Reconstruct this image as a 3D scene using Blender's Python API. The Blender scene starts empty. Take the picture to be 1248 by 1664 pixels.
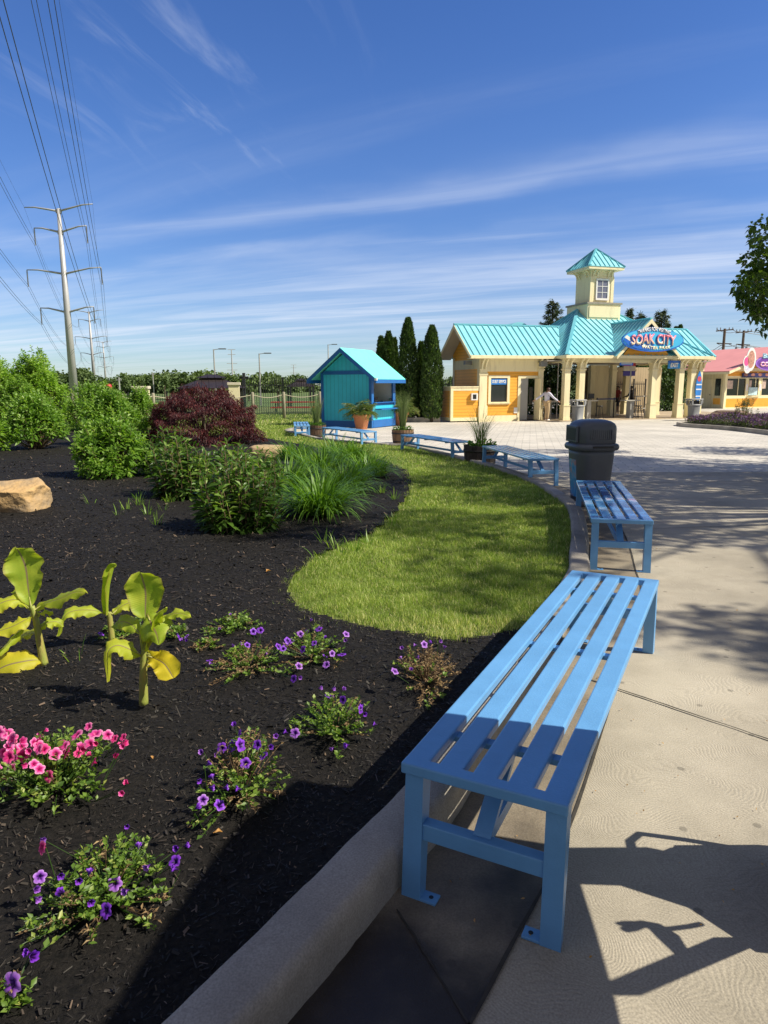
import bpy, bmesh, math, random
import numpy as np
from mathutils import Vector, Matrix
R = math.radians
rng = np.random.default_rng(7)
random.seed(7)
scene = bpy.context.scene
COL = scene.collection

# ------------------------------------------------------------------ camera
F_PX, PIT, ROLL, HC = 1115.0, R(10.48), R(-0.3), 1.62
cam = bpy.data.cameras.new("camera")
cam.sensor_fit = 'VERTICAL'; cam.sensor_height = 36.0; cam.lens = 36.0 * F_PX / 1664.0
cam.clip_start = 0.05; cam.clip_end = 6000
camo = bpy.data.objects.new("camera", cam); COL.objects.link(camo)
_f = Vector((0, math.cos(PIT), -math.sin(PIT))); _u0 = Vector((0, math.sin(PIT), math.cos(PIT))); _r0 = Vector((1, 0, 0))
_r = _r0 * math.cos(ROLL) + _u0 * math.sin(ROLL); _u = _u0 * math.cos(ROLL) - _r0 * math.sin(ROLL)
camo.matrix_world = Matrix(((_r.x, _u.x, -_f.x, 0), (_r.y, _u.y, -_f.y, 0), (_r.z, _u.z, -_f.z, HC), (0, 0, 0, 1)))
scene.camera = camo

# ------------------------------------------------------------------ sun, sky, exposure
SUN_EL, SUN_AZ = R(44), R(-15)          # azimuth measured from +x, negative = towards the camera side
to_sun = Vector((math.cos(SUN_EL) * math.cos(SUN_AZ), math.cos(SUN_EL) * math.sin(SUN_AZ), math.sin(SUN_EL)))
sl = bpy.data.lights.new("sun", 'SUN'); sl.energy = 5.0; sl.angle = R(0.55); sl.color = (1.0, 0.92, 0.77)
slo = bpy.data.objects.new("sun", sl); COL.objects.link(slo)
slo.rotation_euler = to_sun.to_track_quat('Z', 'Y').to_euler()
slo.location = (20, -10, 30)
SKY_STR = 0.085
scene.view_settings.view_transform = 'Standard'; scene.view_settings.look = 'None'
scene.view_settings.exposure = 0.42; scene.view_settings.gamma = 1.0
scene.cycles.max_bounces = 6; scene.cycles.diffuse_bounces = 3; scene.cycles.transparent_max_bounces = 6
scene.cycles.use_denoising = True

world = bpy.data.worlds.new("World"); scene.world = world; world.use_nodes = True
wt = world.node_tree; wt.nodes.clear()
def wn(t, **k):
    n = wt.nodes.new(t)
    for a, b in k.items(): setattr(n, a, b)
    return n
def wl(a, b): wt.links.new(a, b)
out = wn('ShaderNodeOutputWorld'); bg = wn('ShaderNodeBackground'); bg.inputs[1].default_value = SKY_STR
sky = wn('ShaderNodeTexSky', sky_type='NISHITA'); sky.sun_disc = False
sky.sun_elevation = SUN_EL; sky.sun_rotation = R(90) - SUN_AZ
sky.air_density = 1.0; sky.dust_density = 0.25; sky.ozone_density = 3.0; sky.altitude = 50
tc = wn('ShaderNodeTexCoord'); sp = wn('ShaderNodeSeparateXYZ'); wl(tc.outputs['Generated'], sp.inputs[0])
def wm(op, a, b=None, c=None):
    n = wn('ShaderNodeMath', operation=op)
    for i, v in enumerate((a, b, c)):
        if v is None: continue
        if isinstance(v, (int, float)): n.inputs[i].default_value = v
        else: wl(v, n.inputs[i])
    return n.outputs[0]
zz = wm('ADD', wm('MAXIMUM', sp.outputs[2], 0.0), 0.05)
pxw = wm('DIVIDE', sp.outputs[0], zz); pyw = wm('DIVIDE', sp.outputs[1], zz)
cv = wn('ShaderNodeCombineXYZ'); wl(pxw, cv.inputs[0]); wl(pyw, cv.inputs[1])
def streaks(rot, sx, sy, detail, lo, hi, seed, dist=0.6, gain=1.0):
    mp = wn('ShaderNodeMapping'); mp.inputs['Rotation'].default_value = (0, 0, R(rot)); mp.inputs['Location'].default_value = (seed, seed * .7, 0)
    wl(cv.outputs[0], mp.inputs[0])
    m2 = wn('ShaderNodeMapping'); m2.inputs['Scale'].default_value = (sx, sy, 1); wl(mp.outputs[0], m2.inputs[0])
    n = wn('ShaderNodeTexNoise'); n.inputs['Scale'].default_value = 1.0; n.inputs['Detail'].default_value = detail
    n.inputs['Roughness'].default_value = 0.58; n.inputs['Distortion'].default_value = dist; wl(m2.outputs[0], n.inputs[0])
    mr = wn('ShaderNodeMapRange', interpolation_type='SMOOTHSTEP'); wl(n.outputs[0], mr.inputs[0])
    mr.inputs[1].default_value = lo; mr.inputs[2].default_value = hi; mr.inputs[4].default_value = gain
    return mr.outputs[0]
# cirrus drawn out along one wind direction: a few broad bands, thin streaks between them, upright wisps high on the left
rotm = wn('ShaderNodeMapping'); rotm.inputs['Rotation'].default_value = (0, 0, R(20)); wl(cv.outputs[0], rotm.inputs[0])
rs_ = wn('ShaderNodeSeparateXYZ'); wl(rotm.outputs[0], rs_.inputs[0])
wob_ = wn('ShaderNodeTexNoise'); wob_.inputs['Scale'].default_value = 0.55; wob_.inputs['Detail'].default_value = 5; wl(rotm.outputs[0], wob_.inputs[0])
yb = wm('ADD', rs_.outputs[1], wm('MULTIPLY', wm('SUBTRACT', wob_.outputs[0], 0.5), 1.5))
xb = rs_.outputs[0]
def band(c, w, amp, x0=None, x1=None):
    d = wm('DIVIDE', wm('SUBTRACT', yb, c), w); g_ = wm('MULTIPLY', wm('POWER', 2.718, wm('MULTIPLY', wm('MULTIPLY', d, d), -1.0)), amp)
    if x0 is None: return g_
    mr = wn('ShaderNodeMapRange', interpolation_type='SMOOTHSTEP'); wl(xb, mr.inputs[0]); mr.inputs[1].default_value = x0; mr.inputs[2].default_value = x1; mr.inputs[3].default_value = 0.2; return wm('MULTIPLY', g_, mr.outputs[0])
fine = streaks(20, 0.35, 2.2, 9, 0.34, 0.74, 3.1, 0.9, 1.0)
fine2 = streaks(26, 0.22, 0.9, 8, 0.40, 0.78, 7.7, 0.6, 1.0)
dens = wm('ADD', wm('ADD', band(4.75, .60, 1.0, -3.0, 2.4), band(3.05, .20, .36)), wm('ADD', band(6.4, 1.3, .75), wm('ADD', band(3.75, .13, .3), band(11, 4.0, .5))))
cl = wm('MULTIPLY', dens, wm('ADD', wm('MULTIPLY', fine, .8), .25))
cl = wm('ADD', cl, wm('MULTIPLY', wm('MULTIPLY', fine2, .38), band(4.2, 2.0, 1.0)))
wisps = streaks(-80, 0.85, 4.2, 8, 0.50, 0.80, 5.7, 1.2, 0.5)
wx = wm('DIVIDE', wm('ADD', pxw, 0.62), 0.42); wy = wm('DIVIDE', wm('SUBTRACT', pyw, 2.25), 0.62)
wmk = wm('POWER', 2.718, wm('MULTIPLY', wm('ADD', wm('MULTIPLY', wx, wx), wm('MULTIPLY', wy, wy)), -1.0))
cl = wm('ADD', cl, wm('MULTIPLY', wisps, wmk))
cl = wm('MINIMUM', wm('MULTIPLY', cl, 0.72), 0.7)
hs = wn('ShaderNodeHueSaturation'); hs.inputs['Saturation'].default_value = 1.24; hs.inputs['Value'].default_value = 1.06; hs.inputs['Hue'].default_value = 0.512
wl(sky.outputs[0], hs.inputs['Color'])
hz = wn('ShaderNodeMapRange', interpolation_type='SMOOTHSTEP'); wl(sp.outputs[2], hz.inputs[0]); hz.inputs[1].default_value = 0.0; hz.inputs[2].default_value = 0.34
hc = wn('ShaderNodeMix', data_type='RGBA'); wl(hz.outputs[0], hc.inputs[0]); hc.inputs[6].default_value = (0.70, 0.82, 1.04, 1); hc.inputs[7].default_value = (1.02, 1.07, 1.19, 1)
hm = wn('ShaderNodeMix', data_type='RGBA', blend_type='MULTIPLY'); hm.inputs[0].default_value = 1; wl(hs.outputs[0], hm.inputs[6]); wl(hc.outputs[2], hm.inputs[7])
mx = wn('ShaderNodeMix', data_type='RGBA'); wl(cl, mx.inputs[0]); wl(hm.outputs[2], mx.inputs[6]); mx.inputs[7].default_value = (7.4, 8.0, 9.2, 1)
# warm-white veil added as unseen fill overhead and behind, neutralising the blue shade
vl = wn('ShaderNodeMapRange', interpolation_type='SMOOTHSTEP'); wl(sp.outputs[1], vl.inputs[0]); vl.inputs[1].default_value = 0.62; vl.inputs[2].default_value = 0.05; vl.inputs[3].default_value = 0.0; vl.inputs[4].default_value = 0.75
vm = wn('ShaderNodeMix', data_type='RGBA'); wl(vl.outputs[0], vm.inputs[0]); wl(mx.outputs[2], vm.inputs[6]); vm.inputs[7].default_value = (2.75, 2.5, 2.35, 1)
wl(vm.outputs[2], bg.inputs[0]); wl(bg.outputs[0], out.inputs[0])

# ------------------------------------------------------------------ terrain and pixel-to-point helpers
def gz(y): return -0.25 * min(1.0, max(0.0, (y - 9.0) / 26.0))
def gzv(y): return -0.25 * np.clip((y - 9.0) / 26.0, 0, 1)
def _ray(px, py):
    a, b = px - 624, py - 832
    cr, sr = math.cos(ROLL), math.sin(ROLL)
    X = a * cr + b * sr; Yd = -a * sr + b * cr
    x = X / F_PX; u = -Yd / F_PX; c, s = math.cos(PIT), math.sin(PIT)
    return (x, c + u * s, -s + u * c)
def G(px, py, dz=0.0):                    # point of the ground (plus dz) seen at a pixel of the photograph
    r = _ray(px, py); y = 10.0
    for _ in range(60):
        k = (gz(y) + dz - HC) / r[2]; y = 0.5 * y + 0.5 * r[1] * k
    return (r[0] * k, r[1] * k, gz(y) + dz)
def A(px, py, Y):                         # point at forward distance Y
    r = _ray(px, py); k = Y / r[1]
    return (r[0] * k, Y, HC + r[2] * k)

# ------------------------------------------------------------------ object helpers
def tag(o, label=None, cat=None, group=None, kind=None):
    if label: o['label'] = label
    if cat: o['category'] = cat
    if group: o['group'] = group
    if kind: o['kind'] = kind
    return o
def thing(name, label, cat, loc=(0, 0, 0), rz=0.0, group=None, scale=1.0):
    o = bpy.data.objects.new(name, None); COL.objects.link(o); o.empty_display_size = 0.3
    o.location = loc; o.rotation_euler = (0, 0, rz); o.scale = (scale,) * 3
    return tag(o, label, cat, group)
def link(name, me, mat, parent=None, smooth=False):
    o = bpy.data.objects.new(name, me); COL.objects.link(o)
    if mat is not None and len(me.materials) == 0: me.materials.append(mat)
    if parent is not None: o.parent = parent
    if smooth: me.polygons.foreach_set('use_smooth', [True] * len(me.polygons)); me.update()
    return o
def copy_tree(o, parent=None):
    kids = list(o.children)
    c = o.copy(); COL.objects.link(c); c.parent = parent
    for k in kids: copy_tree(k, c)
    return c
class MB:
    def __init__(s): s.v = []; s.f = []; s.m = []; s.mats = []; s.cur = 0
    def mat(s, m):
        if m not in s.mats: s.mats.append(m)
        s.cur = s.mats.index(m); return s
    def add(s, vs, fs):
        b = len(s.v); s.v += [tuple(p) for p in vs]
        for f in fs: s.f.append(tuple(b + i for i in f)); s.m.append(s.cur)
        return s
    def box(s, x0, x1, y0, y1, z0, z1):
        return s.add([(x0, y0, z0), (x1, y0, z0), (x1, y1, z0), (x0, y1, z0), (x0, y0, z1), (x1, y0, z1), (x1, y1, z1), (x0, y1, z1)],
                     [(0, 3, 2, 1), (4, 5, 6, 7), (0, 1, 5, 4), (1, 2, 6, 5), (2, 3, 7, 6), (3, 0, 4, 7)])
    def bbox(s, x0, x1, y0, y1, z0, z1, b=0.01):      # box with chamfered vertical and horizontal edges
        bm = bmesh.new(); bmesh.ops.create_cube(bm, size=1)
        for v in bm.verts: v.co = Vector(((x0 + x1) / 2 + v.co.x * (x1 - x0), (y0 + y1) / 2 + v.co.y * (y1 - y0), (z0 + z1) / 2 + v.co.z * (z1 - z0)))
        bmesh.ops.bevel(bm, geom=bm.edges[:], offset=b, segments=2, affect='EDGES', profile=0.5)
        bm.verts.index_update(); s.add([v.co[:] for v in bm.verts], [[v.index for v in f.verts] for f in bm.faces]); bm.free(); return s
    def bar(s, p, q, w, h, up=(0, 0, 1)):              # rectangular bar between two points
        p, q = Vector(p), Vector(q); d = (q - p).normalized(); up = Vector(up)
        if abs(d.dot(up)) > 0.98: up = Vector((0, 1, 0))
        sd = d.cross(up).normalized(); u = sd.cross(d).normalized()
        vs = []
        for c in (p, q):
            for a, b in ((-1, -1), (1, -1), (1, 1), (-1, 1)): vs.append((c + sd * (a * w / 2) + u * (b * h / 2))[:])
        return s.add(vs, [(0, 1, 2, 3), (7, 6, 5, 4), (0, 4, 5, 1), (1, 5, 6, 2), (2, 6, 7, 3), (3, 7, 4, 0)])
    def tube(s, pts, r, n=8, cap=True):
        pts = [Vector(p) for p in pts]; rs = r if isinstance(r, (list, tuple)) else [r] * len(pts)
        b = len(s.v); ref = None
        for i, p in enumerate(pts):
            d = (pts[min(i + 1, len(pts) - 1)] - pts[max(i - 1, 0)])
            if d.length < 1e-9: d = Vector((0, 0, 1))
            d.normalize()
            if ref is None: ref = Vector((0, 0, 1)) if abs(d.z) < 0.9 else Vector((1, 0, 0))
            sd = d.cross(ref)
            if sd.length < 1e-4: sd = d.cross(Vector((0.3, 1, 0.2)))
            sd.normalize(); u = sd.cross(d).normalized(); ref = u
            for k in range(n):
                a = 2 * math.pi * k / n; s.v.append((p + (sd * math.cos(a) + u * math.sin(a)) * rs[i])[:])
        for i in range(len(pts) - 1):
            for k in range(n):
                s.f.append((b + i * n + k, b + i * n + (k + 1) % n, b + (i + 1) * n + (k + 1) % n, b + (i + 1) * n + k)); s.m.append(s.cur)
        if cap:
            s.f.append(tuple(b + k for k in range(n))[::-1]); s.m.append(s.cur)
            s.f.append(tuple(b + (len(pts) - 1) * n + k for k in range(n))); s.m.append(s.cur)
        return s
    def lathe(s, prof, n=24, c=(0, 0), cap=True, sq=None):
        b = len(s.v)
        for r, z in prof:
            for k in range(n):
                a = 2 * math.pi * (k + .5) / n; ca, sa = math.cos(a), math.sin(a)
                if sq: e = sq; q = (abs(ca) ** e + abs(sa) ** e) ** (-1 / e)
                else: q = 1
                s.v.append((c[0] + r * q * ca, c[1] + r * q * sa, z))
        for i in range(len(prof) - 1):
            for k in range(n):
                s.f.append((b + i * n + k, b + i * n + (k + 1) % n, b + (i + 1) * n + (k + 1) % n, b + (i + 1) * n + k)); s.m.append(s.cur)
        if cap:
            s.f.append(tuple(b + k for k in range(n))[::-1]); s.m.append(s.cur)
            s.f.append(tuple(b + (len(prof) - 1) * n + k for k in range(n))); s.m.append(s.cur)
        return s
    def prism(s, poly, off):                            # polygon (3D points) extruded by the vector off
        n = len(poly); off = Vector(off); b = [Vector(p) for p in poly]
        s.add([p[:] for p in b] + [(p + off)[:] for p in b], [tuple(range(n)), tuple(range(2 * n - 1, n - 1, -1))] + [((i + 1) % n, i, n + i, n + (i + 1) % n) for i in range(n)])
        return s
    def build(s, name, mat=None, parent=None, smooth=False, recalc=True):
        me = bpy.data.meshes.new(name); me.from_pydata(s.v, [], s.f)
        if s.mats:
            for m in s.mats: me.materials.append(m)
            me.polygons.foreach_set('material_index', s.m)
        if recalc:
            bm = bmesh.new(); bm.from_mesh(me); bmesh.ops.recalc_face_normals(bm, faces=bm.faces); bm.to_mesh(me); bm.free()
        me.update()
        o = link(name, me, mat if not s.mats else None, parent, smooth)
        return o
def npmesh(name, V, F, mat, parent=None, rnd=None, smooth=False, midx=None, mats=None):
    V = np.asarray(V, np.float32); F = np.asarray(F, np.int32); k = F.shape[1]
    me = bpy.data.meshes.new(name); me.vertices.add(len(V)); me.vertices.foreach_set('co', V.ravel())
    me.loops.add(F.size); me.loops.foreach_set('vertex_index', F.ravel())
    me.polygons.add(len(F)); me.polygons.foreach_set('loop_start', np.arange(0, F.size, k, dtype=np.int32))
    if mats:
        for m in mats: me.materials.append(m)
        me.polygons.foreach_set('material_index', np.asarray(midx, np.int32))
    if smooth: me.polygons.foreach_set('use_smooth', np.ones(len(F), bool))
    me.update(calc_edges=True)
    if rnd is not None:
        at = me.attributes.new('rnd', 'FLOAT', 'POINT'); at.data.foreach_set('value', np.asarray(rnd, np.float32))
    return link(name, me, None if mats else mat, parent)

# ------------------------------------------------------------------ materials
MATS = {}
def base_mat(name):
    m = bpy.data.materials.new(name); m.use_nodes = True; nt = m.node_tree
    return m, nt, nt.nodes['Principled BSDF']
def node(nt, t, **k):
    n = nt.nodes.new(t)
    for a, b in k.items(): setattr(n, a, b)
    return n
def P(name, col, rough=0.6, var=0.12, vs=3.0, bump=0.0, bs=40.0, metal=0.0, spec=0.5, coat=0.0, dist=0.02, detail=5, col2=None, thr=None, stretch=None):
    if name in MATS: return MATS[name]
    m, nt, b = base_mat(name); L = nt.links.new
    b.inputs['Roughness'].default_value = rough; b.inputs['Metallic'].default_value = metal
    b.inputs['Specular IOR Level'].default_value = spec; b.inputs['Coat Weight'].default_value = coat; b.inputs['Coat Roughness'].default_value = 0.15
    tcn = node(nt, 'ShaderNodeTexCoord'); mp = node(nt, 'ShaderNodeMapping'); L(tcn.outputs['Object'], mp.inputs[0])
    if stretch: mp.inputs['Scale'].default_value = stretch
    n = node(nt, 'ShaderNodeTexNoise'); n.inputs['Scale'].default_value = vs; n.inputs['Detail'].default_value = detail; n.inputs['Roughness'].default_value = 0.65
    L(mp.outputs[0], n.inputs[0])
    cr = node(nt, 'ShaderNodeValToRGB'); L(n.outputs[0], cr.inputs[0])
    lo = col2 if col2 else tuple(c * (1 - var) for c in col); hi = col if col2 else tuple(min(1, c * (1 + var)) for c in col)
    a, c_ = thr if thr else (0.3, 0.7)
    cr.color_ramp.elements[0].position = a; cr.color_ramp.elements[0].color = (*lo, 1)
    cr.color_ramp.elements[1].position = c_; cr.color_ramp.elements[1].color = (*hi, 1)
    L(cr.outputs[0], b.inputs['Base Color'])
    rr = node(nt, 'ShaderNodeMapRange'); L(n.outputs[0], rr.inputs[0]); rr.inputs[3].default_value = max(0, rough - .08); rr.inputs[4].default_value = min(1, rough + .1); L(rr.outputs[0], b.inputs['Roughness'])
    if bump:
        n2 = node(nt, 'ShaderNodeTexNoise'); n2.inputs['Scale'].default_value = bs; n2.inputs['Detail'].default_value = 4; L(mp.outputs[0], n2.inputs[0])
        bp = node(nt, 'ShaderNodeBump'); bp.inputs['Strength'].default_value = bump; bp.inputs['Distance'].default_value = dist
        L(n2.outputs[0], bp.inputs['Height']); L(bp.outputs[0], b.inputs['Normal'])
    MATS[name] = m; return m
def leafmat(name, c1, c2, c3=None, rough=0.45, trans=0.35, tcol=None, spec=0.4):
    if name in MATS: return MATS[name]
    m, nt, b = base_mat(name); L = nt.links.new
    at = node(nt, 'ShaderNodeAttribute', attribute_name='rnd')
    cr = node(nt, 'ShaderNodeValToRGB'); L(at.outputs['Fac'], cr.inputs[0])
    cr.color_ramp.elements[0].color = (*c1, 1); cr.color_ramp.elements[1].color = (*(c3 or c2), 1)
    if c3: e = cr.color_ramp.elements.new(0.6); e.color = (*c2, 1)
    L(cr.outputs[0], b.inputs['Base Color']); b.inputs['Roughness'].default_value = rough; b.inputs['Specular IOR Level'].default_value = spec
    tr = node(nt, 'ShaderNodeBsdfTranslucent')
    g = node(nt, 'ShaderNodeMix', data_type='RGBA', blend_type='MULTIPLY'); g.inputs[0].default_value = 1; L(cr.outputs[0], g.inputs[6]); g.inputs[7].default_value = (*(tcol or (1.6, 1.7, 0.6)), 1)
    L(g.outputs[2], tr.inputs[0])
    ms = node(nt, 'ShaderNodeMixShader'); ms.inputs[0].default_value = trans
    L(b.outputs[0], ms.inputs[1]); L(tr.outputs[0], ms.inputs[2]); L(ms.outputs[0], nt.nodes['Material Output'].inputs[0])
    MATS[name] = m; return m

M_blue = P('bench_paint', (0.125, 0.33, 0.62), 0.40, 0.09, 5.0, 0.10, 140, coat=0.12, detail=9)
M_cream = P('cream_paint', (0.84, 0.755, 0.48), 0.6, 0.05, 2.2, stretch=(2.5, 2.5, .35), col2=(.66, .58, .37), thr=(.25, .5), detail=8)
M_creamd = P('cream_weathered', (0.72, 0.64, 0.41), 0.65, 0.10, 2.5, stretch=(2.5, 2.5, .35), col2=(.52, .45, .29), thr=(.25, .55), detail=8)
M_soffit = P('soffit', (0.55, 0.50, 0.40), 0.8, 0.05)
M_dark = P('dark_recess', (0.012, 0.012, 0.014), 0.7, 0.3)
M_roof = P('turquoise_metal', (0.27, 0.66, 0.74), 0.42, 0.07, 1.6, coat=0.1, col2=(.20, .54, .62), thr=(.25, .6), detail=8)
M_roofdk = P('turquoise_rib', (0.16, 0.52, 0.62), 0.42, 0.05)
M_grey = P('grey_plastic', (0.20, 0.21, 0.22), 0.55, 0.06)
M_steel = P('galvanised_steel', (0.42, 0.42, 0.40), 0.5, 0.12, 2.0, metal=0.3)
M_black = P('black_metal', (0.012, 0.013, 0.015), 0.45, 0.1)
M_white = P('white_paint', (0.80, 0.80, 0.78), 0.5, 0.04)
M_concrete = None

def flatmat(name, col, rough=0.5, emit=0):
    return P(name, col, rough, 0.03)
def glass(name='window_glass', tint=(0.02, 0.025, 0.03)):
    if name in MATS: return MATS[name]
    m, nt, b = base_mat(name); b.inputs['Base Color'].default_value = (*tint, 1); b.inputs['Roughness'].default_value = 0.06
    b.inputs['Specular IOR Level'].default_value = 0.8
    MATS[name] = m; return m
M_glass = glass()
def siding_mat(name, col, spacing, axis='Z', depth=0.012, lo=0.78):
    """horizontal lap boards (axis Z) or vertical boards (axis X) as a stepped bump with a thin dark line"""
    if name in MATS: return MATS[name]
    m, nt, b = base_mat(name); L = nt.links.new
    tcn = node(nt, 'ShaderNodeTexCoord'); s = node(nt, 'ShaderNodeSeparateXYZ'); L(tcn.outputs['Object'], s.inputs[0])
    if axis == 'XY':
        ad = node(nt, 'ShaderNodeMath', operation='ADD'); L(s.outputs[0], ad.inputs[0]); L(s.outputs[1], ad.inputs[1]); src = ad.outputs[0]
    else: src = s.outputs[{'X': 0, 'Y': 1, 'Z': 2}[axis]]
    d = node(nt, 'ShaderNodeMath', operation='DIVIDE'); L(src, d.inputs[0]); d.inputs[1].default_value = spacing
    fr = node(nt, 'ShaderNodeMath', operation='FRACT'); L(d.outputs[0], fr.inputs[0])
    cr = node(nt, 'ShaderNodeValToRGB'); L(fr.outputs[0], cr.inputs[0])
    e = cr.color_ramp.elements; e[0].position = 0.0; e[0].color = (*(c * lo * .5 for c in col), 1); e[1].position = 0.12; e[1].color = (*col, 1)
    n = node(nt, 'ShaderNodeTexNoise'); n.inputs['Scale'].default_value = 2.5; n.inputs['Detail'].default_value = 5; L(tcn.outputs['Object'], n.inputs[0])
    mr = node(nt, 'ShaderNodeMapRange'); L(n.outputs[0], mr.inputs[0]); mr.inputs[3].default_value = 0.85; mr.inputs[4].default_value = 1.1
    mu = node(nt, 'ShaderNodeMix', data_type='RGBA', blend_type='MULTIPLY'); mu.inputs[0].default_value = 1; L(cr.outputs[0], mu.inputs[6]); L(mr.outputs[0], mu.inputs[7])
    L(mu.outputs[2], b.inputs['Base Color']); b.inputs['Roughness'].default_value = 0.55
    bp = node(nt, 'ShaderNodeBump'); bp.inputs['Strength'].default_value = 0.8; bp.inputs['Distance'].default_value = depth; bp.invert = axis == 'Z'
    L(fr.outputs[0], bp.inputs['Height']) if axis == 'Z' else L(cr.outputs[0], bp.inputs['Height'])
    L(bp.outputs[0], b.inputs['Normal'])
    MATS[name] = m; return m
M_orange = siding_mat('orange_lap_siding', (0.86, 0.41, 0.045), 0.14)
M_tealb = siding_mat('teal_boards', (0.045, 0.56, 0.72), 0.20, 'XY')
M_board = siding_mat('tan_board_fence', (0.46, 0.36, 0.22), 0.16, 'XY', lo=.6)
M_orangev = siding_mat('orange_beadboard', (0.86, 0.41, 0.045), 0.12, 'XY', lo=.9)

# ------------------------------------------------------------------ text
def text_mesh(s, bold=0.0, res=3):
    cu = bpy.data.curves.new('lettering', 'FONT'); cu.body = s; cu.size = 1; cu.offset = bold; cu.extrude = 0.0; cu.resolution_u = res; cu.align_x = 'LEFT'
    o = bpy.data.objects.new('lettering', cu); COL.objects.link(o)
    dg = bpy.context.evaluated_depsgraph_get(); me = bpy.data.meshes.new_from_object(o.evaluated_get(dg))
    COL.objects.unlink(o); bpy.data.objects.remove(o); return me
def text(s, name, mat, parent, org, right, up, w, h, bold=0.02, thick=0.004, warp=None, grad=None, shear=0.0):
    """lettering filling w by h, centred on org, in the plane right/up, given a little thickness"""
    me = text_mesh(s, bold); n = len(me.vertices); co = np.zeros(n * 3, np.float32); me.vertices.foreach_get('co', co); co = co.reshape(-1, 3)
    x0, x1 = co[:, 0].min(), co[:, 0].max(); y0, y1 = co[:, 1].min(), co[:, 1].max()
    X = (co[:, 0] - x0) / (x1 - x0) - .5; Y = (co[:, 1] - y0) / (y1 - y0) - .5
    if warp is not None: Y2 = Y * h + warp(X)
    else: Y2 = Y * h
    right = np.array(right, float); up = np.array(up, float); nrm = np.cross(right, up)
    V = np.array(org, float)[None] + (X * w + Y2 * shear)[:, None] * right + Y2[:, None] * up
    me.vertices.foreach_set('co', V.astype(np.float32).ravel())
    bm = bmesh.new(); bm.from_mesh(me)
    ex = bmesh.ops.extrude_face_region(bm, geom=bm.faces[:]); vs = [g for g in ex['geom'] if isinstance(g, bmesh.types.BMVert)]
    for v in vs: v.co += Vector(nrm * thick)
    bmesh.ops.recalc_face_normals(bm, faces=bm.faces); bm.to_mesh(me); bm.free(); me.materials.clear()
    return link(name, me, mat, parent)

# ================================================================== GROUND
def interp_path(pts, n):
    pts = np.array(pts, float); d = np.r_[0, np.cumsum(np.linalg.norm(np.diff(pts[:, :2], axis=0), axis=1))]
    # Catmull-Rom resampling
    out = []
    for t in np.linspace(0, d[-1], n):
        i = min(max(np.searchsorted(d, t) - 1, 0), len(pts) - 2); u = (t - d[i]) / (d[i + 1] - d[i])
        p0 = pts[max(i - 1, 0)]; p1 = pts[i]; p2 = pts[i + 1]; p3 = pts[min(i + 2, len(pts) - 1)]
        out.append(0.5 * (2 * p1 + (p2 - p0) * u + (2 * p0 - 5 * p1 + 4 * p2 - p3) * u * u + (3 * p1 - p0 - 3 * p2 + p3) * u ** 3))
    return np.array(out)
CURB_H = 0.15
outer = [(-2.1, -1.6), (-0.95, 0.4)]
outer += [G(*p)[:2] for p in ((469, 1664), (631, 1466), (768, 1287))]
outer += [(1.15, 4.22)]
outer += [G(*p, CURB_H)[:2] for p in ((957, 928), (957, 895), (956, 858), (945, 822), (919, 801), (888, 783), (863, 773), (832, 762), (800, 752), (740, 738))]
inn = [G(*p, CURB_H)[:2] for p in ((664, 723), (612, 720), (528, 713), (500, 708), (472, 701))]
outer += [(x + .15, y + .07) for x, y in inn]
outer += [(-3.55, 26.0), (-3.5, 27.5), (-3.1, 29.2), (-3.0, 31)]
OUT = interp_path(outer, 260)
tg = np.gradient(OUT, axis=0); tg /= np.linalg.norm(tg, axis=1)[:, None]
NL = np.c_[-tg[:, 1], tg[:, 0]]                       # points to the lawn side
INN = OUT + NL * 0.17
def curb_x(y, line=INN): return np.interp(y, line[:, 1], line[:, 0])

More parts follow.
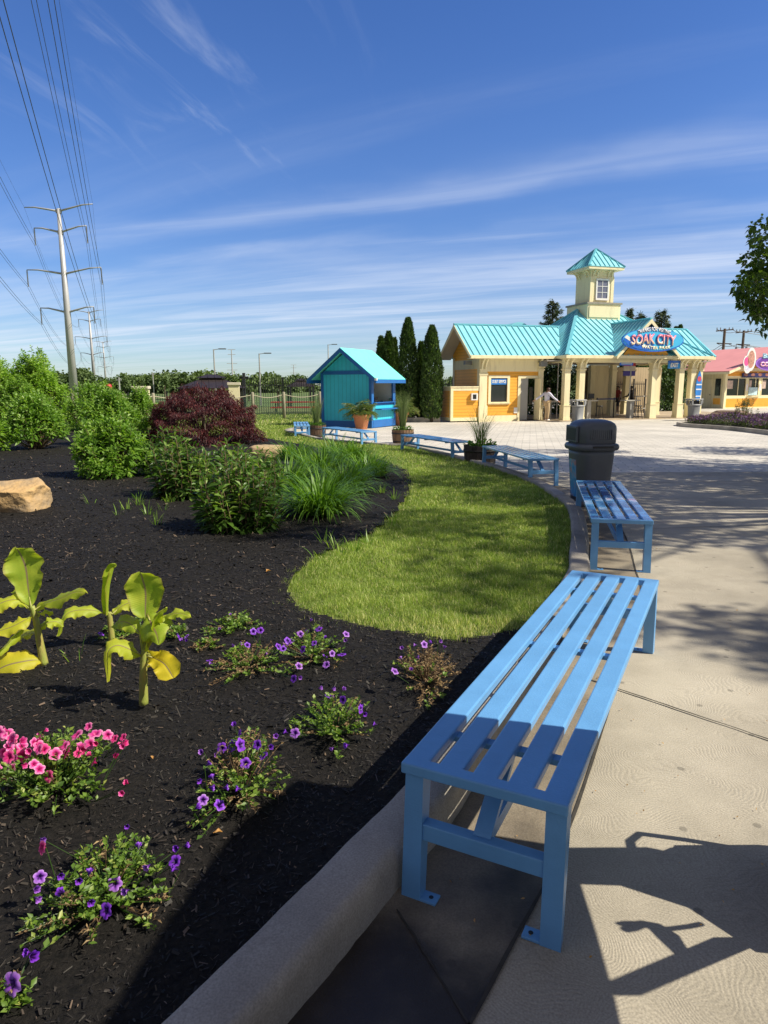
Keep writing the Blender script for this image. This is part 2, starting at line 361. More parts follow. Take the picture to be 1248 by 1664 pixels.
def concrete_mat(name, c1, c2, stain, swirl=True, wet=0.0, rough=0.8):
    m, nt, b = base_mat(name); L = nt.links.new
    tcn = node(nt, 'ShaderNodeTexCoord'); O = tcn.outputs['Object']
    n1 = node(nt, 'ShaderNodeTexNoise'); n1.inputs['Scale'].default_value = 0.9; n1.inputs['Detail'].default_value = 8; n1.inputs['Roughness'].default_value = .62; L(O, n1.inputs[0])
    cr = node(nt, 'ShaderNodeValToRGB'); L(n1.outputs[0], cr.inputs[0])
    e = cr.color_ramp.elements; e[0].position = .32; e[0].color = (*stain, 1); e[1].position = .62; e[1].color = (*c1, 1)
    k = e.new(.48); k.color = (*c2, 1)
    n2 = node(nt, 'ShaderNodeTexNoise'); n2.inputs['Scale'].default_value = 160; n2.inputs['Detail'].default_value = 3; L(O, n2.inputs[0])
    mr = node(nt, 'ShaderNodeMapRange'); L(n2.outputs[0], mr.inputs[0]); mr.inputs[1].default_value = .3; mr.inputs[2].default_value = .7; mr.inputs[3].default_value = .78; mr.inputs[4].default_value = 1.18
    mu = node(nt, 'ShaderNodeMix', data_type='RGBA', blend_type='MULTIPLY'); mu.inputs[0].default_value = 1; L(cr.outputs[0], mu.inputs[6]); L(mr.outputs[0], mu.inputs[7])
    b.inputs['Roughness'].default_value = rough
    hts = []
    if swirl:
        wob = node(nt, 'ShaderNodeTexNoise'); wob.inputs['Scale'].default_value = 1.6; L(O, wob.inputs[0])
        ad = node(nt, 'ShaderNodeVectorMath', operation='MULTIPLY_ADD'); L(wob.outputs['Color'], ad.inputs[0]); ad.inputs[1].default_value = (.9, .9, 0); L(O, ad.inputs[2])
        vo = node(nt, 'ShaderNodeTexVoronoi'); vo.inputs['Scale'].default_value = 1.35; vo.voronoi_dimensions = '2D'; L(ad.outputs[0], vo.inputs['Vector'])
        sc = node(nt, 'ShaderNodeMath', operation='MULTIPLY'); L(vo.outputs['Distance'], sc.inputs[0]); sc.inputs[1].default_value = 330
        n3 = node(nt, 'ShaderNodeTexNoise'); n3.inputs['Scale'].default_value = 9; n3.inputs['Detail'].default_value = 5; L(O, n3.inputs[0])
        a2 = node(nt, 'ShaderNodeMath', operation='MULTIPLY_ADD'); L(n3.outputs[0], a2.inputs[0]); a2.inputs[1].default_value = 22; L(sc.outputs[0], a2.inputs[2])
        si = node(nt, 'ShaderNodeMath', operation='SINE'); L(a2.outputs[0], si.inputs[0])
        pw = node(nt, 'ShaderNodeMapRange'); L(si.outputs[0], pw.inputs[0]); pw.inputs[1].default_value = -1; pw.inputs[2].default_value = 1
        bp = node(nt, 'ShaderNodeBump'); bp.inputs['Strength'].default_value = .22; bp.inputs['Distance'].default_value = .003; L(pw.outputs[0], bp.inputs['Height'])
        # grooves darken here and there
        dm = node(nt, 'ShaderNodeMapRange'); L(si.outputs[0], dm.inputs[0]); dm.inputs[1].default_value = -1; dm.inputs[2].default_value = -.2; dm.inputs[3].default_value = .80; dm.inputs[4].default_value = 1.0
        m2 = node(nt, 'ShaderNodeMix', data_type='RGBA', blend_type='MULTIPLY'); L(n3.outputs[0], m2.inputs[0]); L(mu.outputs[2], m2.inputs[6]); L(dm.outputs[0], m2.inputs[7])
        mu = m2
        n4 = bp
    else: n4 = None
    vg = node(nt, 'ShaderNodeTexVoronoi'); vg.inputs['Scale'].default_value = 2.3; vg.voronoi_dimensions = '2D'; vg.inputs['Randomness'].default_value = 1; L(O, vg.inputs['Vector'])
    sg_ = node(nt, 'ShaderNodeMapRange'); L(vg.outputs['Distance'], sg_.inputs[0]); sg_.inputs[1].default_value = .028; sg_.inputs[2].default_value = .040; sg_.inputs[3].default_value = .62; sg_.inputs[4].default_value = 1.0
    nb = node(nt, 'ShaderNodeTexNoise'); nb.inputs['Scale'].default_value = .33; nb.inputs['Detail'].default_value = 9; nb.inputs['Roughness'].default_value = .7; L(O, nb.inputs[0])
    sb_ = node(nt, 'ShaderNodeMapRange'); L(nb.outputs[0], sb_.inputs[0]); sb_.inputs[1].default_value = .40; sb_.inputs[2].default_value = .56; sb_.inputs[3].default_value = .80; sb_.inputs[4].default_value = 1.06
    mm_ = node(nt, 'ShaderNodeMath', operation='MULTIPLY'); L(sg_.outputs[0], mm_.inputs[0]); L(sb_.outputs[0], mm_.inputs[1])
    m3 = node(nt, 'ShaderNodeMix', data_type='RGBA', blend_type='MULTIPLY'); m3.inputs[0].default_value = 1; L(mu.outputs[2], m3.inputs[6]); L(mm_.outputs[0], m3.inputs[7]); mu = m3
    b2 = node(nt, 'ShaderNodeBump'); b2.inputs['Strength'].default_value = .35; b2.inputs['Distance'].default_value = .004; L(n2.outputs[0], b2.inputs['Height'])
    if n4: L(n4.outputs[0], b2.inputs['Normal'])
    L(b2.outputs[0], b.inputs['Normal']); L(mu.outputs[2], b.inputs['Base Color'])
    MATS[name] = m; return m
M_conc = concrete_mat('walk_concrete', (.455, .41, .325), (.385, .345, .27), (.295, .265, .205))
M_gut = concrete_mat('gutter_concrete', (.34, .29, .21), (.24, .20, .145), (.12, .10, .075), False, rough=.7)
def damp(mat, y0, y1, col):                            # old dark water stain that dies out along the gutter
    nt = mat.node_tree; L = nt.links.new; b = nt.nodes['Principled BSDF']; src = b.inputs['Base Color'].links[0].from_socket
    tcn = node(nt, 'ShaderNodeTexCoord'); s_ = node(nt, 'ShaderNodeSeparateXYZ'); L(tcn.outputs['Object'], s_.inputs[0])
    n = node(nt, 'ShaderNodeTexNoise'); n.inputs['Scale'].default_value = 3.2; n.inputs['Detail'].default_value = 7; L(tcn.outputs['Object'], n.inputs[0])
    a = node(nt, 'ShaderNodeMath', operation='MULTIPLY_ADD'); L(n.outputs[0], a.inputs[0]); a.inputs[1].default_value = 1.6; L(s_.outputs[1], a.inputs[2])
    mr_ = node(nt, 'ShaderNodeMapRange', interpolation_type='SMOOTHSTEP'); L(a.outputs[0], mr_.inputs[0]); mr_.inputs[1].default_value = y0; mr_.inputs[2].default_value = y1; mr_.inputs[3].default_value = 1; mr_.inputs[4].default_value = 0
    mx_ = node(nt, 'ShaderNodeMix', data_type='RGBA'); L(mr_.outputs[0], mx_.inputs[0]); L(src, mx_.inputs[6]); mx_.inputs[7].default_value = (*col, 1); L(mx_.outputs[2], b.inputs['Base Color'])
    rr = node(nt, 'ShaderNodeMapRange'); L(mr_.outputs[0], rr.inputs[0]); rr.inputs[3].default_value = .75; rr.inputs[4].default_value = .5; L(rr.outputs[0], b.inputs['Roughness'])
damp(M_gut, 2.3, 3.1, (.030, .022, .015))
M_curb = concrete_mat('curb_concrete', (.44, .40, .335), (.34, .31, .26), (.20, .185, .155), False)
def paver_mat():
    m, nt, b = base_mat('plaza_pavers'); L = nt.links.new
    tcn = node(nt, 'ShaderNodeTexCoord'); mp = node(nt, 'ShaderNodeMapping'); mp.inputs['Rotation'].default_value = (0, 0, R(12)); L(tcn.outputs['Object'], mp.inputs[0])
    br = node(nt, 'ShaderNodeTexBrick'); L(mp.outputs[0], br.inputs['Vector']); br.inputs['Scale'].default_value = 1.0
    br.inputs['Brick Width'].default_value = .44; br.inputs['Row Height'].default_value = .22; br.inputs['Mortar Size'].default_value = .010; br.inputs['Bias'].default_value = 0.0
    br.inputs['Color1'].default_value = (.66, .62, .55, 1); br.inputs['Color2'].default_value = (.54, .51, .45, 1); br.inputs['Mortar'].default_value = (.32, .30, .26, 1)
    n = node(nt, 'ShaderNodeTexNoise'); n.inputs['Scale'].default_value = .5; n.inputs['Detail'].default_value = 8; L(tcn.outputs['Object'], n.inputs[0])
    mr = node(nt, 'ShaderNodeMapRange'); L(n.outputs[0], mr.inputs[0]); mr.inputs[1].default_value = .3; mr.inputs[2].default_value = .7; mr.inputs[3].default_value = .82; mr.inputs[4].default_value = 1.1
    mu = node(nt, 'ShaderNodeMix', data_type='RGBA', blend_type='MULTIPLY'); mu.inputs[0].default_value = 1; L(br.outputs[0], mu.inputs[6]); L(mr.outputs[0], mu.inputs[7])
    L(mu.outputs[2], b.inputs['Base Color']); b.inputs['Roughness'].default_value = .75
    bp = node(nt, 'ShaderNodeBump'); bp.inputs['Strength'].default_value = .4; bp.inputs['Distance'].default_value = .006; bp.invert = True; L(br.outputs['Fac'], bp.inputs['Height']); L(bp.outputs[0], b.inputs['Normal'])
    MATS['plaza_pavers'] = m; return m
M_pav = paver_mat()

def strip_sheet(name, ys, xl, xr, zoff, mat, nx=2):
    V = []; F = []
    for y, a, c in zip(ys, xl, xr):
        for i in range(nx): V.append((a + (c - a) * i / (nx - 1), y, gz(y) + zoff))
    for j in range(len(ys) - 1):
        for i in range(nx - 1):
            a = j * nx + i; F.append((a, a + 1, a + nx + 1, a + nx))
    return npmesh(name, V, F, mat)
ysx = np.r_[-4, -2, np.arange(-1, 9, .5), 9, np.arange(10, 36, 1), 35, 60.0, 90]
ysx = np.unique(ysx)
M_field = P('far_grass', (0.10, 0.15, 0.035), 0.9, .3, .05, .5, 6, dist=.1)
gr = npmesh('ground', [(-3000, -200, -.60), (3000, -200, -.60), (3000, 4000, -.60), (-3000, 4000, -.60)], [(0, 1, 2, 3)], M_field); tag(gr, kind='structure')
near = ysx[ysx <= 13.0]; far = ysx[ysx >= 13.0]
w = strip_sheet('walkway', near, np.full(len(near), -4.0), np.full(len(near), 40.0), 0, M_conc); tag(w, kind='structure')
w = strip_sheet('plaza', far, np.full(len(far), -4.0), np.full(len(far), 70.0), 0, M_pav); tag(w, kind='structure')
# gutter strip along the curb
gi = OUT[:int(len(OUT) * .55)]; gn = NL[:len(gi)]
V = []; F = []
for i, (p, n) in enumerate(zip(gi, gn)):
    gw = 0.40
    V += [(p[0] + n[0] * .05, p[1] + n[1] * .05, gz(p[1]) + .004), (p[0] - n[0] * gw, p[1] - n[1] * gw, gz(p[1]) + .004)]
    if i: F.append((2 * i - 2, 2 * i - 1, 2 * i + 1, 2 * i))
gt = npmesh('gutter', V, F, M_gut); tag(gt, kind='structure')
M_joint = P('joint_dirt', (.045, .04, .033), .95, .4, 20)
mb = MB()
def ribbon(mb, pts, w, z):
    pts = [Vector((p[0], p[1], 0)) for p in pts]; vs = []; fs = []
    for i, p in enumerate(pts):
        d = (pts[min(i + 1, len(pts) - 1)] - pts[max(i - 1, 0)]).normalized(); n = Vector((-d.y, d.x, 0)); ww = w * random.uniform(.7, 1.3) / 2
        for s in (1, -1):
            q = p + n * ww * s; vs.append((q.x, q.y, gz(q.y) + z))
        if i: fs.append((2 * i - 2, 2 * i - 1, 2 * i + 1, 2 * i))
    mb.add(vs, fs)
ribbon(mb, [(p[0] - n[0] * .40, p[1] - n[1] * .40) for p, n in zip(gi, gn)], .012, .008)
def line(a, b, n=40): return [(a[0] + (b[0] - a[0]) * i / n + random.gauss(0, .0015), a[1] + (b[1] - a[1]) * i / n + random.gauss(0, .0015)) for i in range(n + 1)]
a, b_ = G(1000, 1120), G(1248, 1203); d = (b_[0] - a[0], b_[1] - a[1])
ribbon(mb, line((a[0] - d[0] * .25, a[1] - d[1] * .25), (a[0] + d[0] * 9, a[1] + d[1] * 9), 120), .010, .008)
a, b_ = G(645, 1480), G(735, 1625); ribbon(mb, line(a, (a[0] + (b_[0] - a[0]) * 1.3, a[1] + (b_[1] - a[1]) * 1.3), 20), .006, .008)
for y in (7.6, 11.2): ribbon(mb, line((3.0, y), (30, y + 3.5), 60), .011, .008)
jt = mb.build('pavement_joints', M_joint, recalc=False); tag(jt, kind='structure')

# curb
prof = [(0.0, -.02), (0.0, .10), (.004, .125), (.016, .143), (.03, .15), (.145, .152), (.16, .148), (.17, .135), (.17, -.02)]
V = []; F = []; k = len(prof)
from mathutils import noise as mnoise
rows = np.arange(len(OUT))
P3 = interp_path(outer, 900); t3 = np.gradient(P3, axis=0); t3 /= np.linalg.norm(t3, axis=1)[:, None]; N3 = np.c_[-t3[:, 1], t3[:, 0]]
for i, (p, n) in enumerate(zip(P3, N3)):
    sag = -.018 if i in (150, 300, 430, 560, 700) else 0
    for o_, z in prof:
        q = p + n * o_; nz = mnoise.noise(Vector((q[0] * 5, q[1] * 5, z * 9))) * .006 + mnoise.noise(Vector((q[0] * 22, q[1] * 22, z * 30))) * .0035
        if sag: o2 = o_ + (.012 if o_ < .05 else -.012 if o_ > .14 else 0); q = p + n * o2
        V.append((q[0] - n[0] * nz, q[1] - n[1] * nz, gz(q[1]) + z + (nz * .5 if z > .12 else 0) + (sag if z > .12 else 0)))
    if i:
        for j in range(k - 1): a = (i - 1) * k + j; F.append((a, a + 1, a + 1 + k, a + k))
cu = npmesh('curb', V, F, M_curb, smooth=True); tag(cu, kind='structure')

# lawn sheet and mulch bed
M_lawn = P('lawn_soil', (.15, .19, .035), .95, .35, 1.2, .8, 60, dist=.02, col2=(.09, .10, .035))
ly = np.r_[-8, -4, np.arange(-1.5, 30.8, .2), 31]
lx = curb_x(ly, OUT + NL * .09)
lawn = strip_sheet('lawn', ly, np.full(len(ly), -60.0), lx, .085, M_lawn, 4); tag(lawn, kind='structure')
ly2 = np.array([31, 33, 35, 60.0]); l2 = strip_sheet('lawn', ly2, np.full(4, -60.0), np.array([-3.0, -1.0, 1.0, 3.0]), .083, M_lawn, 4); tag(l2, kind='structure')
edge_px = ((860, 1000), (790, 1030), (735, 1037), (680, 1032), (620, 1024), (560, 1010), (520, 1001), (483, 988), (468, 962), (476, 938), (515, 905), (560, 885), (605, 866), (640, 835), (665, 803), (673, 783), (662, 763), (620, 748), (545, 733), (480, 722), (424, 712), (400, 700))
bed = [G(*p, .1)[:2] for p in edge_px]
bed = [(-12, -3)] + [(x, y) for x, y in (OUT + NL * .10)[(OUT[:, 1] < 4.05) & (OUT[:, 1] > -1.5)][::4]] + [(1.08, 4.25)] + bed[1:] + [(-5.6, 21.5), (-7.5, 25), (-12, 27.5), (-30, 28), (-30, -3)]
BED = np.array(bed)
def inside(x, y, poly=BED):
    r = np.zeros(x.shape, bool); n = len(poly); j = n - 1
    for i in range(n):
        xi, yi = poly[i]; xj, yj = poly[j]
        c = ((yi > y) != (yj > y)) & (x < (xj - xi) * (y - yi) / (yj - yi + 1e-12) + xi); r ^= c; j = i
    return r
def bump2(x, y):
    return (np.sin(x * 7.1 + 1.3 * np.sin(y * 5.3)) * np.sin(y * 6.3 + 1.7 * np.sin(x * 4.1)) * .008 + np.sin(x * 23 + y * 7) * np.sin(y * 29 - x * 5) * .004
            + .02 * np.sin(x * 1.1 + .5) * np.sin(y * .9))
def bed_z(x, y): return gzv(y) + .108 + bump2(x, y) + .05 * np.clip((-x - 1) / 5, 0, 1)
def mulch_mat():
    m, nt, b = base_mat('black_mulch'); L = nt.links.new
    tcn = node(nt, 'ShaderNodeTexCoord'); O = tcn.outputs['Object']
    n = node(nt, 'ShaderNodeTexNoise'); n.inputs['Scale'].default_value = 42; n.inputs['Detail'].default_value = 8; n.inputs['Roughness'].default_value = .7; n.inputs['Distortion'].default_value = .8; L(O, n.inputs[0])
    cr = node(nt, 'ShaderNodeValToRGB'); L(n.outputs[0], cr.inputs[0]); e = cr.color_ramp.elements
    e[0].position = .35; e[0].color = (.004, .004, .004, 1); e[1].position = .75; e[1].color = (.030, .026, .022, 1)
    L(cr.outputs[0], b.inputs['Base Color']); b.inputs['Roughness'].default_value = .85; b.inputs['Specular IOR Level'].default_value = .2
    bp = node(nt, 'ShaderNodeBump'); bp.inputs['Strength'].default_value = 1; bp.inputs['Distance'].default_value = .02; L(n.outputs[0], bp.inputs['Height']); L(bp.outputs[0], b.inputs['Normal'])
    MATS['black_mulch'] = m; return m
M_mulch = mulch_mat()
VV = []; FF = []; base = 0
for (x0, x1, y0, y1, res) in ((-5.0, 1.5, -1.0, 6.0, .035), (-9, 1.0, 6.0, 16.0, .09), (-26, -9, -1, 16, .4), (-9, -5, -1, 6.0, .2), (-26, 1, 16, 28, .15)):
    xs = np.arange(x0, x1 + res * .5, res); ys = np.arange(y0, y1 + res * .5, res); X, Y = np.meshgrid(xs, ys)
    Z = bed_z(X, Y); idx = np.arange(X.size).reshape(X.shape)
    cx = (X[:-1, :-1] + X[1:, 1:]) / 2; cy = (Y[:-1, :-1] + Y[1:, 1:]) / 2; k = inside(cx, cy)
    f = np.stack([idx[:-1, :-1], idx[:-1, 1:], idx[1:, 1:], idx[1:, :-1]], -1)[k]
    VV.append(np.c_[X.ravel(), Y.ravel(), Z.ravel()]); FF.append(f + base); base += X.size
mu = npmesh('mulch_bed', np.vstack(VV), np.vstack(FF), M_mulch, smooth=True); tag(mu, kind='structure')
# loose wood chips
def scatter(x0, x1, y0, y1, n):
    return rng.uniform(x0, x1, n), rng.uniform(y0, y1, n)
def rotz(v, a):
    c, s = np.cos(a), np.sin(a); return np.stack([v[..., 0] * c - v[..., 1] * s, v[..., 0] * s + v[..., 1] * c, v[..., 2]], -1)
M_chip = leafmat('mulch_chips', (.006, .006, .005), (.040, .034, .028), (.14, .10, .07), .6, 0.0, spec=.3)
CV, CF, CR = [], [], []; base = 0
for (x0, x1, y0, y1, n, sc) in ((-2.6, 1.0, 1.2, 2.6, 15000, .8), (-3.2, 1.2, 2.6, 4.6, 21000, 1.0), (-4.5, .6, 4.6, 7.5, 20000, 1.3), (-8, .6, 7.5, 14, 17000, 1.9), (-14, 0, 14, 26, 6000, 3)):
    x, y = scatter(x0, x1, y0, y1, n); k = inside(x, y); x = x[k]; y = y[k]; n = len(x)
    Ln = rng.uniform(.005, .019, n) * sc * rng.choice([1, 1, 1.7], n); Wd = Ln * rng.uniform(.12, .4, n); lg = rng.random(n) < .06; Ln = np.where(lg, Ln * 2.6, Ln); Wd = np.where(lg, Wd * .55, Wd)
    a = rng.uniform(0, 2 * np.pi, n); til = np.clip(rng.normal(0, .32, n), -.8, .8); rol = np.clip(rng.normal(0, .4, n), -.9, .9)
    loc = np.array([(-1, -1, 0), (1, -.8, 0), (1.1, .7, .0), (-.9, 1, 0)], float)[None].repeat(n, 0)
    q = loc * np.stack([Ln, Wd, Wd], -1)[:, None] * .5
    q[..., 2] += q[..., 0] * np.tan(til)[:, None] + q[..., 1] * np.tan(rol)[:, None]
    q = rotz(q, a[:, None]); q[..., 0] += x[:, None]; q[..., 1] += y[:, None]
    q[..., 2] += (bed_z(x, y) + rng.uniform(.001, .012, n) * sc ** .5)[:, None]
    CV.append(q.reshape(-1, 3)); CF.append(np.arange(n * 4).reshape(n, 4) + base); base += n * 4
    r = np.clip(rng.beta(1.6, 3.6, n) + .16 * np.sin(x * 1.9 + 1.4 * np.sin(y * 1.3)) * np.sin(y * 2.3), 0, .95); r[rng.random(n) < .03] = 1; CR.append(r.repeat(4))
n = 420; ii = rng.integers(40, 200, n); oo = np.r_[rng.uniform(.10, .17, 300), rng.uniform(-.35, .08, 120)]; x = OUT[ii, 0] + NL[ii, 0] * oo + rng.normal(0, .02, n); y = OUT[ii, 1] + NL[ii, 1] * oo + rng.normal(0, .02, n)
Ln = rng.uniform(.004, .014, n); Wd = Ln * rng.uniform(.2, .5, n); q = np.array([(-1, -1, 0), (1, -.8, 0), (1.1, .7, .3), (-.9, 1, .2)], float)[None].repeat(n, 0) * np.stack([Ln, Wd, Wd], -1)[:, None] * .5; q = rotz(q, rng.uniform(0, 6.28, n)[:, None]); q[..., 0] += x[:, None]; q[..., 1] += y[:, None]; q[..., 2] += (gzv(y) + np.where(oo > 0.02, .155, .008))[:, None]
CV.append(q.reshape(-1, 3)); CF.append(np.arange(n * 4).reshape(n, 4) + base); CR.append(rng.uniform(.1, .8, n).repeat(4))
ch = npmesh('mulch_chips', np.vstack(CV), np.vstack(CF), M_chip, rnd=np.concatenate(CR)); tag(ch, 'loose black wood mulch chips covering the planting bed', 'mulch', kind='stuff')

# grass blades
def blades(x, y, z, h, w, lean, name_r=None, seg=2):
    n = len(x); a = rng.uniform(0, 2 * np.pi, n); d = rng.uniform(0, 2 * np.pi, n)
    sx, sy = np.cos(a) * w / 2, np.sin(a) * w / 2; lx, ly = np.cos(d) * lean * h, np.sin(d) * lean * h
    V = np.zeros((n, 5, 3)); m = .55
    V[:, 0] = np.c_[x - sx, y - sy, z]; V[:, 1] = np.c_[x + sx, y + sy, z]
    V[:, 2] = np.c_[x - sx * .8 + lx * .3, y - sy * .8 + ly * .3, z + h * m]; V[:, 3] = np.c_[x + sx * .8 + lx * .3, y + sy * .8 + ly * .3, z + h * m]
    V[:, 4] = np.c_[x + lx, y + ly, z + h * (1 - .35 * lean)]
    b = np.arange(n)[:, None] * 5
    F = np.concatenate([b + [0, 1, 3], b + [0, 3, 2], b + [2, 3, 4]], 0)
    return V.reshape(-1, 3), F
M_grass = leafmat('lawn_grass', (.16, .245, .045), (.37, .48, .10), (.78, .70, .38), .5, .45, (1.3, 1.4, .7))
GV, GF, GR = [], [], []; base = 0
for (x0, x1, y0, y1, n, hh, ww, z0) in ((-1.0, 1.6, 3.85, 5.6, 85000, .040, .0030, 0), (-1.0, 2.3, 5.6, 8.5, 95000, .042, .0042, 0), (-.8, 2.4, 8.5, 13, 70000, .045, .007, 0),
                                   (-5.5, 2.3, 13, 20, 60000, .05, .012, 0), (-9, -1, 20, 31, 40000, .06, .022, 0), (-24, -2, 28, 44, 20000, .09, .04, 0)):
    x, y = scatter(x0, x1, y0, y1, n)
    wob = .035 * np.sin(x * 31) * np.sin(y * 37) + .03 * np.sin(x * 11 + y * 9) + rng.normal(0, .045, n)
    k = ~inside(x + wob, y + wob) & ((x < curb_x(y) - .005) | (y > 31)); x = x[k]; y = y[k]; n = len(x)
    cl = np.sin(x * 9 + 2 * np.sin(y * 6)) * np.sin(y * 8 + 2 * np.sin(x * 5))
    h = hh * rng.uniform(.45, 1.5, n) * (1 + .4 * cl); lean = rng.uniform(.05, .9, n)
    v, f = blades(x, y, gzv(y) + .083, h, ww * rng.uniform(.7, 1.4, n), lean)
    GV.append(v); GF.append(f + base); base += len(v)
    r = np.clip(.30 + .16 * cl + .12 * np.sin(x * 2.1 + y * 1.7) * np.sin(y * 2.9 - x) + rng.normal(0, .19, n), 0, .75); dry = rng.random(n) < (.13 + .3 * np.exp(-((y - 4.1) / .25) ** 2)); r[dry] = rng.uniform(.8, 1, dry.sum())
    GR.append(r.repeat(5))
gg = npmesh('lawn_grass', np.vstack(GV), np.vstack(GF), M_grass, rnd=np.concatenate(GR)); tag(gg, 'mown green lawn with some dry blades along its curved edge', 'grass', kind='stuff')

# ================================================================== BENCHES
BW, BL, BH = .518, 2.52, .46
def make_bench(wrap=None):
    t = thing('park_bench', '', 'bench')
    def slat(i):
        sw = .0785; gap = (BW - 5 * sw) / 4; x0 = i * (sw + gap); return x0, x0 + sw
    for i in range(5):
        x0, x1 = slat(i); m = MB(); e0, e1 = .045, BL - .045
        r = .006
        pr = [(x0, -.030), (x0, -r), (x0 + r * .3, -r * .3), (x0 + r, 0), (x1 - r, 0), (x1 - r * .3, -r * .3), (x1, -r), (x1, -.030), (x1 - .004, -.030), (x1 - .004, -.008), (x0 + .004, -.008), (x0 + .004, -.030)]
        n = len(pr); vs = [(x, e0, BH + z) for x, z in pr] + [(x, e1, BH + z) for x, z in pr]
        m.add(vs, [((j + 1) % n, j, n + j, n + (j + 1) % n) for j in range(n)])
        o = m.build('slat', wrap or M_blue, t)
    for y0, y1 in ((0, .05), (BL - .05, BL)):
        m = MB().bbox(0, BW, y0, y1, BH - .036, BH, .005); m.build('end_rail', M_blue, t)
    for e, s in ((0, 1), (1, -1)):
        Y = lambda d: d if e == 0 else BL - d                     # distance in from the end
        for x0, x1, sx in ((.012, .072, 1), (BW - .064, BW - .004, -1)):
            m = MB()
            xm = (x0 + x1) / 2
            m.add([(x0, Y(.012), BH - .036), (x1, Y(.012), BH - .036), (x1, Y(.075), BH - .036), (x0, Y(.075), BH - .036),
                   (x0 - (.004 if sx > 0 else -.002), Y(-.012), 0.0), (x1 - (.0 if sx > 0 else -.004), Y(-.012), 0.0), (x1, Y(.035), 0.0), (x0, Y(.035), 0.0)],
                  [(0, 1, 2, 3), (7, 6, 5, 4), (0, 4, 5, 1), (1, 5, 6, 2), (2, 6, 7, 3), (3, 7, 4, 0)])
            lg = m.build('leg', M_blue, t)
            m = MB(); a = x1 - .002 if sx > 0 else x0 + .002
            m.bbox(min(a, a + sx * .055), max(a, a + sx * .055), min(Y(-.012), Y(.035)), max(Y(-.012), Y(.035)), .001, .010, .002)
            ft = m.build('foot_tab', M_blue, lg)
            m = MB(); m.lathe([(.0075, .0101), (.0075, .0112)], 12, (a + sx * .032, Y(.012))); m.build('bolt_hole', M_black, ft)
        m = MB(); y0, y1 = sorted((Y(.008), Y(.052))); m.bbox(.070, BW - .062, y0, y1, .205, .262, .004); m.build('cross_bar', M_blue, t)
        m = MB(); m.bar((BW / 2, Y(.035), .255), (BW / 2, Y(.30), BH - .03), .055, .022); m.build('brace', M_blue, t)
    m = MB().bar((BW / 2, .05, .225), (BW / 2, BL - .05, .225), .022, .045); m.build('stretcher', M_blue, t)
    for y in (.30, BL / 2, BL - .30):
        m = MB().bbox(.01, BW - .01, y - .02, y + .02, BH - .052, BH - .031, .003); m.build('under_strap', M_blue, t)
    return t
bench0 = make_bench()
def wrap_mat(name, cols, scale, seed):
    m, nt, b = base_mat(name); L = nt.links.new
    tcn = node(nt, 'ShaderNodeTexCoord'); mp = node(nt, 'ShaderNodeMapping'); mp.inputs['Location'].default_value = (seed, seed, 0); mp.inputs['Scale'].default_value = (2.2, 1.6, 1); L(tcn.outputs['Object'], mp.inputs[0])
    n = node(nt, 'ShaderNodeTexNoise'); n.inputs['Scale'].default_value = scale; n.inputs['Detail'].default_value = 4; n.inputs['Distortion'].default_value = 1.5; L(mp.outputs[0], n.inputs[0])
    cr = node(nt, 'ShaderNodeValToRGB'); L(n.outputs[0], cr.inputs[0]); e = cr.color_ramp.elements
    e[0].position = .3; e[0].color = (*cols[0], 1); e[1].position = .72; e[1].color = (*cols[-1], 1)
    for i, c in enumerate(cols[1:-1]): k = e.new(.3 + .42 * (i + 1) / (len(cols) - 1)); k.color = (*c, 1)
    L(cr.outputs[0], b.inputs['Base Color']); b.inputs['Roughness'].default_value = .22; b.inputs['Coat Weight'].default_value = .4; b.inputs['Coat Roughness'].default_value = .08
    return m
M_wrap = wrap_mat('printed_wrap', [(.03, .10, .33), (.05, .20, .55), (.10, .36, .72), (.42, .58, .80), (.62, .22, .34)], 1.1, 3.3)
M_wrap2 = wrap_mat('printed_wrap_far', [(.04, .12, .36), (.08, .26, .60), (.12, .36, .70), (.66, .36, .26)], 1.6, 8.3)
bench1 = make_bench(M_wrap)
bg_ = 'blue slatted benches along the curb'
def set_bench(o, nl, nr, fl=None, label='', ang=None):
    nl = np.array(nl[:2])
    if ang is None: d = np.array(fl[:2]) - nl; ang = math.atan2(d[1], d[0]) - math.pi / 2
    o.rotation_euler.z = ang; o.location = (nl[0], nl[1], gz(nl[1] + .7) + .001); tag(o, label, 'bench', bg_)
set_bench(bench0, (.048, 1.966), (.51, 1.73), label='plain light blue slatted bench nearest the camera, partly in shadow', ang=-.470)
b1 = bench1; set_bench(b1, (1.812, 5.893), (2.28, 5.69), ang=-math.atan2(.49, 2.2), label='blue bench with a printed blue and pink seat beside the dome-lidded bin')
b2 = copy_tree(bench1)
TT = [G(863, 745.5, .46), G(913.6, 746, .46), G(800, 726.6, .46)]
set_bench(b2, (2.345, 11.05), TT[1], ang=math.atan2(.36, 2.2), label='blue bench standing between the dome-lidded bin and the darkest barrel planter')
b3 = copy_tree(bench0); set_bench(b3, (1.48, 14.95), None, ang=math.atan2(1.02, 2.2), label='blue bench with an orange patch on its seat between two barrel planters')
b4 = copy_tree(bench0); set_bench(b4, (-.63, 19.0), None, ang=math.atan2(1.22, 2.1), label='blue bench in front of the terracotta pot beside the teal kiosk')
b5 = copy_tree(bench0); set_bench(b5, (-2.93, 22.6), None, ang=math.atan2(.30, 2.2), label='farthest and leftmost blue bench, seen end-on beside a barrel planter')
for o in b3.children:
    if o.name.startswith('slat'): o.data = o.data.copy(); o.data.materials[0] = M_wrap2

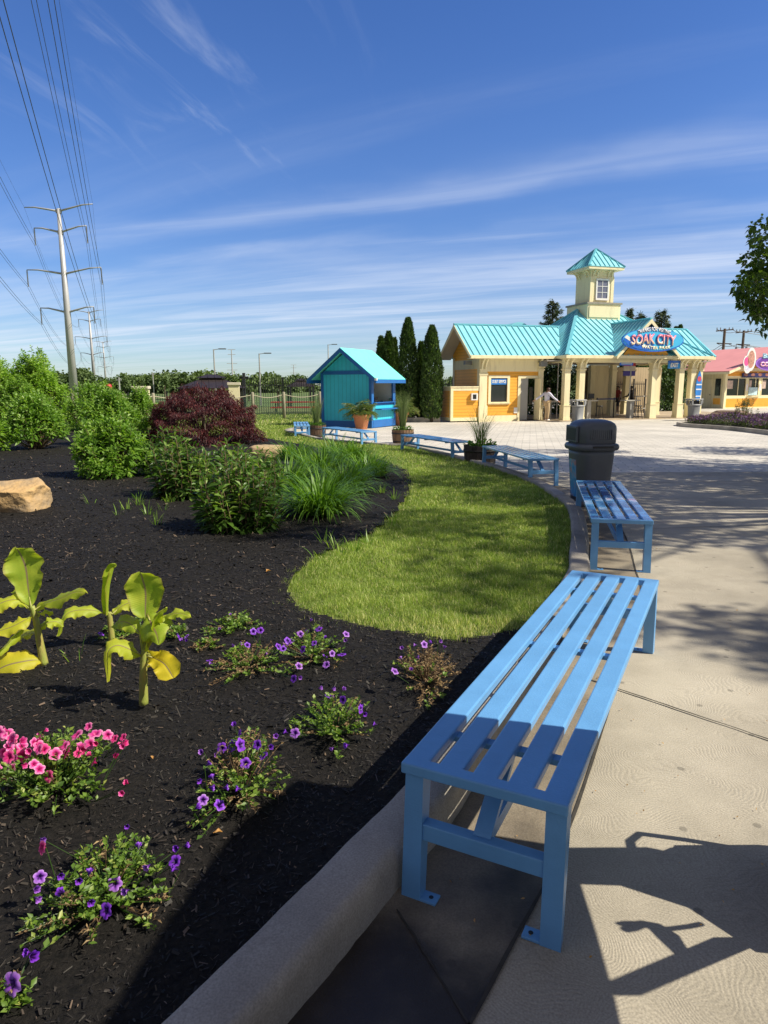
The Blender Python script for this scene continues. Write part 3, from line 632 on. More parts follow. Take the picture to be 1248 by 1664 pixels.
# ================================================================== BINS
def big_bin():
    M = P('bin_plastic', (.085, .094, .112), .48, .12, 2.5, .05, 30, coat=.2)
    t = thing('trash_can', 'large dark slate-blue bin with a domed lid behind the second bench', 'trash can')
    m = MB(); m.lathe([(.20, 0), (.262, .004), (.262, .05), (.235, .075), (.238, .09), (.285, .66), (.29, .72), (.27, .72), (.27, .66)], 48, sq=3.2, cap=True); m.build('body', M, t, True)
    m = MB(); m.lathe([(.285, .715), (.318, .722), (.335, .745), (.338, .77), (.325, .795), (.30, .805), (.26, .806)], 48, sq=3.6, cap=False); m.build('rim', M, t, True)
    m = MB(); m.lathe([(.285, .80), (.296, .82), (.298, .98), (.292, 1.02), (.27, 1.055), (.22, 1.083), (.15, 1.10), (.06, 1.107), (.001, 1.108)], 48, sq=3.4, cap=False); m.build('lid', M, t, True)
    for sx in (-1,):
        m = MB(); m.mat(M).bbox(min(sx * .285, sx * .315), max(sx * .285, sx * .315), -.19, .19, .82, 1.03, .012)
        m.mat(M_black).bbox(min(sx * .312, sx * .318), max(sx * .312, sx * .318), -.155, .155, .845, 1.0, .002); m.build('swing_flap', None, t)

    m = MB(); 
    for k in range(11): x = -.15 + k * .03; m.bbox(x, x + .012, -.303, -.285, .86, .985, .003)
    m.build('lid_ribs', M, t)
    m = MB(); m.bbox(-.13, .17, -.348, -.30, .758, .782, .006); m.build('latch', M_black, t)
    mw = wrap_mat('bin_wrap', [(.02, .12, .40), (.06, .35, .70), (.60, .18, .08)], 3.0, 1.1)
    m = MB(); vs = []
    for (r, z) in ((.241, .12), (.283, .60)):
        for k in range(9):
            a = math.pi + (-.42 + .84 * k / 8); ca, sa = math.cos(a), math.sin(a); q = (abs(ca) ** 3.2 + abs(sa) ** 3.2) ** (-1 / 3.2); vs += [(r * q * ca, r * q * sa, z)]
    m.add(vs, [(k, k + 1, k + 10, k + 9) for k in range(8)]); m.build('side_sticker', mw, t)
    return t
tb = big_bin(); tb.location = (2.80, 9.25, gz(9.2) + .001); tb.rotation_euler.z = R(8); tb.scale = (.94, .94, 1.05)
def hooded_bin():
    t = thing('trash_can', '', 'trash can')
    M = M_grey; M2 = P('grey_lid', (.30, .31, .32), .5, .06)
    m = MB(); m.lathe([(.24, 0), (.27, .01), (.27, .04), (.235, .06), (.265, .70), (.27, .78)], 28, sq=3); m.build('body', M, t, True)
    m = MB(); m.lathe([(.29, .76), (.30, .78), (.30, .81), (.27, .83), (.1, .845), (.001, .85)], 28, sq=3, cap=False); m.build('rim', M2, t, True)
    for sx in (-1, 1):
        m = MB(); m.tube([(sx * .30, -.16, .80), (sx * .36, -.16, .93), (sx * .33, -.15, 1.06), (sx * .33, .15, 1.06), (sx * .36, .16, .93), (sx * .30, .16, .80)], .028, 8); m.build('handle', M2, t, True)
    m = MB(); 
    for x, y in ((-.24, -.2), (.24, -.2), (-.24, .2), (.24, .2)): m.bbox(x - .04, x + .04, y - .04, y + .04, .80, 1.05, .01)
    m.build('hood_post', M2, t)
    m = MB(); m.bbox(-.34, .34, -.27, .27, 1.04, 1.11, .03); m.build('hood', M2, t, True)
    m = MB(); m.bbox(-.2, .2, -.16, .16, .83, 1.0, .01); m.build('inner_liner', M_black, t)
    return t
hb = hooded_bin(); g = G(938, 685.5); hb.location = (*g[:2], gz(g[1])); hb.scale = (1.0,) * 3; hb.rotation_euler.z = R(25); tag(hb, 'grey hooded bin in front of the second column from the left', 'trash can', 'grey hooded bins by the entrance pavilion')
hb2 = copy_tree(hb); g = G(1126, 683.5); hb2.location = (*g[:2], gz(g[1])); hb2.rotation_euler.z = R(10); tag(hb2, 'grey hooded bin beside the surfboard sign at the right end of the pavilion', 'trash can', 'grey hooded bins by the entrance pavilion')

# ================================================================== POTTED PLANTS
def arch(n, cx, cy, cz, r0, Lr, W, out, droop, seg=6, twist=0.3, zmin=None):
    """arching strap leaves springing from a crown; out = start lean range, droop = how far the tip falls"""
    a = rng.uniform(0, 2 * np.pi, n); rr = r0 * np.sqrt(rng.random(n)); L_ = rng.uniform(*Lr, n); w = rng.uniform(*W, n); th = rng.uniform(*out, n); dr = rng.uniform(*droop, n)
    bx = cx + np.cos(a) * rr; by = cy + np.sin(a) * rr; a = a + rng.normal(0, .35, n)
    V = np.zeros((n, (seg + 1) * 2, 3)); x = np.zeros(n); z = np.zeros(n)
    sx, sy = -np.sin(a + rng.normal(0, twist, n)), np.cos(a + rng.normal(0, twist, n))
    for i in range(seg + 1):
        t = i / seg; ww = w * (1 - t ** 2.2) * (.6 + .9 * min(t * 3, 1) * .45) / 2 + .0004
        px_, py_, pz_ = bx + np.cos(a) * x, by + np.sin(a) * x, cz + z
        if zmin is not None: pz_ = np.maximum(pz_, zmin)
        V[:, 2 * i] = np.c_[px_ - sx * ww, py_ - sy * ww, pz_]; V[:, 2 * i + 1] = np.c_[px_ + sx * ww, py_ + sy * ww, pz_]
        ang = th + dr * t * t ** .3; x = x + np.sin(ang) * L_ / seg; z = z + np.cos(ang) * L_ / seg
    b = np.arange(n)[:, None] * (seg + 1) * 2
    F = np.concatenate([b + [2 * i, 2 * i + 1, 2 * i + 3, 2 * i + 2] for i in range(seg)], 0)
    r = np.clip(rng.beta(2, 3, n), 0, 1).repeat((seg + 1) * 2)
    return V.reshape(-1, 3), F, r
def leaves(P_, D, L_, W, N=None, fold=.25, droop=.25):
    """small pointed leaves: base P, direction D, length, width; returns verts, tris"""
    n = len(P_); D = D / np.linalg.norm(D, axis=1)[:, None]
    if N is None: N = rng.normal(0, 1, (n, 3)) + [0, 0, 1.6]
    S = np.cross(D, N); S /= np.linalg.norm(S, axis=1)[:, None] + 1e-9; U = np.cross(S, D)
    L_ = L_[:, None]; W = W[:, None]
    V = np.zeros((n, 5, 3)); V[:, 0] = P_
    mid = P_ + D * L_ * .45 - [0, 0, 1] * L_ * droop * .15
    V[:, 1] = mid + S * W * .5 + U * W * fold; V[:, 2] = mid - U * W * .04; V[:, 3] = mid - S * W * .5 + U * W * fold
    V[:, 4] = P_ + D * L_ - [0, 0, 1] * L_ * droop
    b = np.arange(n)[:, None] * 5
    F = np.concatenate([b + [0, 1, 2], b + [0, 2, 3], b + [1, 4, 2], b + [2, 4, 3]], 0)
    return V.reshape(-1, 3), F
def rep5(r): return np.repeat(r, 5)
M_lily = leafmat('daylily_leaf', (.05, .12, .015), (.14, .28, .03), (.28, .40, .06), .4, .35)
M_reed = leafmat('ornamental_grass', (.06, .10, .03), (.16, .22, .08), (.30, .30, .16), .5, .3)
M_palm = leafmat('palm_frond', (.04, .085, .02), (.12, .17, .04), (.26, .25, .08), .4, .3)
M_smallleaf = leafmat('small_leaf', (.05, .13, .015), (.12, .26, .03), None, .45, .35)
M_barrel = P('barrel_stave', (.15, .085, .05), .8, .4, 1.5, .6, 20, stretch=(9, 9, 1.2), col2=(.055, .035, .025))
M_barrel2 = P('barrel_stave_pale', (.26, .155, .085), .8, .4, 1.5, .6, 20, stretch=(9, 9, 1.2), col2=(.10, .06, .035))
M_soil = P('potting_soil', (.02, .015, .01), .95, .4, 30, .8, 60)
M_hoop = P('barrel_hoop', (.035, .032, .03), .6, .3, 8, metal=.4)
def barrel(loc, s, mat, label, plant):
    t = thing('barrel_planter', label, 'planter', (loc[0], loc[1], gz(loc[1])), random.uniform(0, 3), 'half-barrel planters between the benches', s)
    m = MB(); n = 22
    for k in range(n):
        a0 = 2 * math.pi * k / n + .012; a1 = 2 * math.pi * (k + 1) / n - .012; pr = [(.30, 0), (.325, .12), (.338, .26), (.345, .43)]
        vs = []; jit = random.uniform(-.004, .004)
        for r, z in pr:
            for rr in (r + jit, r - .03):
                for a in (a0, a1): vs.append((rr * math.cos(a), rr * math.sin(a), z))
        for i in range(3):
            b = i * 4
            m.add([], [])
        base = len(m.v); m.v += vs
        for i in range(3):
            b = base + i * 4
            for f in ((0, 1, 5, 4), (3, 2, 6, 7), (2, 0, 4, 6), (1, 3, 7, 5)): m.f.append(tuple(b + j for j in f)); m.m.append(0)
        b = base + 12; m.f.append((b, b + 1, b + 3, b + 2)); m.m.append(0)
    m.build('staves', mat, t)
    for z, r in ((.05, .312), (.30, .345)):
        m = MB(); m.lathe([(r - .004, z), (r + .006, z), (r + .010, z + .04), (r - .001, z + .04)], 40, cap=False); m.build('hoop', M_hoop, t, True)
    m = MB(); m.lathe([(.31, .36), (.2, .385), (.001, .39)], 24, cap=False); m.build('soil', M_soil, t)
    if plant == 'none': return t
    h, n, W, out_, dr = plant
    v, f, r = arch(n, 0, 0, .38, .09, (h * .6, h), W, out_, dr, 7)
    npmesh('grass_clump', v, f, M_reed, t, rnd=r)
    v, f, r = arch(26, 0, 0, .38 + h * .35, .06, (h * .5, h * .8), (.004, .007), (.5, 1.3), (.9, 1.6), 7)
    nn = 120; a = rng.uniform(0, 6.28, nn); rr = rng.uniform(.12, .32, nn); Pp = np.c_[np.cos(a) * rr, np.sin(a) * rr, np.full(nn, .39)]
    D = np.c_[np.cos(a) * .7, np.sin(a) * .7, rng.uniform(.3, 1.5, nn)]; Pp[:, 2] += rng.uniform(0, .12, nn)
    v2, f2 = leaves(Pp, D, rng.uniform(.06, .11, nn), rng.uniform(.03, .055, nn))
    npmesh('low_leaves', v2, f2, M_smallleaf, t, rnd=rep5(rng.random(nn)))
    return t
g = G(804, 749); barrel((2.02, 14.35), 1.0, P('barrel_stave_dark', (.075, .055, .045), .8, .4, 1.5, .6, 20, stretch=(9, 9, 1.2), col2=(.03, .022, .02)), 'dark barrel planter with tall loose arching grass behind the second nearest plain bench', (1.05, 150, (.004, .009), (0, .35), (.2, 1.7)))
g = G(655, 721.5); barrel((g[0], g[1] + .3), .96, M_barrel2, 'pale brown barrel planter with an upright straw-coloured grass clump', (1.35, 260, (.006, .014), (0, .12), (.05, .5)))
g = G(513.5, 711); barrel((g[0], g[1] + .3), .95, M_barrel, 'brown barrel planter with feathery green grass beside the farthest bench', (1.25, 170, (.006, .016), (0, .22), (.1, .7)))

M_terra = P('terracotta', (.50, .20, .09), .75, .12, 3)
def palm_pot(loc, s, label, npalm):
    t = thing('potted_palm', label, 'potted plant', (loc[0], loc[1], gz(loc[1])), random.uniform(0, 3), 'terracotta pots by the kiosk', s)
    m = MB(); m.lathe([(.19, 0), (.27, .40), (.275, .41), (.315, .41), (.32, .50), (.29, .51), (.27, .47), (.001, .46)], 32, cap=False); m.build('pot', M_terra, t, True)
    V = []; Fc = []; Rn = []; base = 0; st = MB()
    for i in range(npalm):
        a = i * 2.4 + random.uniform(-.3, .3); L = random.uniform(.55, .85); e = random.uniform(.15, 1.15)
        pts = []; x, z = 0.02, .48; ang = e * .55
        for k in range(9): pts.append((math.cos(a) * x, math.sin(a) * x, z)); ang += .17 * (.6 + e); x += math.sin(ang) * L / 8; z += math.cos(ang) * L / 8
        st.tube(pts, [.010 - .001 * k for k in range(9)], 5)
        pp = np.array(pts); m_ = 46; tt = np.linspace(.22, 1, m_ // 2).repeat(2); q = np.stack([np.interp(tt * 8, range(9), pp[:, j]) for j in range(3)], 1)
        sd = np.tile([1, -1], m_ // 2); dirv = np.array([math.cos(a), math.sin(a), 0]); side = np.array([-math.sin(a), math.cos(a), 0])
        D = side * sd[:, None] * 1.0 + dirv * .75 + np.array([0, 0, .15]) + rng.normal(0, .12, (m_, 3))
        ll = .30 * np.sin(np.pi * np.clip(tt * .8 + .15, 0, 1)) + .06
        v, f = leaves(q, D, ll, np.full(m_, .022), fold=.1, droop=.35); V.append(v); Fc.append(f + base); base += len(v); Rn.append(rep5(np.clip(rng.normal(.45 + .2 * random.random(), .2, m_), 0, 1)))
    st.build('stem', M_palm, t); npmesh('fronds', np.vstack(V), np.vstack(Fc), M_palm, t, rnd=np.concatenate(Rn)); return t
g = G(587.5, 697.5); palm_pot(g, 1.22, 'terracotta pot with a bushy palm in front of the kiosk wall', 24)
g = G(651, 691.5); palm_pot(g, 1.22, 'terracotta pot with a palm partly hidden at the right side of the kiosk', 24)

# ================================================================== KIOSK
M_kblue = P('kiosk_blue_trim', (.012, .125, .40), .5, .08, 2)
M_kroof = P('kiosk_aqua_shingle', (.17, .84, .66), .75, .06, 3, .4, 30)
M_kin = P('kiosk_interior', (.85, .80, .70), .8, .05)
g = G(603.8, 696.2); kz = math.atan2(.89, .45)
kb = thing('kiosk', 'small teal check-in kiosk with blue trim and a bright aqua gable roof', 'kiosk', (g[0], g[1], gz(g[1])), kz)
KX, KY, KH = 2.25, 2.45, 2.36
m = MB().mat(M_tealb)
m.box(.0, .06, .02, KY, .02, KH); m.box(0, KX, KY - .06, KY, .02, KH); m.box(KX - .06, KX, .02, KY, .02, KH)     # gable face, rear wall, far side
m.box(.06, KX - .06, .0, .06, .02, .98); m.box(.06, KX - .06, .0, .06, 2.0, KH)                                # counter wall below and above the window
rz = 3.30; m.prism([(0, .06, KH), (0, KY - .06, KH), (0, KY / 2, rz - .06)], (.06, 0, 0)); m.prism([(KX - .06, .06, KH), (KX - .06, KY - .06, KH), (KX - .06, KY / 2, rz - .06)], (.06, 0, 0))
m.build('wall', None, kb)
m = MB()
for x0, x1, y0, y1 in ((-.03, .10, -.03, .10), (-.03, .10, KY - .1, KY + .03), (KX - .1, KX + .03, -.03, .10)): m.box(x0, x1, y0, y1, .02, KH)
m.box(-.04, .03, .1, KY - .1, .02, .30); m.box(.10, KX - .1, -.04, .03, .02, .34); m.box(-.045, .02, .1, KY - .1, KH - .09, KH + .06)
m.box(.10, KX - .1, -.035, .02, .98, 1.06); m.box(.10, .18, -.03, .02, 1.06, 2.0); m.box(KX - .22, KX - .1, -.03, .02, 1.06, 2.0)
m.build('trim', M_kblue, kb)
m = MB().box(.25, KX - .1, -.36, -.03, .78, .82).box(.10, KX - .1, -.12, .14, 1.06, 1.09); m.build('counter_shelf', M_kblue, kb)
m = MB(); m.box(.07, KX - .07, KY - .10, KY - .07, .1, KH); m.box(KX - .09, KX - .07, .1, KY - .1, .1, KH); m.build('interior', M_kin, kb)
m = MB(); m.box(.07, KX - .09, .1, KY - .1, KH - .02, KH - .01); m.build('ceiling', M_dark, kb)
m = MB(); m.box(.8, 1.1, .25, .32, 1.10, 1.30); m.tube([(.95, .3, 1.09), (.95, .3, 1.2)], .03); m.box(1.3, 1.5, .1, .25, 1.09, 1.13); m.build('till', M_black, kb)
m = MB(); m.box(.2, .75, 1.2, 1.6, .1, 1.7); m.build('cupboard', M_black, kb)
rf = MB().mat(M_kroof)
x0, x1 = -.46, KX + .16; ye = .46; sl_ = (rz - KH) / (KY / 2); 
for s in (0, 1):
    ya, yb = (-ye, KY / 2) if s == 0 else (KY + ye, KY / 2); za, zb = KH - sl_ * ye, rz
    rf.mat(M_kroof).prism([(x0, ya, za + .04), (x1, ya, za + .04), (x1, yb, zb + .04), (x0, yb, zb + .04)], (0, 0, .035))
rfo = rf.build('roof', None, kb)
m = MB()
for s in (0, 1):
    ya, yb = (-ye, KY / 2) if s == 0 else (KY + ye, KY / 2); za, zb = KH - sl_ * ye, rz
    for xx in (x0 - .02, x1 - .01): m.prism([(xx, ya, za - .12), (xx, ya, za + .06), (xx, yb, zb + .06), (xx, yb, zb - .12)], (.03, 0, 0))
    yy = ya - (.02 if s == 0 else -.0); m.box(x0, x1, min(yy, yy + .02), max(yy, yy + .02), za - .11, za + .05)
m.prism([(x0 + .05, -ye + .03, KH - sl_ * ye - .02), (x0 + .05, KY / 2, rz - .03), (x0 + .05, KY / 2, rz), (x0 + .05, -ye + .03, KH - sl_ * ye)], (.6, 0, 0))
m.build('fascia', M_kblue, kb)
m = MB(); m.box(-.5, -.43, -.52, -.42, 2.0, 2.1); m.build('lamp', M_white, kb)
M_sgnblue = P('sign_blue', (.02, .10, .42), .4, .03)
sg = MB().box(.12, KX - .16, -.06, -.035, 2.03, 2.30).build('sign_board', M_sgnblue, kb)
text('CABANA CHECK-IN', 'lettering', M_white, sg, (KX / 2 - .02, -.062, 2.165), (1, 0, 0), (0, 0, 1), 1.7, .15, .03)

# ================================================================== ENTRANCE BUILDING
K = 1.154; TH = R(17)
BO = (9.34, 35.71)
def bt(s, t): return (BO[0] + K * (s * math.cos(TH) - t * math.sin(TH)), BO[1] + K * (s * math.sin(TH) + t * math.cos(TH)))
bld = thing('entrance_pavilion', 'cream and orange entrance building with turquoise metal roofs, open columned bay and square tower', 'building', (BO[0], BO[1], -.25), TH, scale=K)
M_floor = P('pavilion_floor', (.44, .35, .24), .7, .15, 1.2)
MB().box(-1.0, 8.3, -.25, 5.6, -.05, .035).box(8.3, 12.5, 1.2, 7.4, -.05, .032).build('floor_slab', M_floor, bld)
def column(s, t, z0=.03, z1=2.56, w=.27):
    h = w / 2; m = MB()
    m.box(s - h - .03, s + h + .03, t - h - .03, t + h + .03, z0, .66); m.box(s - h - .045, s + h + .045, t - h - .045, t + h + .045, z0, .16)
    m.box(s - h - .05, s + h + .05, t - h - .05, t + h + .05, .66, .70)
    m.box(s - h, s + h, t - h, t + h, .70, z1); m.box(s - h - .035, s + h + .035, t - h - .035, t + h + .035, z1 - .34, z1 - .27); m.box(s - h - .04, s + h + .04, t - h - .04, t + h + .04, z1 - .05, z1)
    c = m.build('column', M_cream, bld)
    if t < 1.0:
        m = MB()
        for q in (-.12, .12):
            pts = [(s + q, t - .16, z1 - .22), (s + q, t - .18, z1 - .08), (s + q, t - .26, z1 + .05), (s + q, t - .42, z1 + .17)]
            for i in range(3): m.bar(pts[i], pts[i + 1], .05, .07, (1, 0, 0))
        m.build('bracket', M_cream, c)
for s, t in ((0, 0), (.74, 0), (4.55, 0), (6.05, 0), (6.72, 0)): column(s, t)
column(7.85, .82, w=.24)
for s, t in ((4.52, 3.0), (4.15, 4.3), (6.35, 4.4), (7.3, 3.2)): column(s, t, w=.26)
column(-.82, .86, w=.24)
m = MB(); m.box(-.16, 7.1, -.13, .13, 2.56, 2.84); m.box(-.16, .12, .13, 4.2, 2.56, 2.84); m.box(6.9, 7.1, .13, 4.2, 2.56, 2.84); m.box(7.1, 8.0, .70, .92, 2.56, 2.84); m.build('header_beam', M_cream, bld)
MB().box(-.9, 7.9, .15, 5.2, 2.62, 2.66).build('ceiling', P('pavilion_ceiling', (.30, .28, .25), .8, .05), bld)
# roofs: standing seam metal
def seam_face(mf, mr, poly, spacing=.30, h=.035, w=.035, th=.03):
    P_ = [Vector(p) for p in poly]; n = Vector((0, 0, 0))
    for i in range(len(P_)): n += (P_[i] - P_[0]).cross(P_[(i + 1) % len(P_)] - P_[0])
    n.normalize()
    if n.z < 0: n = -n
    mf.prism([p[:] for p in P_], (-n * th)[:])
    hd = Vector((0, 0, 1)).cross(n).normalized(); dn = n.cross(hd).normalized()
    o = P_[0]; q = [((p - o).dot(hd), (p - o).dot(dn)) for p in P_]
    a0, a1 = min(x for x, _ in q), max(x for x, _ in q); k = a0 + spacing * .5
    while k < a1:
        ys = []
        for i in range(len(q)):
            (xa, ya), (xb, yb) = q[i], q[(i + 1) % len(q)]
            if (xa - k) * (xb - k) < 0: ys.append(ya + (yb - ya) * (k - xa) / (xb - xa))
        ys.sort()
        for j in range(0, len(ys) - 1, 2):
            if ys[j + 1] - ys[j] > .08: mr.bar((o + hd * k + dn * (ys[j] + .02) + n * h / 2)[:], (o + hd * k + dn * (ys[j + 1] - .02) + n * h / 2)[:], w, h, n[:])
        k += spacing
def cap(mr, p, q, w=.12): mr.bar((p[0], p[1], p[2] + .02), (q[0], q[1], q[2] + .02), w, .06)
mf, mr = MB(), MB()
# left wing gable roof
E, RZ = 2.86, 4.28; yf, yr, yb_ = .40, 2.30, 4.20
seam_face(mf, mr, [(-4.42, yf, E), (-.1, yf, E), (.9, yr, RZ), (-4.42, yr, RZ)]); seam_face(mf, mr, [(-4.42, yb_, E), (-4.42, yr, RZ), (.9, yr, RZ), (.9, yb_, E)]); cap(mr, (-4.44, yr, RZ), (.9, yr, RZ))
# right wing
seam_face(mf, mr, [(6.2, yf, E), (8.35, yf, E), (8.15, yr, RZ), (5.6, yr, RZ)]); seam_face(mf, mr, [(6.2, yb_, E), (5.6, yr, RZ), (8.15, yr, RZ), (8.35, yb_, E)]); cap(mr, (5.6, yr, RZ), (8.15, yr, RZ)); cap(mr, (8.15, yr, RZ), (8.36, yf, E))
# main hipped roof
c0, c1, c2, c3 = (-.30, -.46, E), (7.45, -.46, E), (7.45, 6.6, E), (-.30, 6.6, E); p0, p1 = (2.66, 3.55, 5.22), (4.55, 3.55, 5.22)
seam_face(mf, mr, [c0, c1, p1, p0]); seam_face(mf, mr, [c3, c0, p0]); seam_face(mf, mr, [c1, c2, p1]); seam_face(mf, mr, [c2, c3, p0, p1])
for a, b in ((c0, p0), (c3, p0), (c1, p1), (c2, p1), (p0, p1)): cap(mr, a, b, .14)
# dormer over the entrance
da, db, dp = 2.12, 5.48, 3.80; dz = 4.46; dt = -.62
seam_face(mf, mr, [(da - .05, dt, E - .02), (dp, dt, dz), (dp, 2.6, dz), (da - .05, .1, E - .02)], .26); seam_face(mf, mr, [(db + .05, dt, E - .02), (db + .05, .1, E - .02), (dp, 2.6, dz), (dp, dt, dz)], .26); cap(mr, (dp, dt, dz), (dp, 2.4, dz))
rfo = mf.build('roof', M_roof, bld); mr.build('roof_seams', M_roofdk, rfo)
# fascias
m = MB()
m.box(-4.42, -.32, yf - .03, yf - .005, E - .13, E + .0); m.box(-.33, 7.47, -.49, -.465, E - .13, E); m.box(7.47, 8.36, yf - .03, yf - .005, E - .13, E); m.box(-.335, -.31, -.46, .4, E - .13, E); m.box(7.46, 7.485, -.46, .4, E - .13, E)
m.box(-.3, 7.45, -.46, .1, E - .14, E - .12); m.box(-4.4, -.3, yf, .85, E - .14, E - .12); m.box(7.45, 8.35, yf, .85, E - .14, E - .12)
for ya, zb in ((yf, RZ), (yb_, RZ)): m.prism([(-4.45, ya, E - .16), (-4.45, ya, E - .01), (-4.45, yr, RZ - .01), (-4.45, yr, RZ - .17)], (.03, 0, 0))
for xa in (da, db): m.prism([(xa, dt - .03, E - .17), (xa, dt - .03, E - .02), (dp, dt - .03, dz - .02), (dp, dt - .03, dz - .20)], (0, .03, 0))
m.build('fascia', M_cream, bld)
m = MB(); m.prism([(da + .45, dt + .2, E + .02), (db - .45, dt + .2, E + .02), (dp, dt + .2, dz - .3)], (0, .04, 0)); m.build('dormer_gable', M_orange, bld)
m = MB(); m.box(da, db, dt + .19, -.13, 2.72, E + .02); m.build('dormer_sill', M_creamd, bld)
# left wing walls
WS0, WS1, WT = -3.8, -.75, .82
def wall_s(m, s0, s1, z0, z1, holes, t0, t1):               # wall along s with rectangular openings
    xs = sorted(set([s0, s1] + [h[0] for h in holes] + [h[1] for h in holes]))
    for a, b in zip(xs[:-1], xs[1:]):
        c = (a + b) / 2; hs = sorted((h[2], h[3]) for h in holes if h[0] < c < h[1]); z = z0
        for za, zb in hs:
            if za > z: m.box(a, b, t0, t1, z, za)
            z = zb
        if z < z1: m.box(a, b, t0, t1, z, z1)
win = (-3.26, -2.46, .86, 1.90); door = (-1.80, -1.02, -.01, 1.88)
m = MB().mat(M_orange); wall_s(m, WS0 + .1, WS1, .26, 2.18, [win, door], WT, WT + .08)
m.mat(M_cream); wall_s(m, WS0, WS1, -.02, .26, [door], WT - .012, WT + .08); m.mat(M_cream).box(WS0, WS1 + .1, WT - .02, WT + .1, 2.18, 2.76)
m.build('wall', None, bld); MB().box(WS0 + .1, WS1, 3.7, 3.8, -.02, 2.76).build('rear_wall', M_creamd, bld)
# gable end wall, in shade, facing left
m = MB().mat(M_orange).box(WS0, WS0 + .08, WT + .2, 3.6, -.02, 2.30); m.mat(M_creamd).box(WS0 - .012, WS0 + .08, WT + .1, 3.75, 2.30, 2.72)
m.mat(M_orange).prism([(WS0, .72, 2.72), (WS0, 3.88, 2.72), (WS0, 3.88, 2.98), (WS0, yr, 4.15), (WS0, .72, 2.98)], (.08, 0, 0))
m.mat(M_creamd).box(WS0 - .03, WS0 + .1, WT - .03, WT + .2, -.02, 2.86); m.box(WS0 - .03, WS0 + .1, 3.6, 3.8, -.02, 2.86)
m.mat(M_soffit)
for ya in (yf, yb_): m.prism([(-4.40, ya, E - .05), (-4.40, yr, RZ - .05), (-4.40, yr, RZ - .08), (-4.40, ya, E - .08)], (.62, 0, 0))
m.build('gable_wall', None, bld)
m = MB(); m.box(WS0 - .02, WS0 + .34, WT - .06, WT - .01, -.02, 2.3); m.box(WS0 - .05, WS0 + .37, WT - .08, WT - .02, -.02, .7); m.box(WS0 - .05, WS0 + .37, WT - .08, WT - .02, 2.02, 2.12)
for q in (.08, .26):
    pts = [(WS0 + q, WT - .06, 2.3), (WS0 + q, WT - .10, 2.46), (WS0 + q, WT - .2, 2.62), (WS0 + q, WT - .34, 2.72)]
    for i in range(3): m.bar(pts[i], pts[i + 1], .05, .07, (1, 0, 0))
m.build('pilaster', M_cream, bld)
def framed_window(parent, s0, s1, z0, z1, t, fw=.10, name='window', glassm=None, sill=True):
    f = MB(); f.box(s0 - fw, s1 + fw, t - .035, t + .02, z1, z1 + fw); f.box(s0 - fw, s1 + fw, t - .035, t + .02, z0 - fw, z0); f.box(s0 - fw, s0, t - .035, t + .02, z0, z1); f.box(s1, s1 + fw, t - .035, t + .02, z0, z1)
    if sill: f.box(s0 - fw - .03, s1 + fw + .03, t - .08, t - .035, z0 - fw * .6, z0 - fw * .3)
    w = f.build(name, M_cream, parent); MB().box(s0, s1, t + .03, t + .04, z0, z1).build('pane', glassm or M_glass, w); return w
gw = framed_window(bld, win[0], win[1], win[2], win[3], WT, .12)
m = MB(); m.box(win[0] + .02, win[1] - .02, WT - .0, WT + .02, 1.62, 1.87); gs = m.build('window_sign', P('sign_bright_blue', (.02, .22, .70), .4, .02), gw)
text('GUEST SERVICE', 'lettering', M_white, gs, ((win[0] + win[1]) / 2, WT - .003, 1.745), (1, 0, 0), (0, 0, 1), .68, .14, .03)
m = MB(); m.box(-3.2, -2.6, WT + .10, WT + .14, .9, 1.1); m.box(-2.78, -2.62, WT + .045, WT + .06, .9, 1.3); m.build('desk_items', M_black, gw)
# door and frame
m = MB(); m.box(door[0] - .13, door[0], WT - .03, WT + .1, 0, door[3] + .12); m.box(door[1], door[1] + .12, WT - .03, WT + .1, 0, door[3] + .12); m.box(door[0], door[1], WT - .03, WT + .1, door[3], door[3] + .12); df = m.build('door_frame', M_cream, bld)
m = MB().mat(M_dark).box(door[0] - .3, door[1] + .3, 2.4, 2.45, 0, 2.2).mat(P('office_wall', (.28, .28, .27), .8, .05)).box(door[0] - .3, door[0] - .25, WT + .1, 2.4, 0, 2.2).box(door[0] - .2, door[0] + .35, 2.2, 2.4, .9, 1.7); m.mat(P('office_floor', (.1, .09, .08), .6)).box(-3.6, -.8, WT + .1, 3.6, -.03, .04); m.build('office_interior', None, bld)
dl = MB(); dl.mat(P('door_leaf', (.35, .35, .34), .5, .05)).box(door[0] + .03, door[0] + .40, WT + .04, WT + .08, .04, door[3]).mat(M_cream).box(door[1] - .06, door[1] - .02, WT - .5, WT + .02, .06, door[3] - .02); dl.build('door', None, bld)
m = MB(); m.box(door[1] - .28, door[1] - .08, WT + .1, WT + .12, .7, 1.5); m.build('door_pane', M_glass, df)
MB().box(-1.25 - .85, -1.25 - .62, WT - .03, WT, .35, .60).build('vent', M_white, bld)
MB().box(WS0 - .35, WS0 - .03, 1.6, 1.8, 2.5, 2.66).build('camera_box', M_grey, bld)
MB().box(-.98, -.66, .50, .70, 2.40, 2.62).build('speaker', M_grey, bld)
# tall back fence, gates and greenery inside the open bay
MB().box(4.1, 9.3, 5.35, 5.42, .03, 2.5).build('back_wall', M_board, bld)
m = MB(); m.box(4.35, 5.5, 4.75, 4.85, .03, 2.6); m.build('rear_panel', M_creamd, bld)
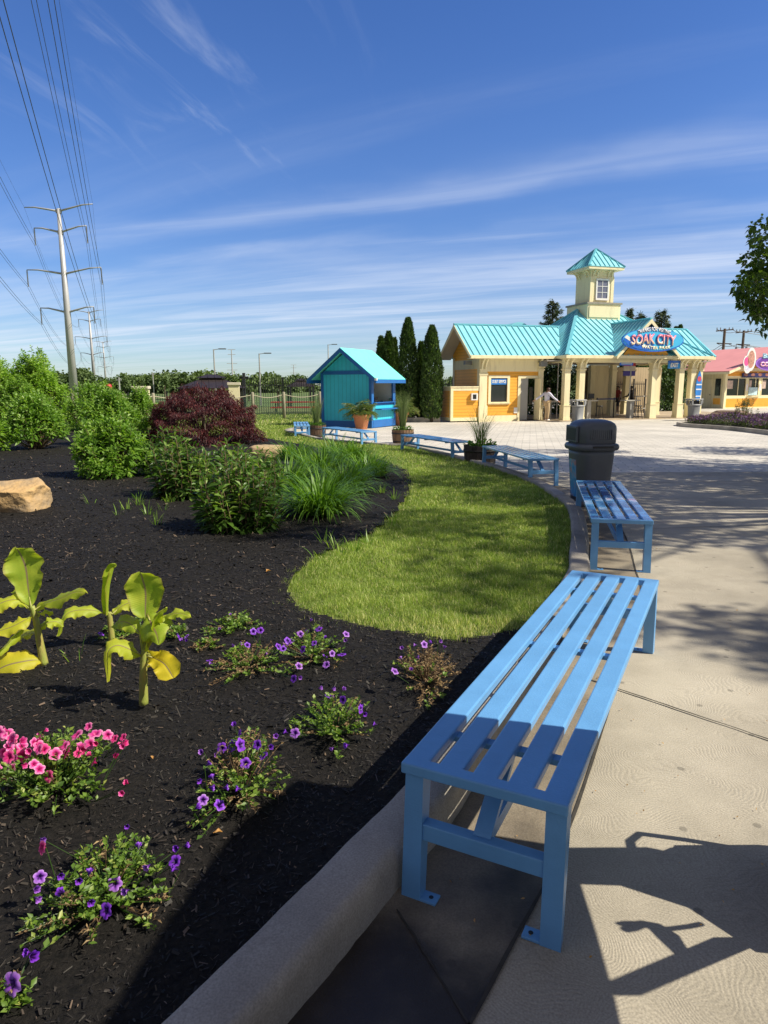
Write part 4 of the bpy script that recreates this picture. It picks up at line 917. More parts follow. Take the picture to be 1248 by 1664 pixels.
# tower
TC = 3.58
m = MB(); m.box(TC - .92, TC + .92, TC - .92, TC + .92, 4.45, 5.42); m.box(TC - .84, TC + .84, TC - .955, TC - .92, 4.80, 5.32)
m.build('tower_base', M_cream, bld)
MB().box(TC - .98, TC + .98, TC - .98, TC + .98, 5.42, 5.50).build('tower_base_cap', P('cap_flashing', (.30, .27, .22), .6, .15), bld)
h = .64; m = MB(); m.box(TC - h, TC + h, TC - h, TC + h, 5.50, 7.05)
m.box(TC - h - .025, TC - h + .14, TC - h - .025, TC - h, 5.5, 6.72); m.box(TC + h - .14, TC + h + .025, TC - h - .025, TC - h, 5.5, 6.72); m.box(TC - h - .02, TC + h + .02, TC - h - .02, TC - h, 6.60, 6.75)
tw = m.build('tower', M_cream, bld)
m = MB()
for (x, y, dx, dy) in ((TC - h + .12, TC - h, 0, -1), (TC + h - .12, TC - h, 0, -1), (TC + h - .34, TC - h, 0, -1), (TC - h + .34, TC - h, 0, -1), (TC - h, TC - h + .12, -1, 0), (TC - h, TC + h - .12, -1, 0), (TC - h, TC - h + .34, -1, 0), (TC - h, TC + h - .34, -1, 0)):
    pts = [(x + dx * .03, y + dy * .03, 6.72), (x + dx * .05, y + dy * .05, 6.84), (x + dx * .12, y + dy * .12, 6.94), (x + dx * .24, y + dy * .24, 7.0)]
    for i in range(3): m.bar(pts[i], pts[i + 1], .05, .05, (dy, dx, 0))
m.build('tower_bracket', M_cream, tw)
w0, w1, wz0, wz1 = TC - .28, TC + .30, 5.72, 6.56
f = MB(); t_ = TC - h - .025; f.box(w0 - .07, w1 + .07, t_ - .03, t_ + .0, wz1, wz1 + .08); f.box(w0 - .07, w1 + .07, t_ - .05, t_ + .0, wz0 - .09, wz0); f.box(w0 - .07, w0, t_ - .03, t_, wz0, wz1); f.box(w1, w1 + .07, t_ - .03, t_, wz0, wz1)
f.box((w0 + w1) / 2 - .012, (w0 + w1) / 2 + .012, t_ - .02, t_ - .006, wz0, wz1)
for q in (1 / 3, 2 / 3): z = wz0 + (wz1 - wz0) * q; f.box(w0, w1, t_ - .022, t_ - .008, z - .012, z + .012)
tw_w = f.build('tower_window', M_white, tw); MB().box(w0, w1, t_ - .005, t_ + .03, wz0, wz1).build('pane', glass('tower_glass', (.16, .17, .24)), tw_w)
e = .98; m = MB(); m.box(TC - e, TC + e, TC - e, TC + e, 7.03, 7.15); m.build('tower_eave', M_cream, tw)
mf, mr = MB(), MB(); ap = (TC, TC, 8.12); cs = [(TC - e - .03, TC - e - .03, 7.16), (TC + e + .03, TC - e - .03, 7.16), (TC + e + .03, TC + e + .03, 7.16), (TC - e - .03, TC + e + .03, 7.16)]
for i in range(4): seam_face(mf, mr, [cs[i], cs[(i + 1) % 4], ap], .26); cap(mr, cs[i], ap, .09)
tr = mf.build('tower_roof', M_roof, tw); mr.build('roof_seams', M_roofdk, tr)
# round louvred dormer behind the ridge
m = MB().mat(M_roof)
pr = [(-.75 + .75 + .62 * math.cos(a), 4.6, 4.22 + .45 * math.sin(a)) for a in np.linspace(0, math.pi, 14)]
m.prism([(p[0] + .05, p[1], p[2]) for p in pr], (0, 1.2, 0)); m.mat(P('dormer_blue', (.02, .20, .50), .5)).prism([(.05 + .45 * math.cos(a), 4.58, 4.22 + .33 * math.sin(a)) for a in np.linspace(0, math.pi, 12)], (0, .02, 0)); m.mat(M_roof)
for q in (-.2, .08, .34): m.box(q - .02, q + .1, 4.55, 4.575, 4.2, 4.5)
m.build('round_dormer', None, bld)

# low orange enclosure at the left end
enc = thing('utility_enclosure', 'low orange box enclosure with cream trim at the left end of the building', 'enclosure', (*bt(-5.15, .8), -.25), TH, scale=K)
a_, b_2, h = 1.30, 2.3, 1.50
m = MB(); m.box(.0, a_, .0, .05, .12, h); m.box(0, .05, .05, b_2, .12, h); m.build('wall', M_orange, enc)
m = MB(); m.box(-.02, .10, -.02, .10, .05, h); m.box(-.02, .1, b_2 - .1, b_2, .05, h); m.box(.1, a_, -.015, .04, .05, .20); m.box(-.015, .04, .1, b_2 - .1, .05, .20); m.box(.1, a_, -.015, .04, h - .14, h); m.box(-.015, .04, .1, b_2 - .1, h - .14, h); m.box(-.04, a_, -.04, b_2, h, h + .05)
m.build('trim', M_cream, enc)
bx = MB().box(.92, 1.22, -.12, -.016, .95, 1.25).build('notice_box', M_white, enc); MB().box(.98, 1.15, -.125, -.121, 1.0, 1.2).build('dark_panel', M_black, bx)
tag(MB().box(bt(-5.9, 1.6)[0] - 1.6, bt(-5.9, 1.6)[0] + .6, bt(-5.9, 1.6)[1] - .3, bt(-5.9, 1.6)[1] + .3, -.27, -.02).build('kerb_block', M_curb), 'low pale concrete kerb left of the orange enclosure', 'kerb')

# ---------------- signs
def ellipse(cx, cz, rx, rz, y, n=48): return [(cx + rx * math.cos(2 * math.pi * k / n), y, cz + rz * math.sin(2 * math.pi * k / n)) for k in range(n)]
sgn = thing('park_sign', 'oval blue sign with pink lettering hung on the dormer of the entrance building', 'sign', (*bt(3.88, -.74), -.25 + K * 3.52), TH, scale=K)
M_s1 = P('sign_sky_blue', (.07, .50, .85), .35, .03); M_s2 = P('sign_royal_blue', (.02, .14, .62), .35, .03)
m = MB().mat(M_s2).prism(ellipse(0, 0, 1.62, .50, 0), (0, .08, 0)); m.build('panel', None, sgn)
m = MB(); m.prism(ellipse(0, .02, 1.58, .46, -.006), (0, .004, 0)); m.build('panel_face', M_s1, sgn)
wv = [(-1.56, -.008, -.02), (-1.50, -.008, .13), (-1.15, -.008, -.02), (-.7, -.008, -.16), (-.3, -.008, -.20)]
m = MB().mat(M_white).prism([(-1.40, -.012, .20), (-1.10, -.012, .02), (-.5, -.012, -.18), (0, -.012, -.22), (-.5, -.012, -.26), (-1.1, -.012, -.12), (-1.52, -.012, .10)], (0, .003, 0))
m.mat(M_s2).prism([(-1.53, -.016, .08), (-1.1, -.016, -.13), (-.5, -.016, -.27), (0, -.016, -.24), (.1, -.016, -.40), (-.4, -.016, -.42), (-.9, -.016, -.36), (-1.35, -.016, -.20), (-1.56, -.016, -.03)], (0, .003, 0)); m.build('wave', None, sgn)
M_tpink = leafmat  # placeholder
def grad_mat(name, lo, hi, z0, z1):
    m, nt, b = base_mat(name); L = nt.links.new; tcn = node(nt, 'ShaderNodeTexCoord'); s = node(nt, 'ShaderNodeSeparateXYZ'); L(tcn.outputs['Object'], s.inputs[0])
    mr_ = node(nt, 'ShaderNodeMapRange'); L(s.outputs[2], mr_.inputs[0]); mr_.inputs[1].default_value = z0; mr_.inputs[2].default_value = z1
    cr = node(nt, 'ShaderNodeValToRGB'); L(mr_.outputs[0], cr.inputs[0]); cr.color_ramp.elements[0].color = (*lo, 1); cr.color_ramp.elements[1].color = (*hi, 1); k = cr.color_ramp.elements.new(.45); k.color = (.90, .45, .45, 1)
    L(cr.outputs[0], b.inputs['Base Color']); b.inputs['Roughness'].default_value = .4; return m
M_pinkg = grad_mat('lettering_pink', (.90, .78, .50), (.85, .09, .18), -.18, .26)
wp = lambda X: .03 * np.cos(X * 6) 
up = (0, 0, 1); rt = (1, 0, 0)
text('SOAK CITY', 'lettering', M_s2, sgn, (-.03, -.024, .0), rt, up, 2.40, .48, .06, .004, wp)
text('SOAK CITY', 'lettering', M_pinkg, sgn, (0, -.034, .03), rt, up, 2.34, .44, .03, .006, wp)
text('WATER PARK', 'lettering', P('lettering_cream', (.85, .80, .52), .5, .02), sgn, (.15, -.022, -.33), rt, up, 1.55, .13, .04, .004, lambda X: .05 * (2 * X) ** 2)
text('THANKS FOR VISITING', 'lettering', M_s2, sgn, (.0, -.012, .47), rt, up, 1.76, .20, .06, .004, lambda X: -.16 * (2 * X) ** 2)
text('THANKS FOR VISITING', 'lettering', M_white, sgn, (.0, -.020, .475), rt, up, 1.74, .17, .022, .006, lambda X: -.16 * (2 * X) ** 2)
ex = thing('exit_sign', 'blue hanging sign reading EXIT under the pavilion beam', 'sign', (*bt(5.56, -.16), -.25 + K * 2.48), TH, scale=K)
MB().box(-.33, .33, 0, .04, -.18, .18).build('panel', P('exit_blue', (.03, .30, .72), .4, .03), ex); MB().box(-.33, .33, -.006, -.001, .05, .18).build('upper_band', M_s2, ex)
text('EXIT', 'lettering', M_white, ex, (0, -.008, -.02), rt, up, .42, .2, .05)
MB().tube([(-.2, .02, .18), (-.2, .02, .28)], .012, 6).tube([(.2, .02, .18), (.2, .02, .28)], .012, 6).build('hanger', M_steel, ex)
s3 = thing('notice_sign', 'small blue notice strip hanging under the middle of the beam', 'sign', (*bt(3.02, -.1), -.25 + K * 2.52), TH, scale=K); MB().box(-.35, .35, 0, .03, -.08, .06).build('panel', M_s2, s3); MB().box(-.28, .28, -.006, -.001, -.035, .02).build('print_band', P('print_grey', (.45, .5, .6), .6), s3)
s4 = thing('notice_sign', 'red, white and purple notice sign hanging beside the fourth column', 'sign', (*bt(4.15, 1.2), -.25 + K * 2.32), TH, scale=K)
MB().box(-.33, .33, 0, .03, -.33, -.10).build('lower_panel', P('sign_purple', (.05, .04, .26), .5), s4); MB().box(-.33, .33, 0, .03, -.10, .13).build('middle_panel', P('sign_pale', (.55, .50, .42), .5), s4); MB().box(-.33, .33, 0, .03, .13, .27).build('upper_panel', P('sign_red', (.45, .03, .04), .5), s4); MB().tube([(0, .015, .27), (0, .015, .4)], .01, 6).build('hanger', M_steel, s4)
s5 = thing('surfboard_sign', 'tall blue and white surfboard shaped sign at the right-hand columns', 'sign', (*bt(6.98, -.22), -.25 + K * 1.45), TH, scale=K)
pts = [(.17 * math.sin(math.pi * k / 14) ** .7, 0, .75 - 1.6 * k / 14) for k in range(15)]; pts += [(-x, 0, z) for x, _, z in pts[::-1][1:-1]]
MB().prism(pts, (0, .04, 0)).build('board', P('surf_blue', (.03, .22, .66), .35), s5)
for z in (-.1, .12, -.42): MB().box(-.15, .15, -.006, -.001, z - .03, z + .025).build('white_band', M_white, s5)
MB().prism(ellipse(0, .38, .11, .12, -.006, 20), (0, .005, 0)).build('red_disc', P('disc_red', (.6, .08, .12), .4), s5)

# ---------------- turnstiles, rails and things inside the bay
def counter(s, t, label, w=.5):
    c = thing('ticket_counter', label, 'counter', (*bt(s, t), -.21), TH, 'steel counters in the pavilion', K)
    MB().box(-.10, .10, -.15, .15, 0, .80).build('pedestal', M_steel, c); MB().box(-w, w, -.22, .22, .80, .85).build('counter_top', P('counter_top', (.45, .43, .38), .5), c); return c
counter(-.42, .75, 'steel counter the walking person reaches for', .34); counter(1.75, .9, 'steel counter with two dark screens right of the paired columns', .42); counter(3.75, .45, 'steel counter with a metal rail and stool beside it', .4)
for s, t, l in ((1.5, .9, 'left dark screen on the counter behind the grey bin'), (1.95, .9, 'right dark screen on the counter behind the grey bin')):
    tt = thing('screen', l, 'screen', (*bt(s, t), -.21 + K * .85), TH + .2, None, K); MB().bbox(-.17, .17, 0, .05, .06, .30, .01).build('display', M_black, tt); MB().tube([(0, .03, 0), (0, .03, .1)], .02, 8).build('stand', M_black, tt)
rl = thing('metal_rail', 'galvanised rail gate right of the steel counter', 'rail', (*bt(4.0, .35), -.21), TH, None, K)
MB().tube([(0, 0, 0), (0, 0, 1.0), (.0, 0, 1.0)], .02, 8).tube([(.75, 0, 0), (.75, 0, 1.02)], .025, 8).tube([(0, 0, 1.0), (.75, 0, 1.02)], .02, 8).tube([(0, 0, .45), (.75, 0, .45)], .015, 8).build('rail', M_steel, rl)
br = thing('belt_barrier', 'dark belt barrier between the two counters', 'barrier', (*bt(2.25, .9), -.21), TH, None, K)
MB().tube([(0, 0, 0), (0, 0, .95)], .03, 8).lathe([(.15, 0), (.15, .02), (.02, .03)], 16, cap=False).build('post', M_black, br); MB().tube([(1.0, .1, 0), (1.0, .1, .95)], .03, 8).build('post', M_black, br); MB().box(0, 1.0, -.01, .04, .86, .92).build('belt', P('belt_blue', (.02, .03, .09), .6), br)
for s, t, l in ((2.2, .6, 'black bar stool beside the belt barrier'), (3.9, .05, 'black bar stool in front of the steel counter')):
    st = thing('bar_stool', l, 'stool', (*bt(s, t), -.21), TH, 'black stools in the pavilion', K); MB().lathe([(.15, .55), (.16, .57), (.15, .6), (.001, .6)], 16).build('seat', M_black, st)
    for a in range(4): x, y = math.cos(a * 1.57 + .78), math.sin(a * 1.57 + .78); MB().tube([(x * .2, y * .2, 0), (x * .1, y * .1, .56)], .013, 6).build('leg', M_black, st)
bk = thing('bucket', 'white plastic bucket on the pavilion floor', 'bucket', (*bt(5.05, .9), -.21), 0, None, K); MB().lathe([(.12, 0), (.15, .3), (.155, .33), (.14, .33), (.12, .05)], 20, cap=False).build('pail', M_white, bk, True); MB().lathe([(.119, .03), (.001, .03)], 20, cap=False).build('pail_base', M_white, bk)
for s, t in ((.25, 1.1), (1.62, 1.3), (3.75, .55)):
    po = thing('steel_post', {.25: 'thin steel post behind the walking person', 1.62: 'thin steel post behind the paired columns', 3.75: 'thin steel post rising from the steel counter'}[s], 'post', (*bt(s, t), -.21), TH, None, K); MB().tube([(0, 0, 0), (0, 0, 2.62)], .025, 8).lathe([(.07, 0), (.07, .012), (.02, .012)], 12, cap=False).build('pole', M_steel, po)
gt_ = thing('iron_gate', 'black iron gate panels in the shade at the back of the pavilion', 'gate', (*bt(5.2, 5.05), -.21), TH, None, K)
m = MB(); 
for z in (.1, .9, 1.55): m.box(0, 2.9, 0, .03, z, z + .04)
for k in range(24): m.box(k * .125, k * .125 + .018, .005, .025, 0, 1.7)
for k in (0, .75, 1.5, 2.1, 2.85): m.box(k, k + .06, -.01, .05, 0, 1.85)
m.build('gate_panel', M_black, gt_)
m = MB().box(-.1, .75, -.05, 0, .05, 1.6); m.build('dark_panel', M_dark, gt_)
ext = thing('fire_extinguisher', 'red fire extinguisher mounted beside the middle column', 'extinguisher', (*bt(4.72, .2), -.25 + K * 1.1), TH, None, K); MB().lathe([(.001, 0), (.05, .005), (.055, .03), (.055, .26), (.03, .31), (.015, .33), (.001, .33)], 14, (0.02, .0), cap=False).build('cylinder', P('ext_red', (.55, .02, .02), .35), ext, True); MB().box(-.0, .07, -.015, .015, .33, .37).build('valve', M_black, ext)

# ================================================================== FOOD STAND (right)
def plane_hit(px, py, O, ang):
    r = _ray(px, py); u = (math.cos(ang), math.sin(ang)); v = (-u[1], u[0]); k = (O[0] * v[0] + O[1] * v[1]) / (r[0] * v[0] + r[1] * v[1])
    P_ = (r[0] * k, r[1] * k); return ((P_[0] - O[0]) * u[0] + (P_[1] - O[1]) * u[1], HC + r[2] * k + .25)
CP = G(1174.4, 664.0)[:2]; A2 = R(21)
fs = thing('snack_stand', 'orange and cream snack stand with a pink roof at the right edge', 'building', (*CP, -.25), A2)
H = lambda px, py: plane_hit(px, py, CP, A2)
M_pink = P('pink_roof', (.78, .33, .33), .7, .06, .6, .2, 10)
x_w1 = H(1181.5, 615); x_w1b = H(1210, 642.6); w2a, w2b = H(1217, 615)[0], H(1231, 640)[0]; w3a = H(1239, 615)[0]
zt, zbm = x_w1[1], x_w1b[1]; EH = 2.95; PKX = 4.7; PKZ = 4.55; FW = 9.4
holes = [(x_w1[0], x_w1b[0], zbm, zt), (w2a, w2b, zbm, zt), (w3a, w3a + 1.3, zbm, zt)]
m = MB(); m.mat(M_orangev); wall_s(m, 0, FW, .08, zbm - .22, [], 0, .1); m.mat(M_cream); wall_s(m, 0, FW, zbm - .22, zt + .18, holes, -.01, .1); m.mat(M_cream).box(0, FW, -.015, .1, 0, .08); m.mat(M_orange).box(0, FW, -.0, .1, zt + .18, EH - .2); m.mat(M_cream).box(0, FW, -.02, .1, EH - .2, EH + .05)
m.mat(M_orange).prism([(.3, 0, EH + .05), (FW - .3, 0, EH + .05), (PKX, 0, PKZ - .15)], (0, .1, 0))
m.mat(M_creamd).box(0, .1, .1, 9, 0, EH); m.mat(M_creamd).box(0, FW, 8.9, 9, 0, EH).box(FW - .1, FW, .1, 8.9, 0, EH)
m.build('wall', None, fs)
for (a, b, z0, z1) in holes:
    w = MB().box(a, b, .05, .06, z0, z1).build('window', M_glass, fs); f = MB(); f.box(a - .06, a, -.03, .03, z0 - .03, z1 + .06); f.box(b, b + .06, -.03, .03, z0 - .03, z1 + .06); f.box(a, b, -.03, .03, z1, z1 + .06); f.box((a + b) / 2 + .2, (a + b) / 2 + .25, .0, .04, z0, z1) if b - a > 1 else None; f.build('frame', M_cream, w)
    MB().box(a + .1, a + (b - a) * .35, .035, .045, z0 + .5, z1 - .15).build('poster', P('poster_pale', (.55, .42, .36), .5, .3, 6), w)
MB().box(w2a - .1, w2b + .15, -.45, -.02, zbm - .08, zbm - .03).build('counter_shelf', M_cream, fs)
MB().box(w2a + .02, w2b - .1, -.05, -.035, zbm + .02, zbm + .6).build('price_board', P('price_board', (.45, .62, .72), .5, .3, 5), fs)
for a in (w2a - .25, w2b + .1): MB().box(a, a + .2, -.025, -.012, zbm + .35, zbm + .85).build('menu_card', P('menu_card', (.70, .66, .74), .5, .2, 8), fs)
m = MB(); m.box(-.08, .14, -.10, .1, 0, EH + .02); m.build('corner_post', M_cream, fs)
# door and side window on the shaded left wall
m = MB().mat(M_creamd).box(-.04, -.0, 1.15, 2.05, .02, 2.2); dd = m.build('door', None, fs); MB().box(-.08, -.045, 1.22, 1.30, .98, 1.04).build('handle', M_black, dd)
MB().box(-.03, .0, .35, .85, zbm, zt).build('window', M_glass, fs); MB().box(-.03, -.001, .3, .95, .3, zbm - .2).build('orange_panel', M_orangev, fs)
m = MB(); ov = .75; sl2 = (PKZ - EH) / PKX; y0 = -1.0
for s in (0, 1):
    xa = -ov if s == 0 else FW + ov; za = EH - ov * sl2
    m.prism([(xa, y0, za), (xa, 9.5, za), (PKX, 9.5, PKZ), (PKX, y0, PKZ)], (0, 0, .06))
rf2 = m.build('roof', M_pink, fs)
m = MB()
for s in (0, 1):
    xa = -ov if s == 0 else FW + ov; za = EH - ov * sl2
    m.prism([(xa, y0 - .04, za - .16), (xa, y0 - .04, za + .03), (PKX, y0 - .04, PKZ + .03), (PKX, y0 - .04, PKZ - .18)], (0, .035, 0)); m.box(min(xa, xa + .03), max(xa, xa + .03), y0, 9.5, za - .16, za - .001)
m.build('fascia', M_cream, fs)
MB().prism([(-ov + .03, y0 + .05, EH - ov * sl2 - .03), (0, y0 + .05, EH - .03), (0, y0 + .05, EH - .06), (-ov + .03, y0 + .05, EH - ov * sl2 - .06)], (0, 10, 0)).build('soffit', M_creamd, fs)
mbx = H(1204, 606)[0]
mn = thing('menu_board', 'long navy menu board above the snack stand windows', 'sign', (*CP, -.25), A2)
zm1, zm0 = H(1210, 606.3)[1], H(1210, 613.7)[1]
MB().box(mbx, mbx + 5, -.16, -.10, zm0, zm1).build('board', P('menu_navy', (.02, .02, .10), .4), mn)
for k in range(6): MB().prism([(mbx + .35 + k * .72 + .2 * math.cos(a), -.165, (zm0 + zm1) / 2 + .04 + .11 * math.sin(a)) for a in np.linspace(0, 6.28, 15)[:-1]], (0, .004, 0)).build('food_picture', P('food_picture', (.30, .13, .10), .5, .5, 6), mn)
cs_ = thing('dessert_sign', 'purple oval sign reading COOKIES on the gable of the snack stand', 'sign', (*CP, -.25), A2)
CP2 = (CP[0] + 1.12 * math.sin(A2), CP[1] - 1.12 * math.cos(A2)); H2 = lambda px, py: plane_hit(px, py, CP2, A2)
c0_ = H2(1228, 590); cxs, czs = c0_[0] + 1.62, H2(1240, 590)[1]
MB().prism(ellipse(cxs, czs, 1.62, .56, -1.12), (0, .06, 0)).build('panel', P('sign_violet', (.30, .14, .58), .4), cs_); MB().prism(ellipse(cxs, czs, 1.45, .45, -1.13), (0, .008, 0)).build('panel_face', P('sign_violet_dark', (.16, .05, .36), .4), cs_)
text('COOKIES', 'lettering', P('lettering_pale_pink', (.85, .45, .60), .4), cs_, (cxs + .05, -1.15, czs - .08), rt, up, 2.5, .36, .07, .01)
text('Bri', 'lettering', P('lettering_pale_blue', (.35, .62, .80), .4), cs_, (cxs - .55, -1.15, czs + .52), rt, up, .95, .36, .05, .01)
ic = thing('dessert_sign', 'cut-out sign of a pink and white dessert left of the purple oval', 'sign', (*CP, -.25), A2)
for px, py, rx, rz_, mt, nm in ((1220, 584, .52, .84, M_white, 'wafer_outline'), (1212.5, 587.5, .36, .42, M_white, 'scoop_outline'), (1214.5, 595, .40, .52, M_white, 'cone_outline')):
    q = H2(px, py); y = -1.12 - .01 * len(nm) * .3; o = MB().prism(ellipse(q[0], q[1], rx * .9, rz_, y), (0, .03, 0)).build(nm, mt, ic)
    mt2 = {'wafer_outline': P('wafer', (.50, .26, .20), .5, .5, 9), 'scoop_outline': P('scoop_pink', (.85, .10, .32), .4), 'cone_outline': P('scoop_white', (.62, .62, .75), .4, .3, 8)}[nm]
    MB().prism(ellipse(q[0], q[1], rx * .65, rz_ * .75, y - .006), (0, .004, 0)).build('filling', mt2, o)

# ================================================================== TREES
def trunk_mb(m, base, h, r, lean=(0, 0), n=9):
    pts = [(base[0] + lean[0] * t * t + .03 * math.sin(t * 9) * r * 3, base[1] + lean[1] * t * t, base[2] + h * t) for t in np.linspace(0, 1, 8)]
    m.tube(pts, [r * (1.25 if i == 0 else 1 - .6 * i / 7) for i in range(8)], n); return pts
M_bark = P('tree_bark', (.085, .065, .045), .9, .4, 4, .8, 25, stretch=(4, 4, .7))
M_arb = leafmat('arborvitae_spray', (.02, .042, .012), (.07, .135, .026), (.20, .30, .055), .6, .15)
def arborvitae(loc, h, r, label):
    t = thing('arborvitae', label, 'tree', loc, random.uniform(0, 6), 'row of narrow arborvitae by the kiosk')
    m = MB(); trunk_mb(m, (0, 0, 0), h * .5, .08); m.build('trunk', M_bark, t)
    n = int(9000 * h / 5); u = rng.random(n) ** .9; a = rng.uniform(0, 2 * np.pi, n)
    prof = np.interp(u, [0, .06, .2, .5, .8, .93, 1], [.55, .8, 1, .95, .62, .34, .06]) * r
    lump = 1 + .13 * np.sin(a * 5 + u * 17) * np.sin(u * 31 + a * 2) + .08 * np.sin(a * 3 + 11 * u)
    rr = prof * lump * (1 - .28 * rng.beta(1, 2.6, n)); P_ = np.c_[np.cos(a) * rr, np.sin(a) * rr, .15 + u * (h - .15)]
    D = np.c_[np.cos(a) * .55, np.sin(a) * .55, np.ones(n) * .9] + rng.normal(0, .25, (n, 3)); N = np.c_[np.cos(a), np.sin(a), np.zeros(n)] + rng.normal(0, .5, (n, 3))
    v, f = leaves(P_, D, rng.uniform(.10, .2, n), rng.uniform(.05, .09, n), N, .1, .0)
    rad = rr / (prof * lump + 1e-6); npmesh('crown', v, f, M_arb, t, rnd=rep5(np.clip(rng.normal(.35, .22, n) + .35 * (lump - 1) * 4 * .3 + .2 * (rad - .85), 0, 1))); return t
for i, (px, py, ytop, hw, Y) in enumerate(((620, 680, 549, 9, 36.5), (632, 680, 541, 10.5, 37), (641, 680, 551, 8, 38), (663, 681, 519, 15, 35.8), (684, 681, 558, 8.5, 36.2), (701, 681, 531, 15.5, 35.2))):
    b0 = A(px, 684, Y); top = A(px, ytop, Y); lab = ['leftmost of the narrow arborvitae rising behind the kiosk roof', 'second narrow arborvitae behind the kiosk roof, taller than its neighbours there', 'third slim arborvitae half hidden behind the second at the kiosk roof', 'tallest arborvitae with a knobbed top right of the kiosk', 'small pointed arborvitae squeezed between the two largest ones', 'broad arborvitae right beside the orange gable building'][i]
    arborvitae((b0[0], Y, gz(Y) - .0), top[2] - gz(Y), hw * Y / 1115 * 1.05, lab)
M_spr = leafmat('spruce_needles', (.03, .05, .022), (.075, .11, .045), (.14, .18, .07), .6, .1)
def spruce(px, ybase, ytop, Y, hw, label, sparse=1.0):
    b0 = A(px, ybase, Y); top = A(px, ytop, Y); h = top[2] + .3; t = thing('spruce_tree', label, 'tree', (b0[0], Y, -.3), random.uniform(0, 6), 'conifers standing behind the entrance building')
    m = MB(); trunk_mb(m, (0, 0, 0), h * .98, .16); V = []; F = []; base = 0; Rr = []; W = hw * Y / 1115
    k = int(60 * sparse)
    for i in range(k):
        u = i / k; z = h * (.30 + .69 * u); a = i * 2.4 + random.uniform(-.3, .3); L = W * (1.25 * (1 - u) ** .8 + .08) * random.uniform(.75, 1.15)
        e = (math.cos(a) * L, math.sin(a) * L, z - L * .12 + .1 * L * u); mid = (e[0] * .5, e[1] * .5, z - L * .16); m.tube([(0, 0, z), mid, e], [.035, .02, .006], 5)
        n = int(150 * (.35 + L / W)); tt = rng.uniform(.15, 1, n); q = np.array([0, 0, z])[None] * (1 - tt)[:, None] + np.array(e)[None] * tt[:, None]; q[:, 2] -= .16 * L * np.sin(np.pi * tt)
        D = np.array([math.cos(a), math.sin(a), .1])[None] + rng.normal(0, .55, (n, 3)); D[:, 2] -= .15; v, f = leaves(q + rng.normal(0, .07, (n, 3)), D, rng.uniform(.15, .34, n), rng.uniform(.04, .08, n), None, .1, .15)
        V.append(v); F.append(f + base); base += len(v); Rr.append(rep5(np.clip(rng.normal(.4, .25, n), 0, 1)))
    m.build('trunk', M_bark, t); npmesh('crown', np.vstack(V), np.vstack(F), M_spr, t, rnd=np.concatenate(Rr))
spruce(893, 640, 486, 52, 34, 'ragged spruce rising behind the left wing roof beside the tower')
spruce(1067, 640, 503, 54, 34, 'ragged spruce rising right of the sign gable', 1.1)
spruce(1034, 640, 508, 56, 20, 'spruce tip just visible between the tower base and the sign gable')
spruce(1016, 640, 500, 58, 10, 'thin spruce tip touching the right edge of the tower base')
for px, yt in ((1091, 533), (1098, 530)):
    b0 = A(px, 640, 50); top = A(px, yt, 50); o = arborvitae((b0[0], 50, -.3), top[2] + .3, .42, 'dark pointed tip showing above the right ridge, %s of a pair' % ('left' if px < 1095 else 'right'))
    o['group'] = 'pair of pointed tips above the ridge'

M_leafbig = leafmat('maple_leaf', (.03, .065, .012), (.10, .17, .025), (.20, .30, .05), .5, .35)
def crown_cloud(blobs, per, size, droop=.3):
    V = []; F = []; Rr = []; base = 0
    for (x, y, z, r) in blobs:
        n = int(per * r * r); d = rng.normal(0, 1, (n, 3)); d /= np.linalg.norm(d, axis=1)[:, None]; rr = r * rng.beta(5, 1.6, n)
        p = np.array([x, y, z]) + d * rr[:, None] * [1, 1, .75]; p += rng.normal(0, .05 * r, (n, 3)); D = d * .6 + rng.normal(0, .6, (n, 3)); D[:, 2] -= .15
        v, f = leaves(p, D, rng.uniform(*size, n), rng.uniform(*size, n) * .75, None, .15, droop); V.append(v); F.append(f + base); base += len(v)
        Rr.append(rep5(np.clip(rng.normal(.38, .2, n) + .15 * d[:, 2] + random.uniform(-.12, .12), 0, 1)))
    return np.vstack(V), np.vstack(F), np.concatenate(Rr)
def right_tree():
    tx, ty = 13.2, 12.2; t = thing('shade_tree', 'leafy shade tree whose branches hang in at the right edge of the sky', 'tree', (0, 0, 0))
    m = MB(); tr = trunk_mb(m, (tx, ty, -.25), 5.2, .26, (-.4, .2), 12); top = tr[-1]; blobs = []
    for i in range(34):
        a = i * 2.4; R_ = random.uniform(1.2, 4.9); z = random.uniform(3.6, 8.6); 
        if R_ > 3.8: z = random.uniform(3.0, 7.2)
        e = (tx - .3 + math.cos(a) * R_ * 1.05, ty + math.sin(a) * R_, z); blobs.append((*e, random.uniform(.65, 1.15)))
        mid = (tx * .6 + e[0] * .4, ty * .6 + e[1] * .4, 2.8 + (z - 2.8) * .6); m.tube([(tx - .2, ty + .05, 2.4 + random.uniform(0, 2)), mid, e], [.09, .05, .012], 6)
    # hanging outer sprays
    for px, py, r in ((1246, 372, .34), (1238, 392, .24), (1243, 415, .40), (1230, 432, .30), (1246, 452, .45), (1224, 452, .26), (1212, 462, .24), (1204, 470, .16), (1236, 474, .38), (1246, 492, .34), (1222, 490, .22), (1210, 492, .16), (1232, 503, .20), (1220, 513, .13), (1240, 517, .15), (1237, 528, .10), (1233, 539, .08)):
        p = A(px + 6, py, 13.0 + random.uniform(-.5, .5)); blobs.append((p[0], p[1], p[2], r * 1.15)); m.tube([(p[0] + 2.6, p[1] + random.uniform(-.6, .6), p[2] + .9), (p[0] + 1, p[1], p[2] + .45), p], [.03, .018, .005], 5)
    m.build('trunk', M_bark, t)
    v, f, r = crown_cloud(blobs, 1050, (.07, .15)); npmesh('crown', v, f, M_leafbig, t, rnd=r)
right_tree()
